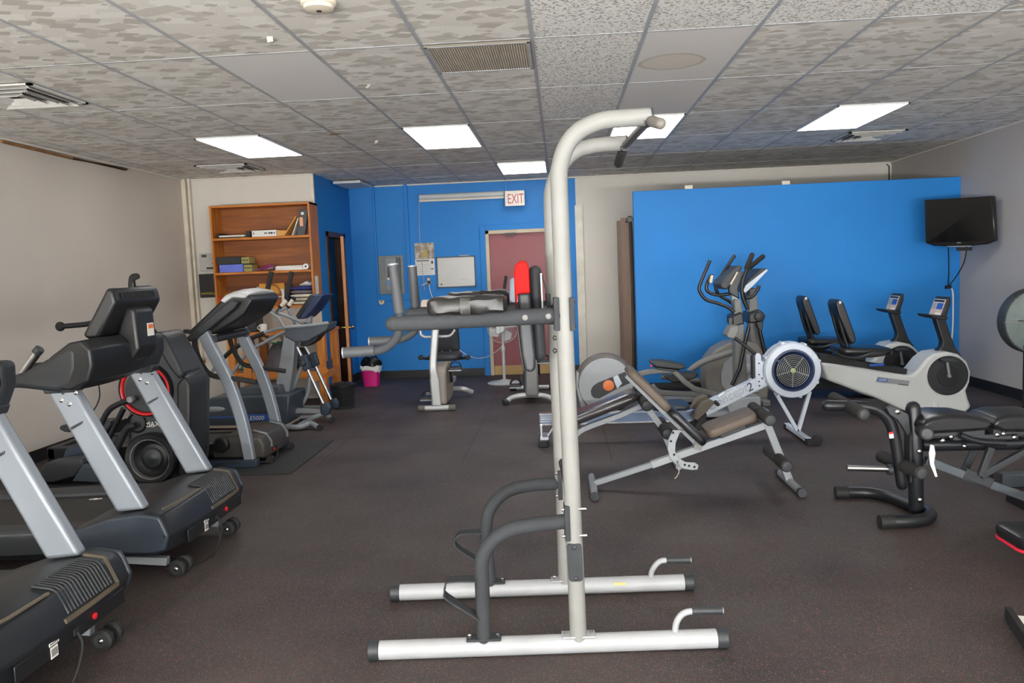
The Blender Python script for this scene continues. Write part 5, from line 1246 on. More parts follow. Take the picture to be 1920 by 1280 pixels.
PR(t, yw-.066, yw-.06, [(1667,812),(1675,811),(1676,821),(1668,822)], 'warning_sticker', PAPER, 0); PR(t, yw-.068, yw-.0655, [(1667,810),(1675,809),(1675,813),(1667,814)], 'sticker_band', RED, 0)
# bench beam, braces
g = MB(); g.tube(aYs(yw, [(1728,834),(1930,830)]), .036, 20); g.build('bench_beam', BLACKM, t)
g = MB(); W = aYs(yw-.04, [(1735,862),(1808,888)]); g.bar(W, .04, .04); g.build('lower_beam', DARK, t, bevel=.003)
g = MB(); W = aYs(yw-.04, [(1735,862),(1808,890),(1852,906),(1960,945)]); g.bar(W, .044, .046); g.build('lower_rail', M('gunmetal_paint', (84, 90, 96), .4, .4), t, bevel=.003)
g = MB(); W = aYs(yw-.04, [(1806,885),(1856,905)]); g.bar(W, .055, .058); g.build('rail_sleeve', DARK, t, bevel=.004)
TBs = [((1838,892),(1858,838)), ((1838,892),(1935,838))]
for a, b in TBs:
    g = MB(); g.bar(aYs(yw-.07, [a, b]), .03, .035); g.build('brace', DARK, t, bevel=.003)
g = MB(); g.bar(aYs(yw+.1, [(1808,882),(1826,842)]), .03, .035); g.build('brace', DARK, t, bevel=.003)
for pts, nm in (([(1728,804),(1733,790),(1750,781),(1778,777),(1820,778),(1855,786),(1862,796),(1850,808),(1800,812),(1752,815),(1738,813)], 'seat_pad'), ([(1860,798),(1868,784),(1890,777),(1960,776),(1960,812),(1880,812)], 'back_pad')):
    W = aYs(yw-.14, pts); c = sum(W, Vector())/len(W); rings = []
    for yy, s in ((yw-.15,.72),(yw-.13,.9),(yw-.09,.98),(yw,1.02),(yw+.09,.98),(yw+.13,.9),(yw+.15,.72)):
        rings.append([Vector((c.x+(v.x-c.x)*(.9+.1*s), yy, c.z+(v.z-c.z)*s)) for v in W])
    MB().loft(rings).build(nm, VINYL, t, bevel=.012, ang=25)
    g = MB(); x0_, x1_ = min(v.x for v in W)+.03, max(v.x for v in W)-.02; z_ = min(v.z for v in W); g.box(x0_, x1_, yw-.1, yw+.1, z_-.02, z_+.02); g.build(nm+'_board', DARK, t, bevel=.004)
g = MB()
for px, py in ((1784,819),(1768,826),(1809,836),(1870,815),(1882,813),(1902,820),(1724,846),(1725,937)):
    q = aY(px, py, yw-.11 if py < 830 else yw-.05); g.lathe((q.x, q.y, q.z), (0,-1,0), [(.012,-.02),(.012,.004),(.006,.008),(0,.009)], 14)
g.build('bolt', CHROME, t)
TB(t, yw-.13, [(1800,815),(1815,822),(1840,828),(1886,831)], .017, 'side_grip', BLACKM)
PR(t, yw-.09, yw-.085, [(1745,833),(1751,835),(1754,850),(1751,868),(1758,893),(1754,894),(1744,870),(1742,850)], 'paper_tag', PAPER, 0)
PR(t, yw-.1, yw+.1, [(1776,818),(1910,812),(1910,824),(1790,826)], 'seat_carrier', DARK, .004)
# rear stand (off to the right)
xq = aY(1960, 945, yw-.04).x; g = MB(); g.box(xq-.03, xq+.03, yw-.3, yw+.3, 0, .06); g.build('rear_foot', BLACKM, t, bevel=.004); g = MB(); g.box(xq-.03, xq+.03, yw-.03, yw+.03, .05, .6); g.build('rear_post', BLACKM, t, bevel=.004)

# ---- dark machine parts at the right edge
YQ = 5.35
t = thing('bench_frame', 'dark steel floor beam of another machine at the right edge, behind the weight bench', 'exercise machine', (3.2, YQ, 0))
a = aY(1862, 908, YQ); zc = .05
g = MB(); xa = aZ(1862, 912, .0).x; ya = aZ(1862, 912, 0).y
g.box(xa+.03, xa+1.2, ya-.03, ya+.05, .0, .085); g.build('floor_beam', SLATE, t, bevel=.006)
MB().box(xa-.015, xa+.04, ya-.036, ya+.056, .0, .092).build('rubber_end', RUBBER, t, bevel=.006)
g = MB(); g.box(xa+1.1, xa+1.2, ya-.03, ya+.05, .08, .9); g.build('post', SLATE, t, bevel=.006)
q = aZ(1890, 1040, .0)
YS = 3.7
t = thing('padded_bench', 'black bench pad with red piping poking in at the right edge', 'exercise bench', (2.45, YS, 0))
c0 = aY(1891, 1003, YS)
MB().pad((c0.x+.58, YS-.02, c0.z-.02), (.6,0,-.02), (0,.15,0), (0,0,.035), rr=.5).build('bench_pad', VINYL, t)
MB().pad((c0.x+.58, YS-.02, c0.z-.052), (.6,0,-.02), (0,.152,0), (0,0,.007), rr=.5).build('red_piping', M('red_piping_vinyl', (216, 34, 62), .4), t)
g = MB(); g.box(c0.x+.4, c0.x+1.1, YS-.05, YS+.03, c0.z-.13, c0.z-.07); g.box(c0.x+.9, c0.x+.97, YS-.05, YS+.03, 0, c0.z-.07); g.box(c0.x+.6, c0.x+1.2, YS-.25, YS+.25, 0, .05) if False else g.box(c0.x+.88, c0.x+.99, YS-.25, YS+.22, 0, .05); g.build('bench_stand', BLACKM, t, bevel=.004)
t = thing('step_platform', 'black-edged platform with pale deck at the lower right edge', 'step platform', (2.3, 3.1, 0))
A, B = aZ(1884, 1136, .06), aZ(1925, 1196, .06)
dv = (B-A).normalized(); nv_ = Vector((-dv.y, dv.x, 0)); nv_ = nv_ if nv_.x > 0 else -nv_
g = MB(); g.prism([(A.x, A.y, 0), (A.x+dv.x*.6, A.y+dv.y*.6, 0), (A.x+dv.x*.6, A.y+dv.y*.6, .06), (A.x, A.y, .06)], nv_*.025); g.build('edge_board', RUBBER, t, bevel=.003)
C0 = A+nv_*.025; g = MB(); g.prism([(C0.x+dv.x*.06, C0.y+dv.y*.06, 0.0), (C0.x+dv.x*.6, C0.y+dv.y*.6, 0.0), (C0.x+dv.x*.6+nv_.x*.7, C0.y+dv.y*.6+nv_.y*.7, 0.0), (C0.x+dv.x*.06+nv_.x*.7, C0.y+dv.y*.06+nv_.y*.7, 0.0)], (0,0,.052)); g.build('deck', PAPER, t, bevel=.004)
# ================================================================== BOOKCASE, WORKBENCH AND WHAT STANDS ON THEM
def single(mb, name, mat, label, cat, base, group=None, bevel=0, **k):
    return tag(mb.build(name, mat, base=base, bevel=bevel, **k), label, cat, group)
BY0, BY1 = 9.34, YALC-.004
xl, xr = aY(398, 480, BY0).x, aY(585, 470, BY0).x
ztop = aY(490, 382, BY0).z; zs = [aY(490, 443.5, BY0).z, aY(497, 508, BY0).z, aY(505, 574, BY0).z]
zdesk = aY(470, 622, BY0-.1).z
t = thing('bookcase', 'orange-brown wooden wall bookcase with three open shelves in the left alcove', 'bookcase', ((xl+xr)/2, (BY0+BY1)/2, zs[2]-.02))
for x in (xl, xr-.025): MB().box(x, x+.025, BY0, BY1, zs[2]-.03, ztop).build('side_panel', PINEV, t, bevel=.002)
MB().box(xl, xr, BY0-.004, BY1, ztop-.025, ztop).build('top_panel', PINE, t, bevel=.002)
MB().box(xl+.02, xr-.02, BY1-.012, BY1-.002, zs[2]-.02, ztop-.02).build('back_panel', PLY, t)
for z in zs: MB().box(xl+.025, xr-.025, BY0-.004, BY1-.01, z-.028, z).build('shelf', PINE, t, bevel=.002)
def onsh(px, y): return aY(px, 480, y).x
Z1, Z2, Z3 = zs
BLKB = M('black_cardboard', (40, 40, 42), .6); OLIVE = M('olive_box_side', (150, 142, 84), .7); LAV = M('periwinkle_box', (98, 112, 204), .55)
KRAFT = M('tan_envelope_paper', (206, 152, 76), .75, mott=.08)
# top shelf
x0, x1 = aY(406, 440, 9.36).x, aY(467, 440, 9.36).x; zz = Z1
t = thing('document_tray', 'black document tray with papers on the top shelf of the bookcase, far left', 'tray', ((x0+x1)/2, 9.48, Z1))
g = MB(); g.box(x0, x1, 9.36, 9.6, Z1, Z1+.012); g.box(x0, x0+.03, 9.36, 9.6, Z1, Z1+.06); g.box(x1-.05, x1, 9.4, 9.6, Z1, Z1+.075); g.build('tray_body', BLACK, t, bevel=.004)
MB().box(x0+.03, x1-.06, 9.362, 9.58, Z1+.014, Z1+.032).build('papers', PAPER, t)
x0, x1 = aY(472, 440, 9.36).x, aY(518, 440, 9.36).x
t = thing('ring_binder', 'white box file lying flat in the middle of the top shelf', 'binder', ((x0+x1)/2, 9.48, Z1))
MB().box(x0, x1, 9.36, 9.6, Z1, Z1+.075).build('binder_cover', PAPER, t, bevel=.004)
g = MB()
for i, f in enumerate((.06, .52, .58, .68, .73, .78, .82, .9)): g.box(x0+(x1-x0)*f, x0+(x1-x0)*f+.012, 9.3585, 9.361, Z1+.03, Z1+.05)
g.build('spine_marks', INK, t, smooth=False)
x0, x1 = aY(518, 440, 9.4).x, aY(531, 440, 9.4).x
single(MB().box(x0+.003, x1+.03, 9.42, 9.6, Z1, Z1+.07), 'padded_envelope', KRAFT, 'tan envelope lying flat between the white box file and the leaning envelope', 'envelope', (x0, 9.5, Z1), bevel=.006)
def lean(px0, px1, pyt, pxt, w, name, mat, label, cat, dep=.2, y0=9.37):
    a = aY(px0, 442, y0); b = aY(pxt, pyt, y0); g = MB(); a.z = Z1; d = (b-a).normalized(); n = Vector((d.z, 0, -d.x))*w
    g.prism([a, b, b+n, Vector((a.x+w/max(.2,d.z), a.y, Z1))], (0, dep, 0)); return single(g, name, mat, label, cat, a, bevel=.002)
lean(531, 0, 405, 554, .012, 'leaning_envelope', KRAFT, 'big tan envelope leaning at a slant on the top shelf', 'envelope')
lean(547, 0, 408, 558, .01, 'leaning_folder', PAPER, 'white folder leaning against the black package on the top shelf', 'folder')
a = aY(556, 441, 9.38); a.z = Z1; b = aY(562, 392, 9.38); c2 = aY(577, 392, 9.38); d2 = aY(572, 441, 9.38); d2.z = Z1
t = thing('blister_package', 'black and clear plastic package with an orange label on the top shelf', 'package', tuple((a+d2)/2))
MB().prism([a, b, c2, d2], (0, .12, 0)).build('package_body', M('dark_clear_plastic', (70, 70, 74), .25, mott=.3, mscale=14), t, bevel=.006)
q = aY(565, 415, 9.376); g = MB(); g.box(q.x-.02, q.x+.02, 9.373, 9.379, q.z-.055, q.z+.05); g.build('orange_label', M('peach_label', (216, 150, 110), .6), t, smooth=False)
q = aY(567, 400, 9.376); g = MB(); g.box(q.x-.016, q.x+.016, 9.373, 9.379, q.z-.016, q.z+.016); g.build('white_label', PAPER, t, smooth=False)
x0 = aY(575, 430, 9.42).x; single(MB().box(x0-.01, min(x0+.03, xr-.028), 9.44, 9.6, Z1, Z1+.3), 'upright_book', M('dark_red_book', (104, 48, 36), .6), 'dark red book standing against the right end of the top shelf', 'book', (x0, 9.5, Z1), bevel=.003)
# middle shelf
def lidbox(px0, px1, pxs, z0, z1, lid, label, y0=9.36):
    x0, x1, x2 = aY(px0, 500, y0).x, aY(px1, 500, y0).x, aY(pxs, 500, y0).x
    t = thing('storage_box', label, 'box', ((x0+x2)/2, 9.47, z0))
    MB().box(x0, x1, y0, y0+.22, z0+.002, z1).build('box_front', lid, t, bevel=.003)
    MB().box(x1, x1+.10, y0+.03, y0+.22, z0+.002, z1-.01).build('box_side', OLIVE, t, bevel=.003)
    g = MB(); g.box(x1+.01, x1+.09, y0+.027, y0+.031, (z0+z1)/2-.006, (z0+z1)/2+.004); g.build('side_print', INK, t, smooth=False)
h1 = aY(430, 495.5, 9.36).z; h2 = aY(430, 481.5, 9.36).z
lidbox(411, 455, 470, Z2, h1-.002, LAV, 'periwinkle blue box on the middle shelf, under the black box')
lidbox(407, 451, 467, h1, h2, BLKB, 'black box stacked on the blue box on the middle shelf')
x0, x1 = aY(474, 500, 9.4).x, aY(511, 500, 9.4).x
g = MB(); n = 10; rings = []
for i in range(n+1):
    f = i/n; rr = []
    for k in range(10):
        th = 2*math.pi*k/10; h = .02+.045*f*(1-.3*abs(math.sin(7*f))); rr.append(Vector((x0+(x1-x0)*f, 9.45+.05*math.cos(th)*(1-.4*abs(f-.5)), Z2+.004+h*.5+h*.5*math.sin(th)+.012*f)))
    rings.append(rr)
g.loft(rings); t = thing('plastic_bag', 'crumpled clear bag of purple things lying on the middle shelf', 'bag', ((x0+x1)/2, 9.45, Z2)); g.build('bag_body', M('crumpled_clear_purple', (150, 120, 140), .3, mott=.35, mscale=22), t)
g = MB(); g.tube([(x0+.1, 9.40, Z2+.03), (x1-.02, 9.40, Z2+.07)], .018, 10, rnd=True); g.build('purple_contents', M('purple_plastic', (130, 40, 90), .4), t)
x0, x1 = aY(514, 502, 9.38).x, aY(568, 502, 9.38).x
g = MB()
for i in range(5): g.obox(((x0+x1)/2+.006*math.sin(i*2.3), 9.48, Z2+.006+i*.0105), ((x1-x0)/2-.01*(i%3), .02*math.sin(i), 0), (-.01, .1, 0), (0, 0, .005))
single(g, 'paper_stack', PAPER, 'untidy stack of white papers on the middle shelf', 'paper stack', ((x0+x1)/2, 9.48, Z2))
q = aY(573, 499, 9.37); t = thing('paper_roll', 'white paper roll on the middle shelf against the right side', 'paper roll', (q.x, 9.45, Z2))
g = MB(); g.lathe((q.x, 9.37, Z2+.036), (0,1,0), [(.012,.0),(.034,0),(.034,.2),(.012,.2),(.012,0)], 24); g.build('roll', PAPER, t); MB().cyl((q.x, 9.369, Z2+.036), (q.x, 9.5, Z2+.036), .0115).build('roll_core', DARK, t)
# lower shelf
t = thing('red_cloth', None, None, (0, 0, 0)); bpy.data.objects.remove(t)
q = aY(419, 568, 9.4); g = MB(); g.prism([(q.x-.05, 9.38, Z3), (q.x-.045, 9.38, Z3+.14), (q.x+.0, 9.38, Z3+.06), (q.x+.06, 9.38, Z3)], (0, .05, 0)); single(g, 'red_pennant', RED, 'red folded cloth at the left end of the lowest bookcase shelf', 'cloth', (q.x, 9.4, Z3), bevel=.006)
x0, x1 = aY(494, 560, 9.38).x, aY(524, 560, 9.38).x; xm = (x0+x1)/2; hb = .14
WICK = M('woven_wicker', (156, 92, 46), .65, mott=.35, mscale=60, bump=.6, bscale=90)
t = thing('wicker_basket', 'arched brown wicker basket in front of orange papers on the lowest bookcase shelf', 'basket', (xm, 9.45, Z3))
MB().lathe((xm, 9.45, Z3), (0,0,1), [(.0,.001),(.085,.001),(.1,.06),(.105,hb),(.098,hb),(.09,.02),(0,.02)], 28).build('basket_body', WICK, t)
g = MB(); g.tube([(xm+.1*math.cos(a), 9.43, Z3+hb*.9+.13*math.sin(a)) for a in [math.pi*i/16 for i in range(17)]], .012, 8); g.build('basket_handle', WICK, t)
g = MB(); g.lathe((xm, 9.45, Z3+.1), (0,0,1), [(.103,0),(.108,.008),(.103,.016)], 28); g.build('cream_band', CREAM, t)
x0, x1 = aY(482, 550, 9.5).x, aY(535, 550, 9.5).x
single(MB().prism([(x0, 9.53, Z3), (x1, 9.53, Z3), (x1-.02, 9.53, Z3+.27), (x0+.02, 9.53, Z3+.27)], (0, .03, 0)), 'orange_folder', M('orange_yellow_card', (224, 160, 60), .6, mott=.1), 'orange-yellow card folder standing behind the wicker basket', 'folder', ((x0+x1)/2, 9.55, Z3), bevel=.003)
x0, x1 = aY(480, 550, 9.45).x, aY(495, 550, 9.45).x
single(MB().prism([(x0, 9.46, Z3), (x1, 9.46, Z3), (x1-.01, 9.46, Z3+.2), (x0+.01, 9.46, Z3+.24)], (0, .025, 0)), 'magazine', M('pale_magazine_cover', (196, 200, 200), .5, mott=.4, mscale=18), 'pale magazine standing left of the wicker basket', 'magazine', (x0, 9.47, Z3), bevel=.002)
x0, x1 = aY(524, 550, 9.42).x, aY(531, 550, 9.42).x
single(MB().prism([(x0, 9.45, Z3), (x1, 9.45, Z3), (x1, 9.45, Z3+.2), (x0, 9.45, Z3+.2)], (0, .03, 0)), 'booklet', PAPER, 'white booklet standing right of the wicker basket', 'booklet', (x0, 9.46, Z3), bevel=.002)
x0, x1 = aY(534, 550, 9.42).x, aY(540, 550, 9.42).x
single(MB().box(x0, x1, 9.44, 9.58, Z3, Z3+.25), 'upright_book', BLKB, 'black and white book standing between the folder and the towels', 'book', (x0, 9.5, Z3), bevel=.003)
# towels and cloths
TOW = [((200, 192, 176), 'cream folded towel at the bottom of the pile on the lowest shelf'), ((178, 168, 152), 'beige folded towel second from the bottom of the shelf pile'), ((206, 198, 184), 'pale towel in the middle of the shelf pile'), ((110, 104, 110), 'grey folded towel under the blue one on the shelf pile'), ((44, 50, 120), 'dark blue folded towel near the top of the shelf pile')]
x0, x1 = aY(545, 560, 9.4).x, aY(589, 560, 9.4).x
for i, (c, lb) in enumerate(TOW):
    z = Z3+.002+i*.044; w_ = (x1-x0)/2-.012*(i % 2)
    g = MB(); rings = []
    for k in range(9):
        f = k/8; e = (1-(abs(2*f-1))**5*.55)
        rings.append([Vector(((x0+x1)/2-w_+2*w_*f+.01*math.sin(i), 9.46+.09*math.copysign(abs(math.cos(th))**.5, math.cos(th)), z+.0215+.0205*e*math.copysign(abs(math.sin(th))**.6, math.sin(th))+.0*f)) for th in [2*math.pi*q/14 for q in range(14)]])
    g.loft(rings); single(g, 'folded_towel', M('towel_cloth', c, .9, mott=.15, mscale=25, bump=.4, bscale=140), lb, 'towel', ((x0+x1)/2, 9.46, z), 'towels piled on the lowest bookcase shelf')
zt_ = Z3+.002+5*.044; g = MB(); rings = []
for k in range(9):
    f = k/8; h = .03+.07*f*abs(math.sin(3+4*f)); rings.append([Vector((x0+.12+(x1-x0-.14)*f, 9.46+.07*math.cos(th), zt_+h*.5+h*.5*math.sin(th))) for th in [2*math.pi*q/10 for q in range(10)]])
g.loft(rings); single(g, 'plastic_bag', M('crumpled_white_plastic', (214, 214, 212), .35, mott=.15, mscale=20), 'crumpled white plastic bag on top of the towel pile', 'bag', ((x0+x1)/2, 9.46, zt_))
q = aX(596, 534, xr+.001); single(MB().box(xr+.001, xr+.004, 9.39, 9.5, aX(596, 553, xr).z, aX(596, 517, xr).z), 'paper_notice', PAPER, 'white paper notice taped to the right side of the bookcase', 'notice', (xr, 9.45, 1.2), smooth=False)
# grey alarm box and black poster on the white wall
YW_ = YALC-.002
a, b = aY(375, 476, YW_-.06), aY(405, 507, YW_-.06); t = thing('alarm_box', 'grey metal alarm box on the white wall left of the bookcase', 'electrical box', ((a.x+b.x)/2, YW_, b.z))
MB().box(a.x, b.x+.05, YW_-.08, YW_, b.z, a.z).build('box_body', M('light_grey_box', (176, 174, 168), .5), t, bevel=.004)
for (u0, v0, u1, v1), m_ in (((378, 478, 387, 482), DARK), ((387, 501, 402, 504), DARK)):
    p, q = aY(u0, v0, YW_-.081), aY(u1, v1, YW_-.081); MB().box(p.x, q.x, YW_-.083, YW_-.08, q.z, p.z).build('box_label', m_, t, smooth=False)
p = aY(399, 493.5, YW_-.08); MB().cyl((p.x, YW_-.084, p.z), (p.x, YW_-.08, p.z), .008).build('lock', RUBBER, t)
a, b = aY(373, 514, YW_), aY(408, 557, YW_); t = thing('wall_poster', 'black poster with yellow lettering on the wall below the grey box', 'poster', ((a.x+b.x)/2, YW_, b.z))
MB().box(a.x, b.x+.1, YW_-.008, YW_, b.z, a.z).build('poster_sheet', M('black_poster', (26, 28, 26), .5), t)
YEL = M('yellow_print', (196, 170, 60), .6); p = aY(377, 552.5, YW_-.01); text('lettering', 'RAVITECH', YEL, t, (p.x, YW_-.0085, p.z), (1,0,0), (0,0,1), .037)
MB().box(p.x+.15, b.x+.08, YW_-.0095, YW_-.008, p.z-.004, p.z-.001).build('yellow_line', YEL, t, smooth=False)
# workbench under the bookcase
wx0, wx1 = aY(425, 625, 9.1).x, aY(612, 620, 9.1).x; WY0, WY1 = 9.02, BY1; zd = aY(560, 620, WY0).z; zsh = aY(540, 697, WY0).z
t = thing('workbench', 'rough pine workbench with a lower shelf under the bookcase', 'workbench', ((wx0+wx1)/2, 9.3, 0))
MB().box(wx0, wx1, WY0, WY1, zd-.04, zd).build('bench_top', PINE, t, bevel=.003)
MB().box(wx0, wx1, WY0+.04, WY1-.05, zsh-.09, zsh).build('lower_shelf', PINE, t, bevel=.003)
for x in (wx0+.02, aY(453, 650, WY0).x, wx1-.1):
    for y in (WY0+.01, WY1-.1): MB().box(x, x+.09, y, y+.09, 0, zd-.04).build('leg', PINEV, t, bevel=.003)
g = MB()
g.bar([(wx1-.055, WY0-.01, .12), (wx1-.055, WY0-.01, .2)], .05, .02)
p0, p1 = aY(582, 715, WY0), aY(612, 690, WY0); g.bar([p0, p1], .03, .09); g.build('diagonal_brace', PINE, t, bevel=.002)
# things on the workbench
def dk(px, py, y): return aY(px, py, y)
a, b = aY(466, 566, 9.2), aY(488, 620, 9.2)
t = thing('loudspeaker', 'black loudspeaker on the workbench behind the curved treadmill console', 'loudspeaker', ((a.x+b.x)/2, 9.2, zd))
MB().box(a.x, b.x, 9.1, 9.32, zd, a.z).build('cabinet', BLACK, t, bevel=.006)
MB().lathe(((a.x+b.x)/2, 9.1, zd+.1), (0,-1,0), [(.05,0),(.05,.004),(.03,-.004),(0,-.002)], 24).build('woofer', DARK, t); MB().lathe(((a.x+b.x)/2, 9.1, zd+.24), (0,-1,0), [(.025,0),(.025,.004),(0,.003)], 20).build('tweeter', DARK, t)
c = aY(494, 616, 9.08); t = thing('mug', 'white mug on the workbench beside the loudspeaker', 'mug', (c.x, 9.08, zd))
MB().lathe((c.x, 9.08, zd), (0,0,1), [(0,.0),(.038,0),(.042,.01),(.042,.09),(.038,.09),(.037,.01),(0,.008)], 24).build('cup', PAPER, t)
g = MB(); g.tube([(c.x-.04-.03*math.sin(math.pi*i/8), 9.08, zd+.075-.055*i/8) for i in range(9)], .006, 8); g.build('handle', PAPER, t)
a, b = aY(505, 655, 9.2), aY(528, 697, 9.2); xc = (a.x+b.x)/2+.02
t = thing('duffel_bag', 'slouching grey cloth bag on the lower workbench shelf', 'bag', (xc, 9.25, zsh))
rings = []
for i in range(12):
    f = i/11; z = zsh+.002+.34*f; r = (.17*(1-.15*f-.55*f**3)); rings.append([Vector((xc+.03*f+r*math.cos(th)*(1+.06*math.sin(5*th+3*f)), 9.25+r*.75*math.sin(th)*(1+.05*math.sin(4*th)), z)) for th in [2*math.pi*k/22 for k in range(22)]])
MB().loft(rings).build('bag_body', M('dark_grey_cloth', (84, 80, 84), .85, mott=.18, mscale=9, bump=.5, bscale=60), t)
g = MB(); rings = []
for i in range(5):
    f = i/4; r = .075+.03*f; rings.append([Vector((xc-.03-.06*f+r*math.cos(th)*(1+.15*math.sin(3*th)), 9.25+r*.7*math.sin(th), zsh+.325+.06*f+.02*math.sin(2*th))) for th in [2*math.pi*k/16 for k in range(16)]])
g.loft(rings, caps=False); g.build('cream_lining', CREAM, t); g = MB(); g.tube([(xc+.02+.085*math.cos(th), 9.25+.075*math.sin(th), zsh+.325) for th in [2*math.pi*k/20 for k in range(21)]], .009, 8, caps=False); g.build('green_cord', M('green_cord', (40, 130, 90), .7), t)
a, b = aY(441, 694, 9.12), aY(477, 698, 9.12); t = thing('laptop', 'closed silver laptop on the lower workbench shelf', 'laptop', ((a.x+b.x)/2, 9.25, zsh))
MB().box(a.x, b.x, 9.12, 9.36, zsh, zsh+.02).build('base', ALU, t, bevel=.004); MB().box(a.x, b.x, 9.122, 9.36, zsh+.021, zsh+.034).build('lid', SLATE, t, bevel=.004)
g = MB()
for i in range(5): g.box(a.x+.02+i*.045, a.x+.045+i*.045, 9.1185, 9.121, zsh+.006, zsh+.013)
g.build('ports', RUBBER, t, smooth=False)
single(MB().box(a.x+.06, b.x+.02, 9.14, 9.34, zsh+.036, zsh+.075), 'green_binder', M('teal_green_binder', (26, 120, 96), .5), 'teal green binder lying on the laptop', 'binder', (a.x+.1, 9.2, zsh+.036), bevel=.006)
a = aY(540, 680, 9.2); single(MB().ell((a.x+.15, 9.25, zsh+.13), .12, .1, .128), 'sports_bag', M('black_nylon', (34, 34, 36), .7, mott=.3, bump=.4, bscale=40), 'black rounded bag on the lower workbench shelf, right of the grey cloth bag', 'bag', (a.x+.09, 9.25, zsh))
a, b = aY(577, 676, 9.05), aY(613, 695, 9.05); single(MB().box(a.x, b.x, 9.05, 9.3, zsh+.001, zsh+.11), 'dark_case', SLATE, 'dark grey case at the right end of the lower workbench shelf', 'case', ((a.x+b.x)/2, 9.15, zsh), bevel=.008)
a = aY(474, 722, 9.15); g = MB(); g.lathe((a.x, 9.3, 0), (0,0,1), [(0,0),(.17,0),(.2,.05),(.19,a.z-.05),(.12,a.z),(0,a.z+.01)], 24); single(g, 'blue_tub', M('royal_blue_plastic', (30, 60, 170), .4), 'royal blue lidded tub on the floor under the workbench', 'tub', (a.x, 9.3, 0))
# little pine ledges and pipe fittings at the left corner
for i, (u0, u1, v) in enumerate(((338, 372, 682), (355, 380, 719))):
    a, b = aY(u0, v, 9.0), aY(u1, v, 9.0); t = thing('wall_ledge', ['upper pine ledge fixed to the left wall in the corner', 'lower pine ledge fixed to the left wall in the corner'][i], 'wall shelf', (XL, 9.0, a.z))
    MB().box(XL+.001, b.x, 8.9, 9.2, a.z-.02, a.z+.02).build('board', PINE, t, bevel=.003); MB().prism([(XL+.001, 9.0, a.z-.02), (XL+.16, 9.0, a.z-.02), (XL+.001, 9.0, a.z-.12)], (0, .03, 0)).build('bracket', PINE, t)
g = MB(); a = aY(372, 706, 9.55); g.box(a.x-.06, a.x+.06, 9.42, 9.53, a.z-.05, a.z+.05); single(g, 'junction_box', CREAM, 'cream junction box on the corner pipe', 'electrical box', (a.x, 9.48, a.z-.05), bevel=.006)

# ================================================================== BACK WALL THINGS
# EXIT sign
YS_ = 11.12; a, b = aY(946, 358, YS_), aY(984, 385, YS_)
t = thing('exit_sign', 'white exit sign with red letters hanging in front of the back wall', 'sign', ((a.x+b.x)/2, YS_, b.z))
MB().box(a.x, b.x, YS_, YS_+.05, b.z, a.z).build('sign_box', M('aged_white_sign', (228, 218, 206), .5), t, bevel=.004)
EXR = M('faded_red_letters', (170, 62, 66), .5); h = a.z-b.z
text('lettering', 'EXIT', EXR, t, (a.x+.028, YS_-.002, b.z+h*.17), (1,0,0), (0,0,1), h*.90)
bpy.data.objects[t.children[-1].name]
g = MB(); g.tube([(a.x+.02, YS_+.025, a.z), (a.x+.02, YS_+.025, HC)], .003, 6); g.build('hanging_wire', GREY_PAINT, t)
lt = t.children[-2] if t.children[-2].name.startswith('lettering') else [c for c in t.children if c.name.startswith('lettering')][0]
xs = [v.co.x for v in lt.data.vertices]; wcur = max(xs)-min(xs); wt = (b.x-a.x)-.056; mnx = min(xs)
for v in lt.data.vertices: v.co.x = mnx+(v.co.x-mnx)*wt/wcur
# roller shade / screen case
a, b = aY(786, 370, YB-.08), aY(945, 363, YB-.08); r = .042
t = thing('roller_shade', 'white rolled-up projection screen case on the blue wall, left of the exit sign', 'roller screen', ((a.x+b.x)/2, YB-.06, a.z))
g = MB(); g.tube([(a.x, YB-.055, a.z), (b.x, YB-.055, a.z)], r, 18); g.build('case', OFFWHITE, t)
MB().box(a.x, b.x, YB-.07, YB-.06, a.z-.062, a.z-.035).build('hem_bar', CREAM, t)
g = MB(); g.tube(cr([(a.x-.01, YB-.05, a.z-.03), (a.x-.03, YB-.03, a.z-.6), (a.x-.01, YB-.02, a.z-1.0), (a.x-.0, YB-.02, a.z-1.3)], 4), .004, 6); g.build('pull_cord', M('pinkish_cord', (196, 170, 176), .7), t)
# breaker panel
a, b = aY(709, 480, YB), aY(760, 550, YB); t = thing('breaker_panel', 'grey electrical breaker panel set in a blue frame on the back wall', 'electrical panel', ((a.x+b.x)/2, YB, b.z))
PG = M('grey_panel_steel', (112, 118, 118), .45, .3, mott=.15, mscale=8)
MB().box(a.x, b.x, YB-.022, YB-.001, b.z, a.z).build('panel_plate', PG, t, bevel=.003)
xc0, xc1 = a.x+(b.x-a.x)*.28, a.x+(b.x-a.x)*.72
g = MB(); g.box(xc0, xc1, YB-.034, YB-.02, b.z+.05, a.z-.035); g.build('panel_door', M('grey_panel_door', (126, 132, 132), .4, .2), t, bevel=.003)
MB().box(xc1+.01, xc1+.06, YB-.06, YB-.02, b.z+.05, a.z-.035).build('open_lid', M('dark_grey_lid', (70, 82, 88), .45), t, bevel=.003)
g = MB()
for i in range(5): g.box(xc0+.03, xc0+.06, YB-.045, YB-.033, b.z+.24+i*.03, b.z+.262+i*.03)
g.build('breakers', RUBBER, t)
MB().box(xc0+.02, xc0+.09, YB-.037, YB-.033, b.z+.20, b.z+.235).build('cream_label', CREAM, t, smooth=False); MB().box(xc0+.02, xc0+.09, YB-.037, YB-.033, b.z+.13, b.z+.195).build('blue_label', M('pale_blue_label', (84, 142, 196), .5), t, smooth=False)
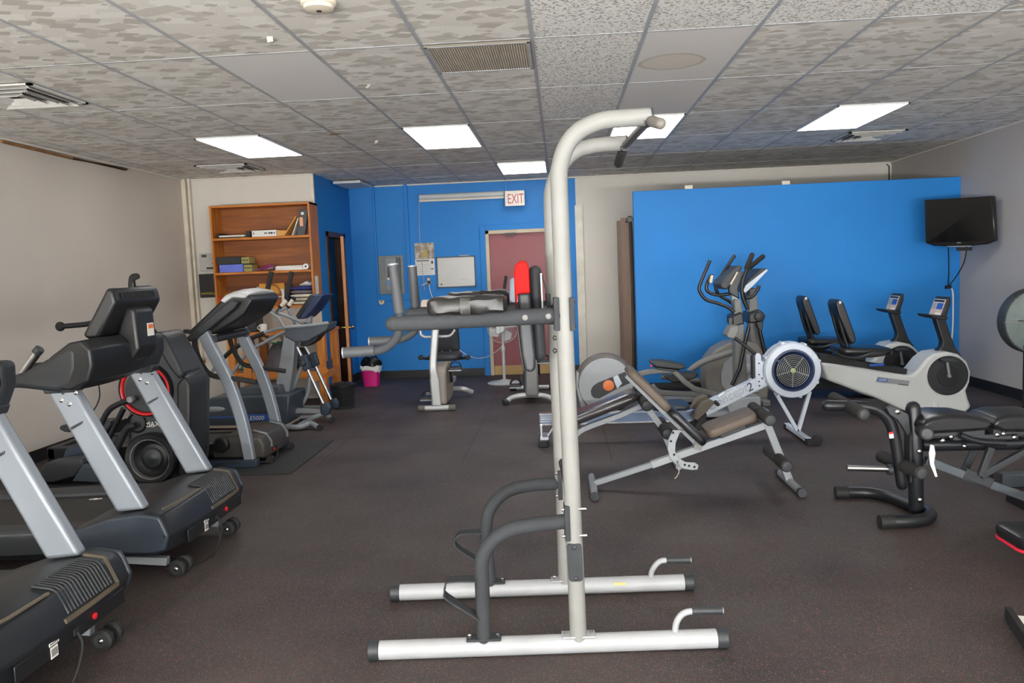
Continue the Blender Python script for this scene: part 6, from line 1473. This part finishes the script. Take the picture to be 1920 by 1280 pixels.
# cream bell
a = aY(716, 565, YB); t = thing('wall_thermostat', 'small cream rounded bell unit on the blue wall under the breaker panel', 'wall fitting', (a.x, YB, a.z-.04))
MB().prism([(a.x-.04, YB-.03, a.z+.04), (a.x+.04, YB-.03, a.z+.04)]+[(a.x+.04*math.cos(q), YB-.03, a.z-.0+.045*math.sin(q)) for q in [-math.pi*i/10 for i in range(11)]], (0,.028,0)).build('cover', CREAM, t, bevel=.004)
MB().lathe((a.x, YB-.03, a.z), (0,-1,0), [(.02,0),(.018,.006),(0,.008)], 18).build('dial', M('tan_dial', (186, 158, 96), .5), t)
# calendar
a, b = aY(777, 456, YB), aY(816, 515, YB); zm = aY(796, 485, YB).z; t = thing('wall_calendar', 'wall calendar with a landscape picture above a month page, left of the whiteboard', 'calendar', ((a.x+b.x)/2, YB, b.z))
def photo_mat():
    m = bpy.data.materials.new('calendar_picture'); m.use_nodes = True; nt = m.node_tree; N, L = nt.nodes, nt.links; p = N['Principled BSDF']; p.inputs['Roughness'].default_value = .5
    tc = N.new('ShaderNodeTexCoord'); n = N.new('ShaderNodeTexNoise'); n.inputs['Scale'].default_value = 14; n.inputs['Detail'].default_value = 5; L.new(tc.outputs['Object'], n.inputs['Vector'])
    r = N.new('ShaderNodeValToRGB'); e = r.color_ramp.elements; e[0].position = .3; e[0].color = srgb(92, 84, 72); e[1].position = .7; e[1].color = srgb(214, 206, 196); q = e.new(.5); q.color = srgb(158, 142, 124)
    L.new(n.outputs['Fac'], r.inputs['Fac']); L.new(r.outputs['Color'], p.inputs['Base Color']); return m
MB().box(a.x, b.x, YB-.006, YB-.001, zm, a.z).build('picture_page', photo_mat(), t, smooth=False)
xm = (a.x+b.x)/2; g = MB(); g.prism([(xm-.05, YB-.008, zm+.02), (xm+.055, YB-.008, zm+.02), (xm+.03, YB-.008, zm+.12), (xm-.02, YB-.008, zm+.13)], (0,.003,0)); g.build('picture_tree', M('yellow_tree_print', (176, 156, 84), .5), t, smooth=False)
MB().box(a.x, b.x, YB-.005, YB-.001, b.z, zm-.002).build('month_page', PAPER, t, smooth=False)
g = MB(); w_ = b.x-a.x; hh = zm-b.z
for i in range(8): g.box(a.x+w_*(.06+.105*i), a.x+w_*(.06+.105*i)+.0025, YB-.0062, YB-.004, b.z+hh*.1, b.z+hh*.82)
for i in range(6): g.box(a.x+w_*.06, a.x+w_*.80, YB-.0062, YB-.004, b.z+hh*(.1+.14*i), b.z+hh*(.1+.14*i)+.0025)
g.build('date_grid', GREY_PAINT, t, smooth=False)
g = MB(); g.box(a.x+w_*.06, a.x+w_*.72, YB-.0064, YB-.004, b.z+hh*.86, b.z+hh*.92); g.box(a.x+w_*.83, a.x+w_*.92, YB-.0064, YB-.004, b.z+hh*.68, b.z+hh*.86); g.box(a.x+w_*.8, a.x+w_*.93, YB-.0064, YB-.004, b.z+hh*.34, b.z+hh*.4); g.build('month_print', DARK, t, smooth=False)
# whiteboard
a, b = aY(818, 482, YB), aY(893, 537, YB); t = thing('whiteboard', 'small dark-framed whiteboard on the blue back wall', 'whiteboard', ((a.x+b.x)/2, YB, b.z))
MB().box(a.x+.01, b.x-.01, YB-.012, YB-.002, b.z+.01, a.z-.01).build('writing_surface', M('glossy_white_board', (190, 188, 182), .22, mott=.04, spec=.4, rvar=.05), t, smooth=False)
g = MB(); g.box(a.x, b.x, YB-.02, YB, a.z-.014, a.z); g.box(a.x, b.x, YB-.02, YB, b.z, b.z+.014); g.box(a.x, a.x+.014, YB-.02, YB, b.z, a.z); g.box(b.x-.014, b.x, YB-.02, YB, b.z, a.z); g.build('frame', NAVYP, t)
g = MB()
for i in range(14):
    x = a.x+.1+.4*random.random(); z = b.z+.05+.14*random.random(); g.tube(cr([(x, YB-.0125, z), (x+.03, YB-.0125, z+.01*random.random()), (x+.05, YB-.0125, z-.004)], 3), .0012, 5)
g.build('faint_writing', M('faded_marker_ink', (160, 160, 170), .6), t)
g = MB(); g.lathe((a.x+.06, YB-.012, b.z+.05), (0,-1,0), [(.012,0),(.012,.008),(0,.009)], 12); g.build('magnet', DARK, t)
g = MB(); g.box(b.x-.22, b.x-.08, YB-.03, YB-.005, a.z+.001, a.z+.016); g.build('marker_clip', LGREY, t, bevel=.003)
# outlet with plugs, white cord
a, b = aY(800, 520, YB), aY(808, 534, YB); t = thing('wall_outlet', 'wall power outlet with a white plug under the calendar', 'outlet', ((a.x+b.x)/2, YB, b.z))
MB().box(a.x, b.x, YB-.008, YB-.001, b.z, a.z).build('outlet_plate', M('dark_outlet_plate', (120, 100, 96), .5), t, bevel=.003)
MB().box(a.x+.01, b.x-.01, YB-.012, YB-.007, b.z+.062, a.z-.01).build('socket_face', CREAM, t)
g = MB(); q = aY(804, 529, YB-.03); g.box(q.x-.014, q.x+.014, YB-.04, YB-.008, q.z-.02, q.z+.02); g.build('plug', RUBBER, t, bevel=.004)
g = MB(); p = aY(790, 535, YB-.03); g.tube([(q.x, YB-.03, q.z), (p.x, YB-.02, p.z)], .006, 8); g.build('spare_lead', PAPER, t)
FX, FY = aZ(947, 716).x, 10.45
g = MB(); P = [(q.x+.005, YB-.035, q.z-.02), aY(806, 543, YB-.03), aY(812, 562, YB-.03), aY(822, 600, YB-.03), aY(845, 640, YB-.05), aY(870, 662, 11.1), aY(893, 671, 10.9), aY(915, 668, 10.7), aY(935, 655, 10.55), (FX-.02, FY+.02, 1.02-.35)]
P[-1] = aY(945, 642, FY+.03); g.tube(cr(P, 6), .0055, 8); single(g, 'power_cord', PAPER, 'white cord looping from the wall outlet to the pedestal fan', 'cord', P[0])
# pedestal fan, seen from behind
t = thing('pedestal_fan', 'white pedestal fan standing in front of the maroon door', 'fan', (FX, FY, 0)); FW = OFFWHITE
MB().lathe((FX, FY, 0), (0,0,1), [(0,.0),(.22,0),(.225,.012),(.2,.022),(.08,.04),(.03,.055),(0,.06)], 48).build('base', FW, t)
hd = aY(947, 615, FY); g = MB(); g.cyl((FX, FY, .05), (FX, FY, hd.z-.28), .02); g.cyl((FX, FY, hd.z-.28), (FX, FY, hd.z-.02), .013); g.lathe((FX, FY, hd.z-.32), (0,0,1), [(.02,0),(.028,.03),(.028,.07),(.014,.1)], 20); g.build('pole', FW, t)
C = Vector((FX, FY, hd.z)); g = MB(); g.lathe(C+Vector((-.02,-.10,0)), (0,1,0), [(0,0),(.05,.0),(.062,.03),(.06,.1),(.04,.12),(0,.125)], 24); g.build('motor_housing', FW, t)
g = MB(); g.box(FX-.075, FX-.02, FY-.12, FY-.1, C.z-.06, C.z+.04); g.build('control_box', FW, t, bevel=.006)
gr = MB(); gr.lathe(C+Vector((0,.06,0)), (0,1,0), [(.20,-.01),(.205,0),(.20,.01),(.195,0),(.20,-.01)], 48)
for s, d in ((-1, -.02), (1, .14)):
    for k in range(36):
        a_ = 2*math.pi*k/36; u = Vector((math.cos(a_), 0, math.sin(a_))); gr.tube([C+Vector((0,.06,0))+u*.2, C+Vector((0,d,0))+u*.14, C+Vector((0,d,0))+u*.04], .0013, 5)
gr.build('wire_guard', FW, t)
bl = MB()
for k in range(4):
    a_ = 2*math.pi*k/4+.5; ring = []
    u = Vector((math.cos(a_), 0, math.sin(a_))); v = Vector((-math.sin(a_), 0, math.cos(a_)))
    bl.prism([C+Vector((0,.07,0))+u*.03-v*.02, C+Vector((0,.09,0))+u*.17-v*.08, C+Vector((0,.07,0))+u*.18+v*.02, C+Vector((0,.05,0))+u*.12+v*.07, C+Vector((0,.05,0))+u*.03+v*.02], (0,.003,0))
bl.build('blades', M('grey_white_blade', (196, 196, 196), .4), t)
# waste bins
PK = M('magenta_plastic', (206, 28, 124), .45, mott=.06); a = aZ(690, 727); bx, by = a.x, 10.62
t = thing('waste_bin', 'magenta plastic waste bin lined with a black bag by the blue wall', 'waste bin', (bx, by, 0))
hb = aY(690, 688, by-.1).z; rings = []
for z, s in ((0, .095), (hb*.5, .108), (hb, .122), (hb, .115), (.02, .088)):
    rings.append([Vector((bx+s*math.copysign(abs(math.cos(q))**.4, math.cos(q)), by+s*math.copysign(abs(math.sin(q))**.4, math.sin(q)), z)) for q in [2*math.pi*k/28 for k in range(28)]])
MB().loft(rings).build('bin_body', PK, t)
rings = []
for i, (z, s) in enumerate(((hb-.05, .128), (hb-.02, .134), (hb+.012, .13), (hb+.014, .116))):
    rings.append([Vector((bx+s*math.copysign(abs(math.cos(q))**.4, math.cos(q)), by+s*math.copysign(abs(math.sin(q))**.4, math.sin(q)), z-.03*math.cos(q)*(i == 0)+.008*math.sin(7*q))) for q in [2*math.pi*k/40 for k in range(40)]])
MB().loft(rings, caps=False).build('white_liner', PAPER, t)
g = MB(); rings = []
for i in range(8):
    f = i/7; s = .135*math.sqrt(max(.05, 1-.75*f*f)); rings.append([Vector((bx+.015*f+s*math.cos(q)*(1+.13*math.sin(5*q+6*f)), by+s*math.sin(q)*(1+.12*math.sin(4*q+2*f)), hb+.0+.12*f+.02*math.sin(3*q+f*5))) for q in [2*math.pi*k/36 for k in range(36)]])
g.loft(rings); g.build('black_bag', M('crinkled_black_bag', (22, 22, 24), .25, mott=.3, mscale=30, bump=.8, bscale=35), t, ang=20)
a = aZ(640, 768); mx_, my_ = a.x, 8.86; hb = aY(640, 722, my_).z
t = thing('mesh_bin', 'black round wire-mesh waste bin at the corner of the workbench', 'waste bin', (mx_, my_, 0))
g = MB()
for k in range(56):
    q = 2*math.pi*k/56
    for tw in (-.25, .25): g.tube([(mx_+(.115+.022*f)*math.cos(q+tw*f), my_+(.115+.022*f)*math.sin(q+tw*f), .01+hb*f) for f in (0,.25,.5,.75,1)], .0028, 4, caps=False)
g.build('mesh_wall', RUBBER, t)
MB().lathe((mx_, my_, 0), (0,0,1), [(.0,.004),(.118,.004),(.12,.03),(.112,.03),(.11,.008),(0,.008)], 40).build('bin_floor', RUBBER, t)
MB().lathe((mx_, my_, hb), (0,0,1), [(.13,-.015),(.143,-.012),(.146,.012),(.134,.016),(.13,.0)], 40).build('bin_rim', BLACK, t)
MB().lathe((mx_, my_, 0), (0,0,1), [(.105,.03),(.12,hb-.02),(.119,hb-.02),(.104,.03)], 40, ).build('bin_liner', RUBBER, t)
MB().lathe((mx_, my_, hb), (0,0,1), [(.131,.01),(.1,.03),(.045,.035),(.04,.0)], 40).build('bin_lid', BLACK, t)
# basket with fluffy white thing in the room beyond
a = aX(632, 722, XALC-.35); t = thing('woven_basket', 'brown woven basket seen through the dark wooden doorway', 'basket', (XALC-.35, 10.55, 0)); bx, by = XALC-.30, 10.5
MB().lathe((bx, by, 0), (0,0,1), [(0,.003),(.15,.003),(.17,.2),(.165,.24),(.15,.24),(.14,.02),(0,.02)], 28).build('basket_body', WICK, t)
g = MB(); rings = []
for i in range(9):
    f = i/8; s = .14*math.sqrt(max(.03, 1-f*f)); rings.append([Vector((bx+s*math.cos(q)*(1+.1*math.sin(5*q+9*f)), by+s*math.sin(q)*(1+.1*math.sin(6*q+4*f)), .2+.15*f+.015*math.sin(4*q))) for q in [2*math.pi*k/26 for k in range(26)]])
g.loft(rings); single(g, 'fluffy_cloth', M('fluffy_white_cloth', (206, 206, 208), .95, bump=.8, bscale=70), 'white fluffy cloth heaped in the woven basket beyond the doorway', 'cloth', (bx, by, .2))
# curtain
CT = M('brown_taupe_curtain', (142, 120, 104), .8, mott=.06, bump=.2, bscale=160)
zc_ = aY(1160, 412, 10.4).z; P = []; n = 46; y0, y1 = 9.64, 11.15
for i in range(n+1):
    f = i/n; P.append((PX0-.045+.06*math.sin(f*math.pi*5.0), y0+(y1-y0)*f))
t = thing('curtain', 'brown taupe curtain drawn back beside the left edge of the blue partition', 'curtain', (PX0+.03, 10.2, 0.02))
V = []; F = []; L_ = [0.05, .6, 1.2, zc_]
g = MB(); ringsA = []
for z in L_: ringsA.append([Vector((x+.004*math.sin(z*3+y*7), y, z)) for x, y in P]+[Vector((x+.004+.004*math.sin(z*3+y*7), y, z)) for x, y in reversed(P)])
g.loft(ringsA); g.build('curtain_cloth', CT, t)
g = MB()
for f in (.08, .3, .52, .74, .95): g.lathe((PX0-.045, y0+(y1-y0)*f, zc_-.05), (0,1,0), [(.02,-.004),(.026,0),(.02,.004),(.016,0),(.02,-.004)], 18)
g.build('eyelets', CHROME, t)
g = MB(); g.cyl((PX0-.045, YP+.12, zc_-.05), (PX0-.045, YB-.006, zc_-.05), .011); g.box(PX0-.06, PX0+.02, YP+.105, YP+.125, zc_-.075, zc_-.025); single(g, 'curtain_rod', M('dark_rod', (60, 58, 54), .4, .6), 'thin dark curtain rod running from the partition to the back wall', 'curtain rod', (PX0+.035, 10.3, zc_-.05))
# loose pale ceiling panel in the corner, brackets on top of the partition, wire
a, b = aY(634, 345, 10.6), aY(684, 340, 10.6); single(MB().box(max(a.x, XALC+.02), b.x, 10.35, 10.95, HC-.055, HC-.022), 'loose_panel', M('pale_grey_panel', (196, 200, 202), .6), 'pale loose panel hanging just under the ceiling in the blue corner', 'panel', ((a.x+b.x)/2, 10.6, HC-.05), bevel=.004)
for i, px in enumerate((1291, 1473)):
    a = aY(px, 348 if i == 0 else 342, YP+.05); single(MB().box(a.x-.045, a.x+.045, YP+.03, YP+.09, PZ, PZ+.045), 'wood_block', CREAM, ['small cream block on top of the blue partition, left one', 'small cream block on top of the blue partition, right one'][i], 'block', (a.x, YP+.06, PZ), bevel=.002)
a = aY(1667, 320, YB-.01); g = MB(); g.tube([(a.x-.03, YB-.01, HC-.03), (a.x, YB-.012, HC-.06), (a.x, YB-.012, 1.6)], .008, 8); single(g, 'wall_cable', RUBBER, 'black cable running down the pale back wall above the blue partition', 'cable', (a.x, YB-.01, 1.6))

# ================================================================== TV
t = thing('television', 'black flat television on an arm in the right corner in front of the blue partition', 'television', (4.35, 9.0, 1.9))
C4 = [aY(1733, 375, 9.0), aY(1862, 367, 8.5), aY(1866, 455, 8.5), aY(1735, 459, 9.0)]
ex = (C4[1]-C4[0]).normalized(); nz = ex.cross(Vector((0,0,1))).normalized(); nz = nz if nz.y < 0 else -nz
o = [C4[0], C4[1], C4[2]+Vector((0,0,.02)), C4[2].lerp(C4[3], .12)-Vector((0,0,.012)), C4[2].lerp(C4[3], .5)-Vector((0,0,.03)), C4[2].lerp(C4[3], .88)-Vector((0,0,.012)), C4[3]+Vector((0,0,.02))]
MB().prism(o, -nz*.075).build('casing', M('gloss_black_plastic', (18, 19, 21), .2, mott=.1), t, bevel=.008)
ct = sum(C4, Vector())/4; i_ = [ct+(p-ct)*.93+nz*.001+Vector((0,0,.006)) for p in C4]; MB().prism(i_, -nz*.003).build('screen', M('dark_screen', (8, 9, 12), .12), t, smooth=False)
g = MB(); m_ = C4[2].lerp(C4[3], .5)-Vector((0,0,.025)); g.obox(m_+nz*.001, ex*.12, nz*.004, (0,0,.004)); g.build('silver_trim', ALU, t)
g = MB(); lg = ct+(m_-ct)*.86; g.obox(lg+nz*.003, ex*.02, nz*.0008, (0,0,.004)); g.build('logo', GREY_PAINT, t)
g = MB(); bp = ct-nz*.09; g.obox(bp, ex*.1, nz*.015, (0,0,.1)); wl = Vector((XR-.03, bp.y+.28, bp.z-.1)); g.tube([bp, Vector((bp.x+.1, bp.y+.25, bp.z-.1)), wl], .022, 10); g.box(XR-.04, XR, wl.y-.05, wl.y+.05, wl.z-.14, wl.z+.14); g.build('wall_arm', BLACKM, t)
g = MB(); q = m_-Vector((0,0,.03))-nz*.05; g.obox(q+ex*.03, ex*.07, nz*.02, (0,0,.018)); g.build('mount_clip', BLACKM, t)
J = aY(1778, 538, YP-.03)
g = MB(); a = aY(1778, 460, 9.0); g.tube(cr([a, aY(1779, 500, 9.2), J], 5), .006, 8); a = aY(1813, 462, 8.95); g.tube(cr([a, aY(1808, 490, 9.0), aY(1795, 515, 9.2), J], 5), .006, 8); g.obox(J, (.03,0,0), (0,.015,0), (0,0,.018)); g.build('black_leads', RUBBER, t)
g = MB(); P = [J, aY(1786, 545, YP-.03), aY(1787, 580, YP-.03), aY(1786, 620, YP-.03), aY(1784, 645, YP-.03), aY(1783, 690, YP-.03)]; P[-1].z = .02
g.tube(cr(P, 6), .009, 8); single(g, 'extension_lead', PAPER, 'white extension lead hanging down the partition below the television', 'cord', J)
# round industrial fan at the right edge
YI = 7.45; C = aY(1941, 601, YI); C.x = min(C.x, XR-.3)
C = aY(1941, 601, 7.1)
t = thing('industrial_fan', 'big round grey-green industrial fan at the right edge by the wall', 'fan', (C.x, C.y, 0)); R_ = .282
MB().lathe(C+Vector((0,-.05,0)), (0,1,0), [(R_-.012,0),(R_,.0),(R_+.004,.05),(R_,.12),(R_-.012,.12),(R_-.012,0)], 64).build('guard_ring', M('dark_grey_ring', (60, 66, 68), .45, .3), t)
GG = M('grey_green_fan_metal', (132, 146, 142), .5, .2, mott=.1, mscale=12); g = MB()
for k in range(5):
    a_ = 2*math.pi*k/5; ring = []
    for j in range(9): q = a_+(-.60+1.2*j/8); ring.append(C+Vector((R_*.93*math.cos(q), .03*(j-4)/4, R_*.93*math.sin(q))))
    for j in range(9): q = a_+(.5-1.0*j/8); ring.append(C+Vector((.06*math.cos(q), .01*(4-j)/4, .06*math.sin(q))))
    g.prism(ring, (0,.003,0))
g.build('blades', GG, t)
MB().lathe(C+Vector((0,-.05,0)), (0,1,0), [(0,0),(.05,.0),(.06,.03),(.06,.2),(0,.22)], 28).build('motor_hub', DARK, t)
g = MB()
for k in range(16): g.tube([C+Vector((r*math.cos(a_), -.052, r*math.sin(a_))) for r in (.05+.0145*k,) for a_ in [2*math.pi*i/56 for i in range(57)]], .0014, 5, caps=False)
for k in range(8): a_ = 2*math.pi*k/8; g.cyl(C+Vector((.05*math.cos(a_), -.05, .05*math.sin(a_))), C+Vector((R_*math.cos(a_), -.05, R_*math.sin(a_))), .002, 6)
g.build('wire_guard', M('grey_guard_wire', (140, 150, 148), .5, .3), t)
g = MB(); g.cyl((C.x, C.y+.12, .03), (C.x, C.y+.12, C.z), .025); g.tube([(C.x, C.y+.12, C.z), C+Vector((0,.06,0))], .025); g.build('pole', BLACKM, t); MB().lathe((C.x, C.y+.12, 0), (0,0,1), [(0,0),(.25,0),(.25,.03),(.05,.05),(0,.05)], 40).build('base', BLACKM, t)

# ================================================================== CENTRE BIKES BY THE BACK WALL
SB = M('silver_bike_tube', (178, 180, 180), .35, .4, mott=.05); SH = M('warm_grey_bike_shroud', (138, 130, 120), .45, mott=.06)
Yk = 8.50; FXb = (aZ(785, 772).x+aZ(853, 770).x)/2
t = thing('recumbent_bike', 'silver seated exercise bike with backrest, left of the pedestal fan', 'exercise bike', (FXb, 9.0, 0))
zf = .03; g = MB(); g.cyl((FXb-.14, Yk, .032), (FXb+.14, Yk, .032), .03); f_ = g.build('front_foot', SB, t)
for s in (-1, 1): MB().tube([(FXb+s*.13, Yk, .032), (FXb+s*.205, Yk, .032)], .034, 18).build('foot_cap', M('taupe_foot_cap', (92, 88, 80), .6), f_, bevel=.004)
g = MB(); W = [aY(819, 766, Yk), aY(818, 745, Yk), aY(815, 712, Yk), aY(812, 686, Yk), aY(814, 650, Yk+.03), aY(817, 610, Yk+.06), aY(819, 575, Yk+.09)]; W[0].z = .05
g.bar(cr(W, 3), [.05]*19, [.105]*7+[.09, .085, .08]+[.078]*9); g.build('front_post', SB, t, bevel=.018, seg=3)
g = MB(); rings = []
o = aYs(9.0, [(820, 690)]); 
side = [(Yk+.02, .06), (Yk+.02, .40), (Yk+.08, .47), (Yk+.3, .50), (Yk+.52, .44), (Yk+.66, .28), (Yk+.62, .12), (Yk+.45, .06)]
cx = FXb+.03; g.prism([(cx-.065, y, z) for y, z in side], (.14, 0, 0)); g.build('shroud', SH, t, bevel=.03, seg=3)
q = (cx, Yk+.28, .28)
for s, up_ in ((-1, -.15), (1, .17)):
    g = MB(); px_ = cx+s*.10; g.bar([(px_, Yk+.28, .27), (px_, Yk+.22, .27+up_)], .014, .03); g.build('crank', BLACKM, t, bevel=.003)
    pd = MB(); pd.box(px_+(.0 if s > 0 else -.13), px_+(.13 if s > 0 else 0), Yk+.14, Yk+.25, .27+up_-.014, .27+up_+.012); p_ = pd.build('pedal', BLACK, t, bevel=.006)
    g = MB(); xc = px_+s*.065; g.tube([(xc+.06*math.cos(math.pi*i/8), Yk+.2, .27+up_+.01+.06*math.sin(math.pi*i/8)) for i in range(9)], .008, 6); g.build('pedal_strap', RUBBER, p_)
    g = MB(); g.box(xc-.07, xc+.07, Yk+.13, Yk+.145, .27+up_-.03, .27+up_-.014); g.build('pedal_bar', GREY_PAINT, p_)
g = MB(); g.box(cx-.03, cx+.03, Yk+.5, Yk+1.2, .16, .22); g.build('main_rail', SB, t, bevel=.008)
g = MB(); rx = aZ(885, 745).x; g.tube(cr([(cx-.3, 9.5, .03), (cx-.15, 9.42, .08), (cx+.0, 9.4, .10), (cx+.15, 9.38, .10), (rx, 9.42, .05)], 5), .03); g.build('rear_foot', SB, t)
sx = aY(836, 668, 9.1).x; sz = aY(836, 668, 9.1).z
MB().pad((sx-.01, 9.15, sz), (.18,0,0), (0,.18,0), (0,0,.04), puff=.2).build('seat', VINYL_GREY, t)
g = MB(); g.box(sx-.05, sx+.05, 9.1, 9.2, .2, sz-.03); g.build('seat_post', SB, t, bevel=.006)
b0, b1 = aY(824, 655, 9.35), aY(857, 590, 9.35); cxb = aY(835, 630, 9.35).x
MB().pad((cxb+.0, 9.36, (b0.z+b1.z)/2), (.16,0,0), (0,-.05,.25), (0,-.03,-.004), puff=.1).build('back_rest', VINYL_GREY, t)
g = MB(); g.tube([(cxb-.05, 9.36, sz-.05), (cxb-.05, 9.42, b0.z+.1)], .015); g.tube([(cxb+.05, 9.36, sz-.05), (cxb+.05, 9.42, b0.z+.1)], .015); g.build('back_frame', GREY_PAINT, t)
for s, px in ((-1, 789), (1, 877)):
    e = aY(px, 670, 9.0); g = MB(); g.tube([(e.x, 8.98, e.z), (sx+s*.1, 9.1, sz-.03)], .018); g.build('side_handle', BLACKM, t); MB().lathe((e.x, 8.97, e.z), (0,-1,0), [(.028,-.06),(.028,.0),(.012,.004),(0,.004)], 18).build('grip', RUBBER, t)
hz = aY(817, 630, 8.8); g = MB(); g.tube(fil(aYs(8.72, [(787,612),(789,628),(796,632),(845,630),(853,618)]), .05), .016); g.build('handlebar', SB, t)
cs = aY(822, 574, 8.6); MB().pad((cs.x+.0, 8.64, cs.z+.0), (.2,0,0), (0,.05,.06), (0,.03,-.025)).build('console', M('beige_console_plastic', (196, 184, 164), .5), t)
k = aY(874, 552, 8.62); MB().cyl((k.x, 8.62, cs.z), (k.x, 8.62, k.z+.02), .025).build('console_knob', BLACK, t)
# second bike, to the right, half hidden by the tower
Yk = 8.82; FX2 = (aZ(950, 762).x+aZ(1036, 757).x)/2
t = thing('upright_bike', 'grey exercise bike with curved front foot, behind the red pad of the tower', 'exercise bike', (FX2, 9.2, 0))
g = MB(); g.tube(cr([(FX2-.27, Yk-.08, .03), (FX2-.2, Yk-.02, .07), (FX2-.08, Yk, .09), (FX2+.08, Yk, .09), (FX2+.2, Yk-.02, .07), (FX2+.27, Yk-.08, .03)], 5), .03); f_ = g.build('front_foot', SB, t)
for s in (-1, 1): MB().tube([(FX2+s*.255, Yk-.065, .036), (FX2+s*.285, Yk-.1, .028)], .034, 16).build('foot_cap', DARK, f_, bevel=.004)
g = MB(); W = [aY(998, 745, Yk), aY(997, 690, Yk), aY(997, 640, Yk+.05), aY(998, 570, Yk+.1)]; W[0].z = .08
g.bar(W, [.08, .08, .06, .06], [.15, .14, .08, .07]); g.build('front_post', MGREY, t, bevel=.02, seg=3)
g = MB(); g.prism([(FX2-.07, y, z) for y, z in [(Yk+.03,.1),(Yk+.03,.45),(Yk+.2,.55),(Yk+.5,.5),(Yk+.7,.3),(Yk+.6,.1)]], (.16,0,0)); g.build('shroud', SLATE, t, bevel=.03, seg=3)
g = MB(); g.cyl((FX2-.25, Yk+.95, .032), (FX2+.25, Yk+.95, .032), .03); g.build('rear_foot', SB, t)
for s in (-1, 1): MB().tube([(FX2+s*.2, Yk+.95, .032), (FX2+s*.28, Yk+.95, .032)], .034, 16).build('rear_cap', RUBBER, t)
MB().box(FX2-.03, FX2+.03, Yk+.5, Yk+.95, .06, .12).build('main_rail', SB, t, bevel=.006)
for s, up_ in ((-1, -.10), (1, .17)):
    px_ = FX2+s*.10; g = MB(); g.bar([(px_, Yk+.3, .28), (px_, Yk+.22, .28+up_)], .014, .03); g.build('crank', BLACKM, t, bevel=.003)
    p_ = MB().box(px_+(.0 if s > 0 else -.13), px_+(.13 if s > 0 else 0), Yk+.15, Yk+.26, .28+up_-.014, .28+up_+.012).build('pedal', BLACK, t, bevel=.006)
    xc = px_+s*.065; g = MB(); g.tube([(xc+.06*math.cos(math.pi*i/8), Yk+.2, .28+up_+.01+.06*math.sin(math.pi*i/8)) for i in range(9)], .012, 6); g.build('pedal_strap', RUBBER, p_)
    g = MB(); g.box(xc-.07, xc+.07, Yk+.14, Yk+.152, .28+up_-.03, .28+up_-.014); g.build('pedal_bar', GREY_PAINT, p_)
MB().pad((FX2, Yk+.75, .85), (.12,0,0), (0,.14,0), (0,0,.04)).build('seat', VINYL, t); MB().cyl((FX2, Yk+.72, .4), (FX2, Yk+.74, .83), .022).build('seat_post', SB, t)
g = MB(); g.tube(aYs(Yk+.12, [(949,517),(944,552)]), .018); g.build('hand_grip', FOAM, t); g = MB(); g.tube(cr([aY(944, 552, Yk+.12), aY(950, 572, Yk+.12), aY(970, 580, Yk+.1), aY(998, 585, Yk+.1)], 4), .014); g.build('handlebar', SB, t)
a = aY(962, 545, Yk+.15); MB().pad((a.x+.1, Yk+.15, a.z), (.14,0,0), (0,.06,.14), (0,.03,-.014)).build('console', M('pale_blue_console', (150, 160, 172), .45), t)
# thin cord hanging below the second treadmill's dashboard
g = MB(); g.tube(cr([(-2.50, 4.12, .99), (-2.50, 4.12, .90), (-2.52, 4.08, .83), (-2.56, 4.02, .78), (-2.62, 3.98, .77)], 5), .004, 6); o = g.build('sensor_cord', RUBBER, tr2)
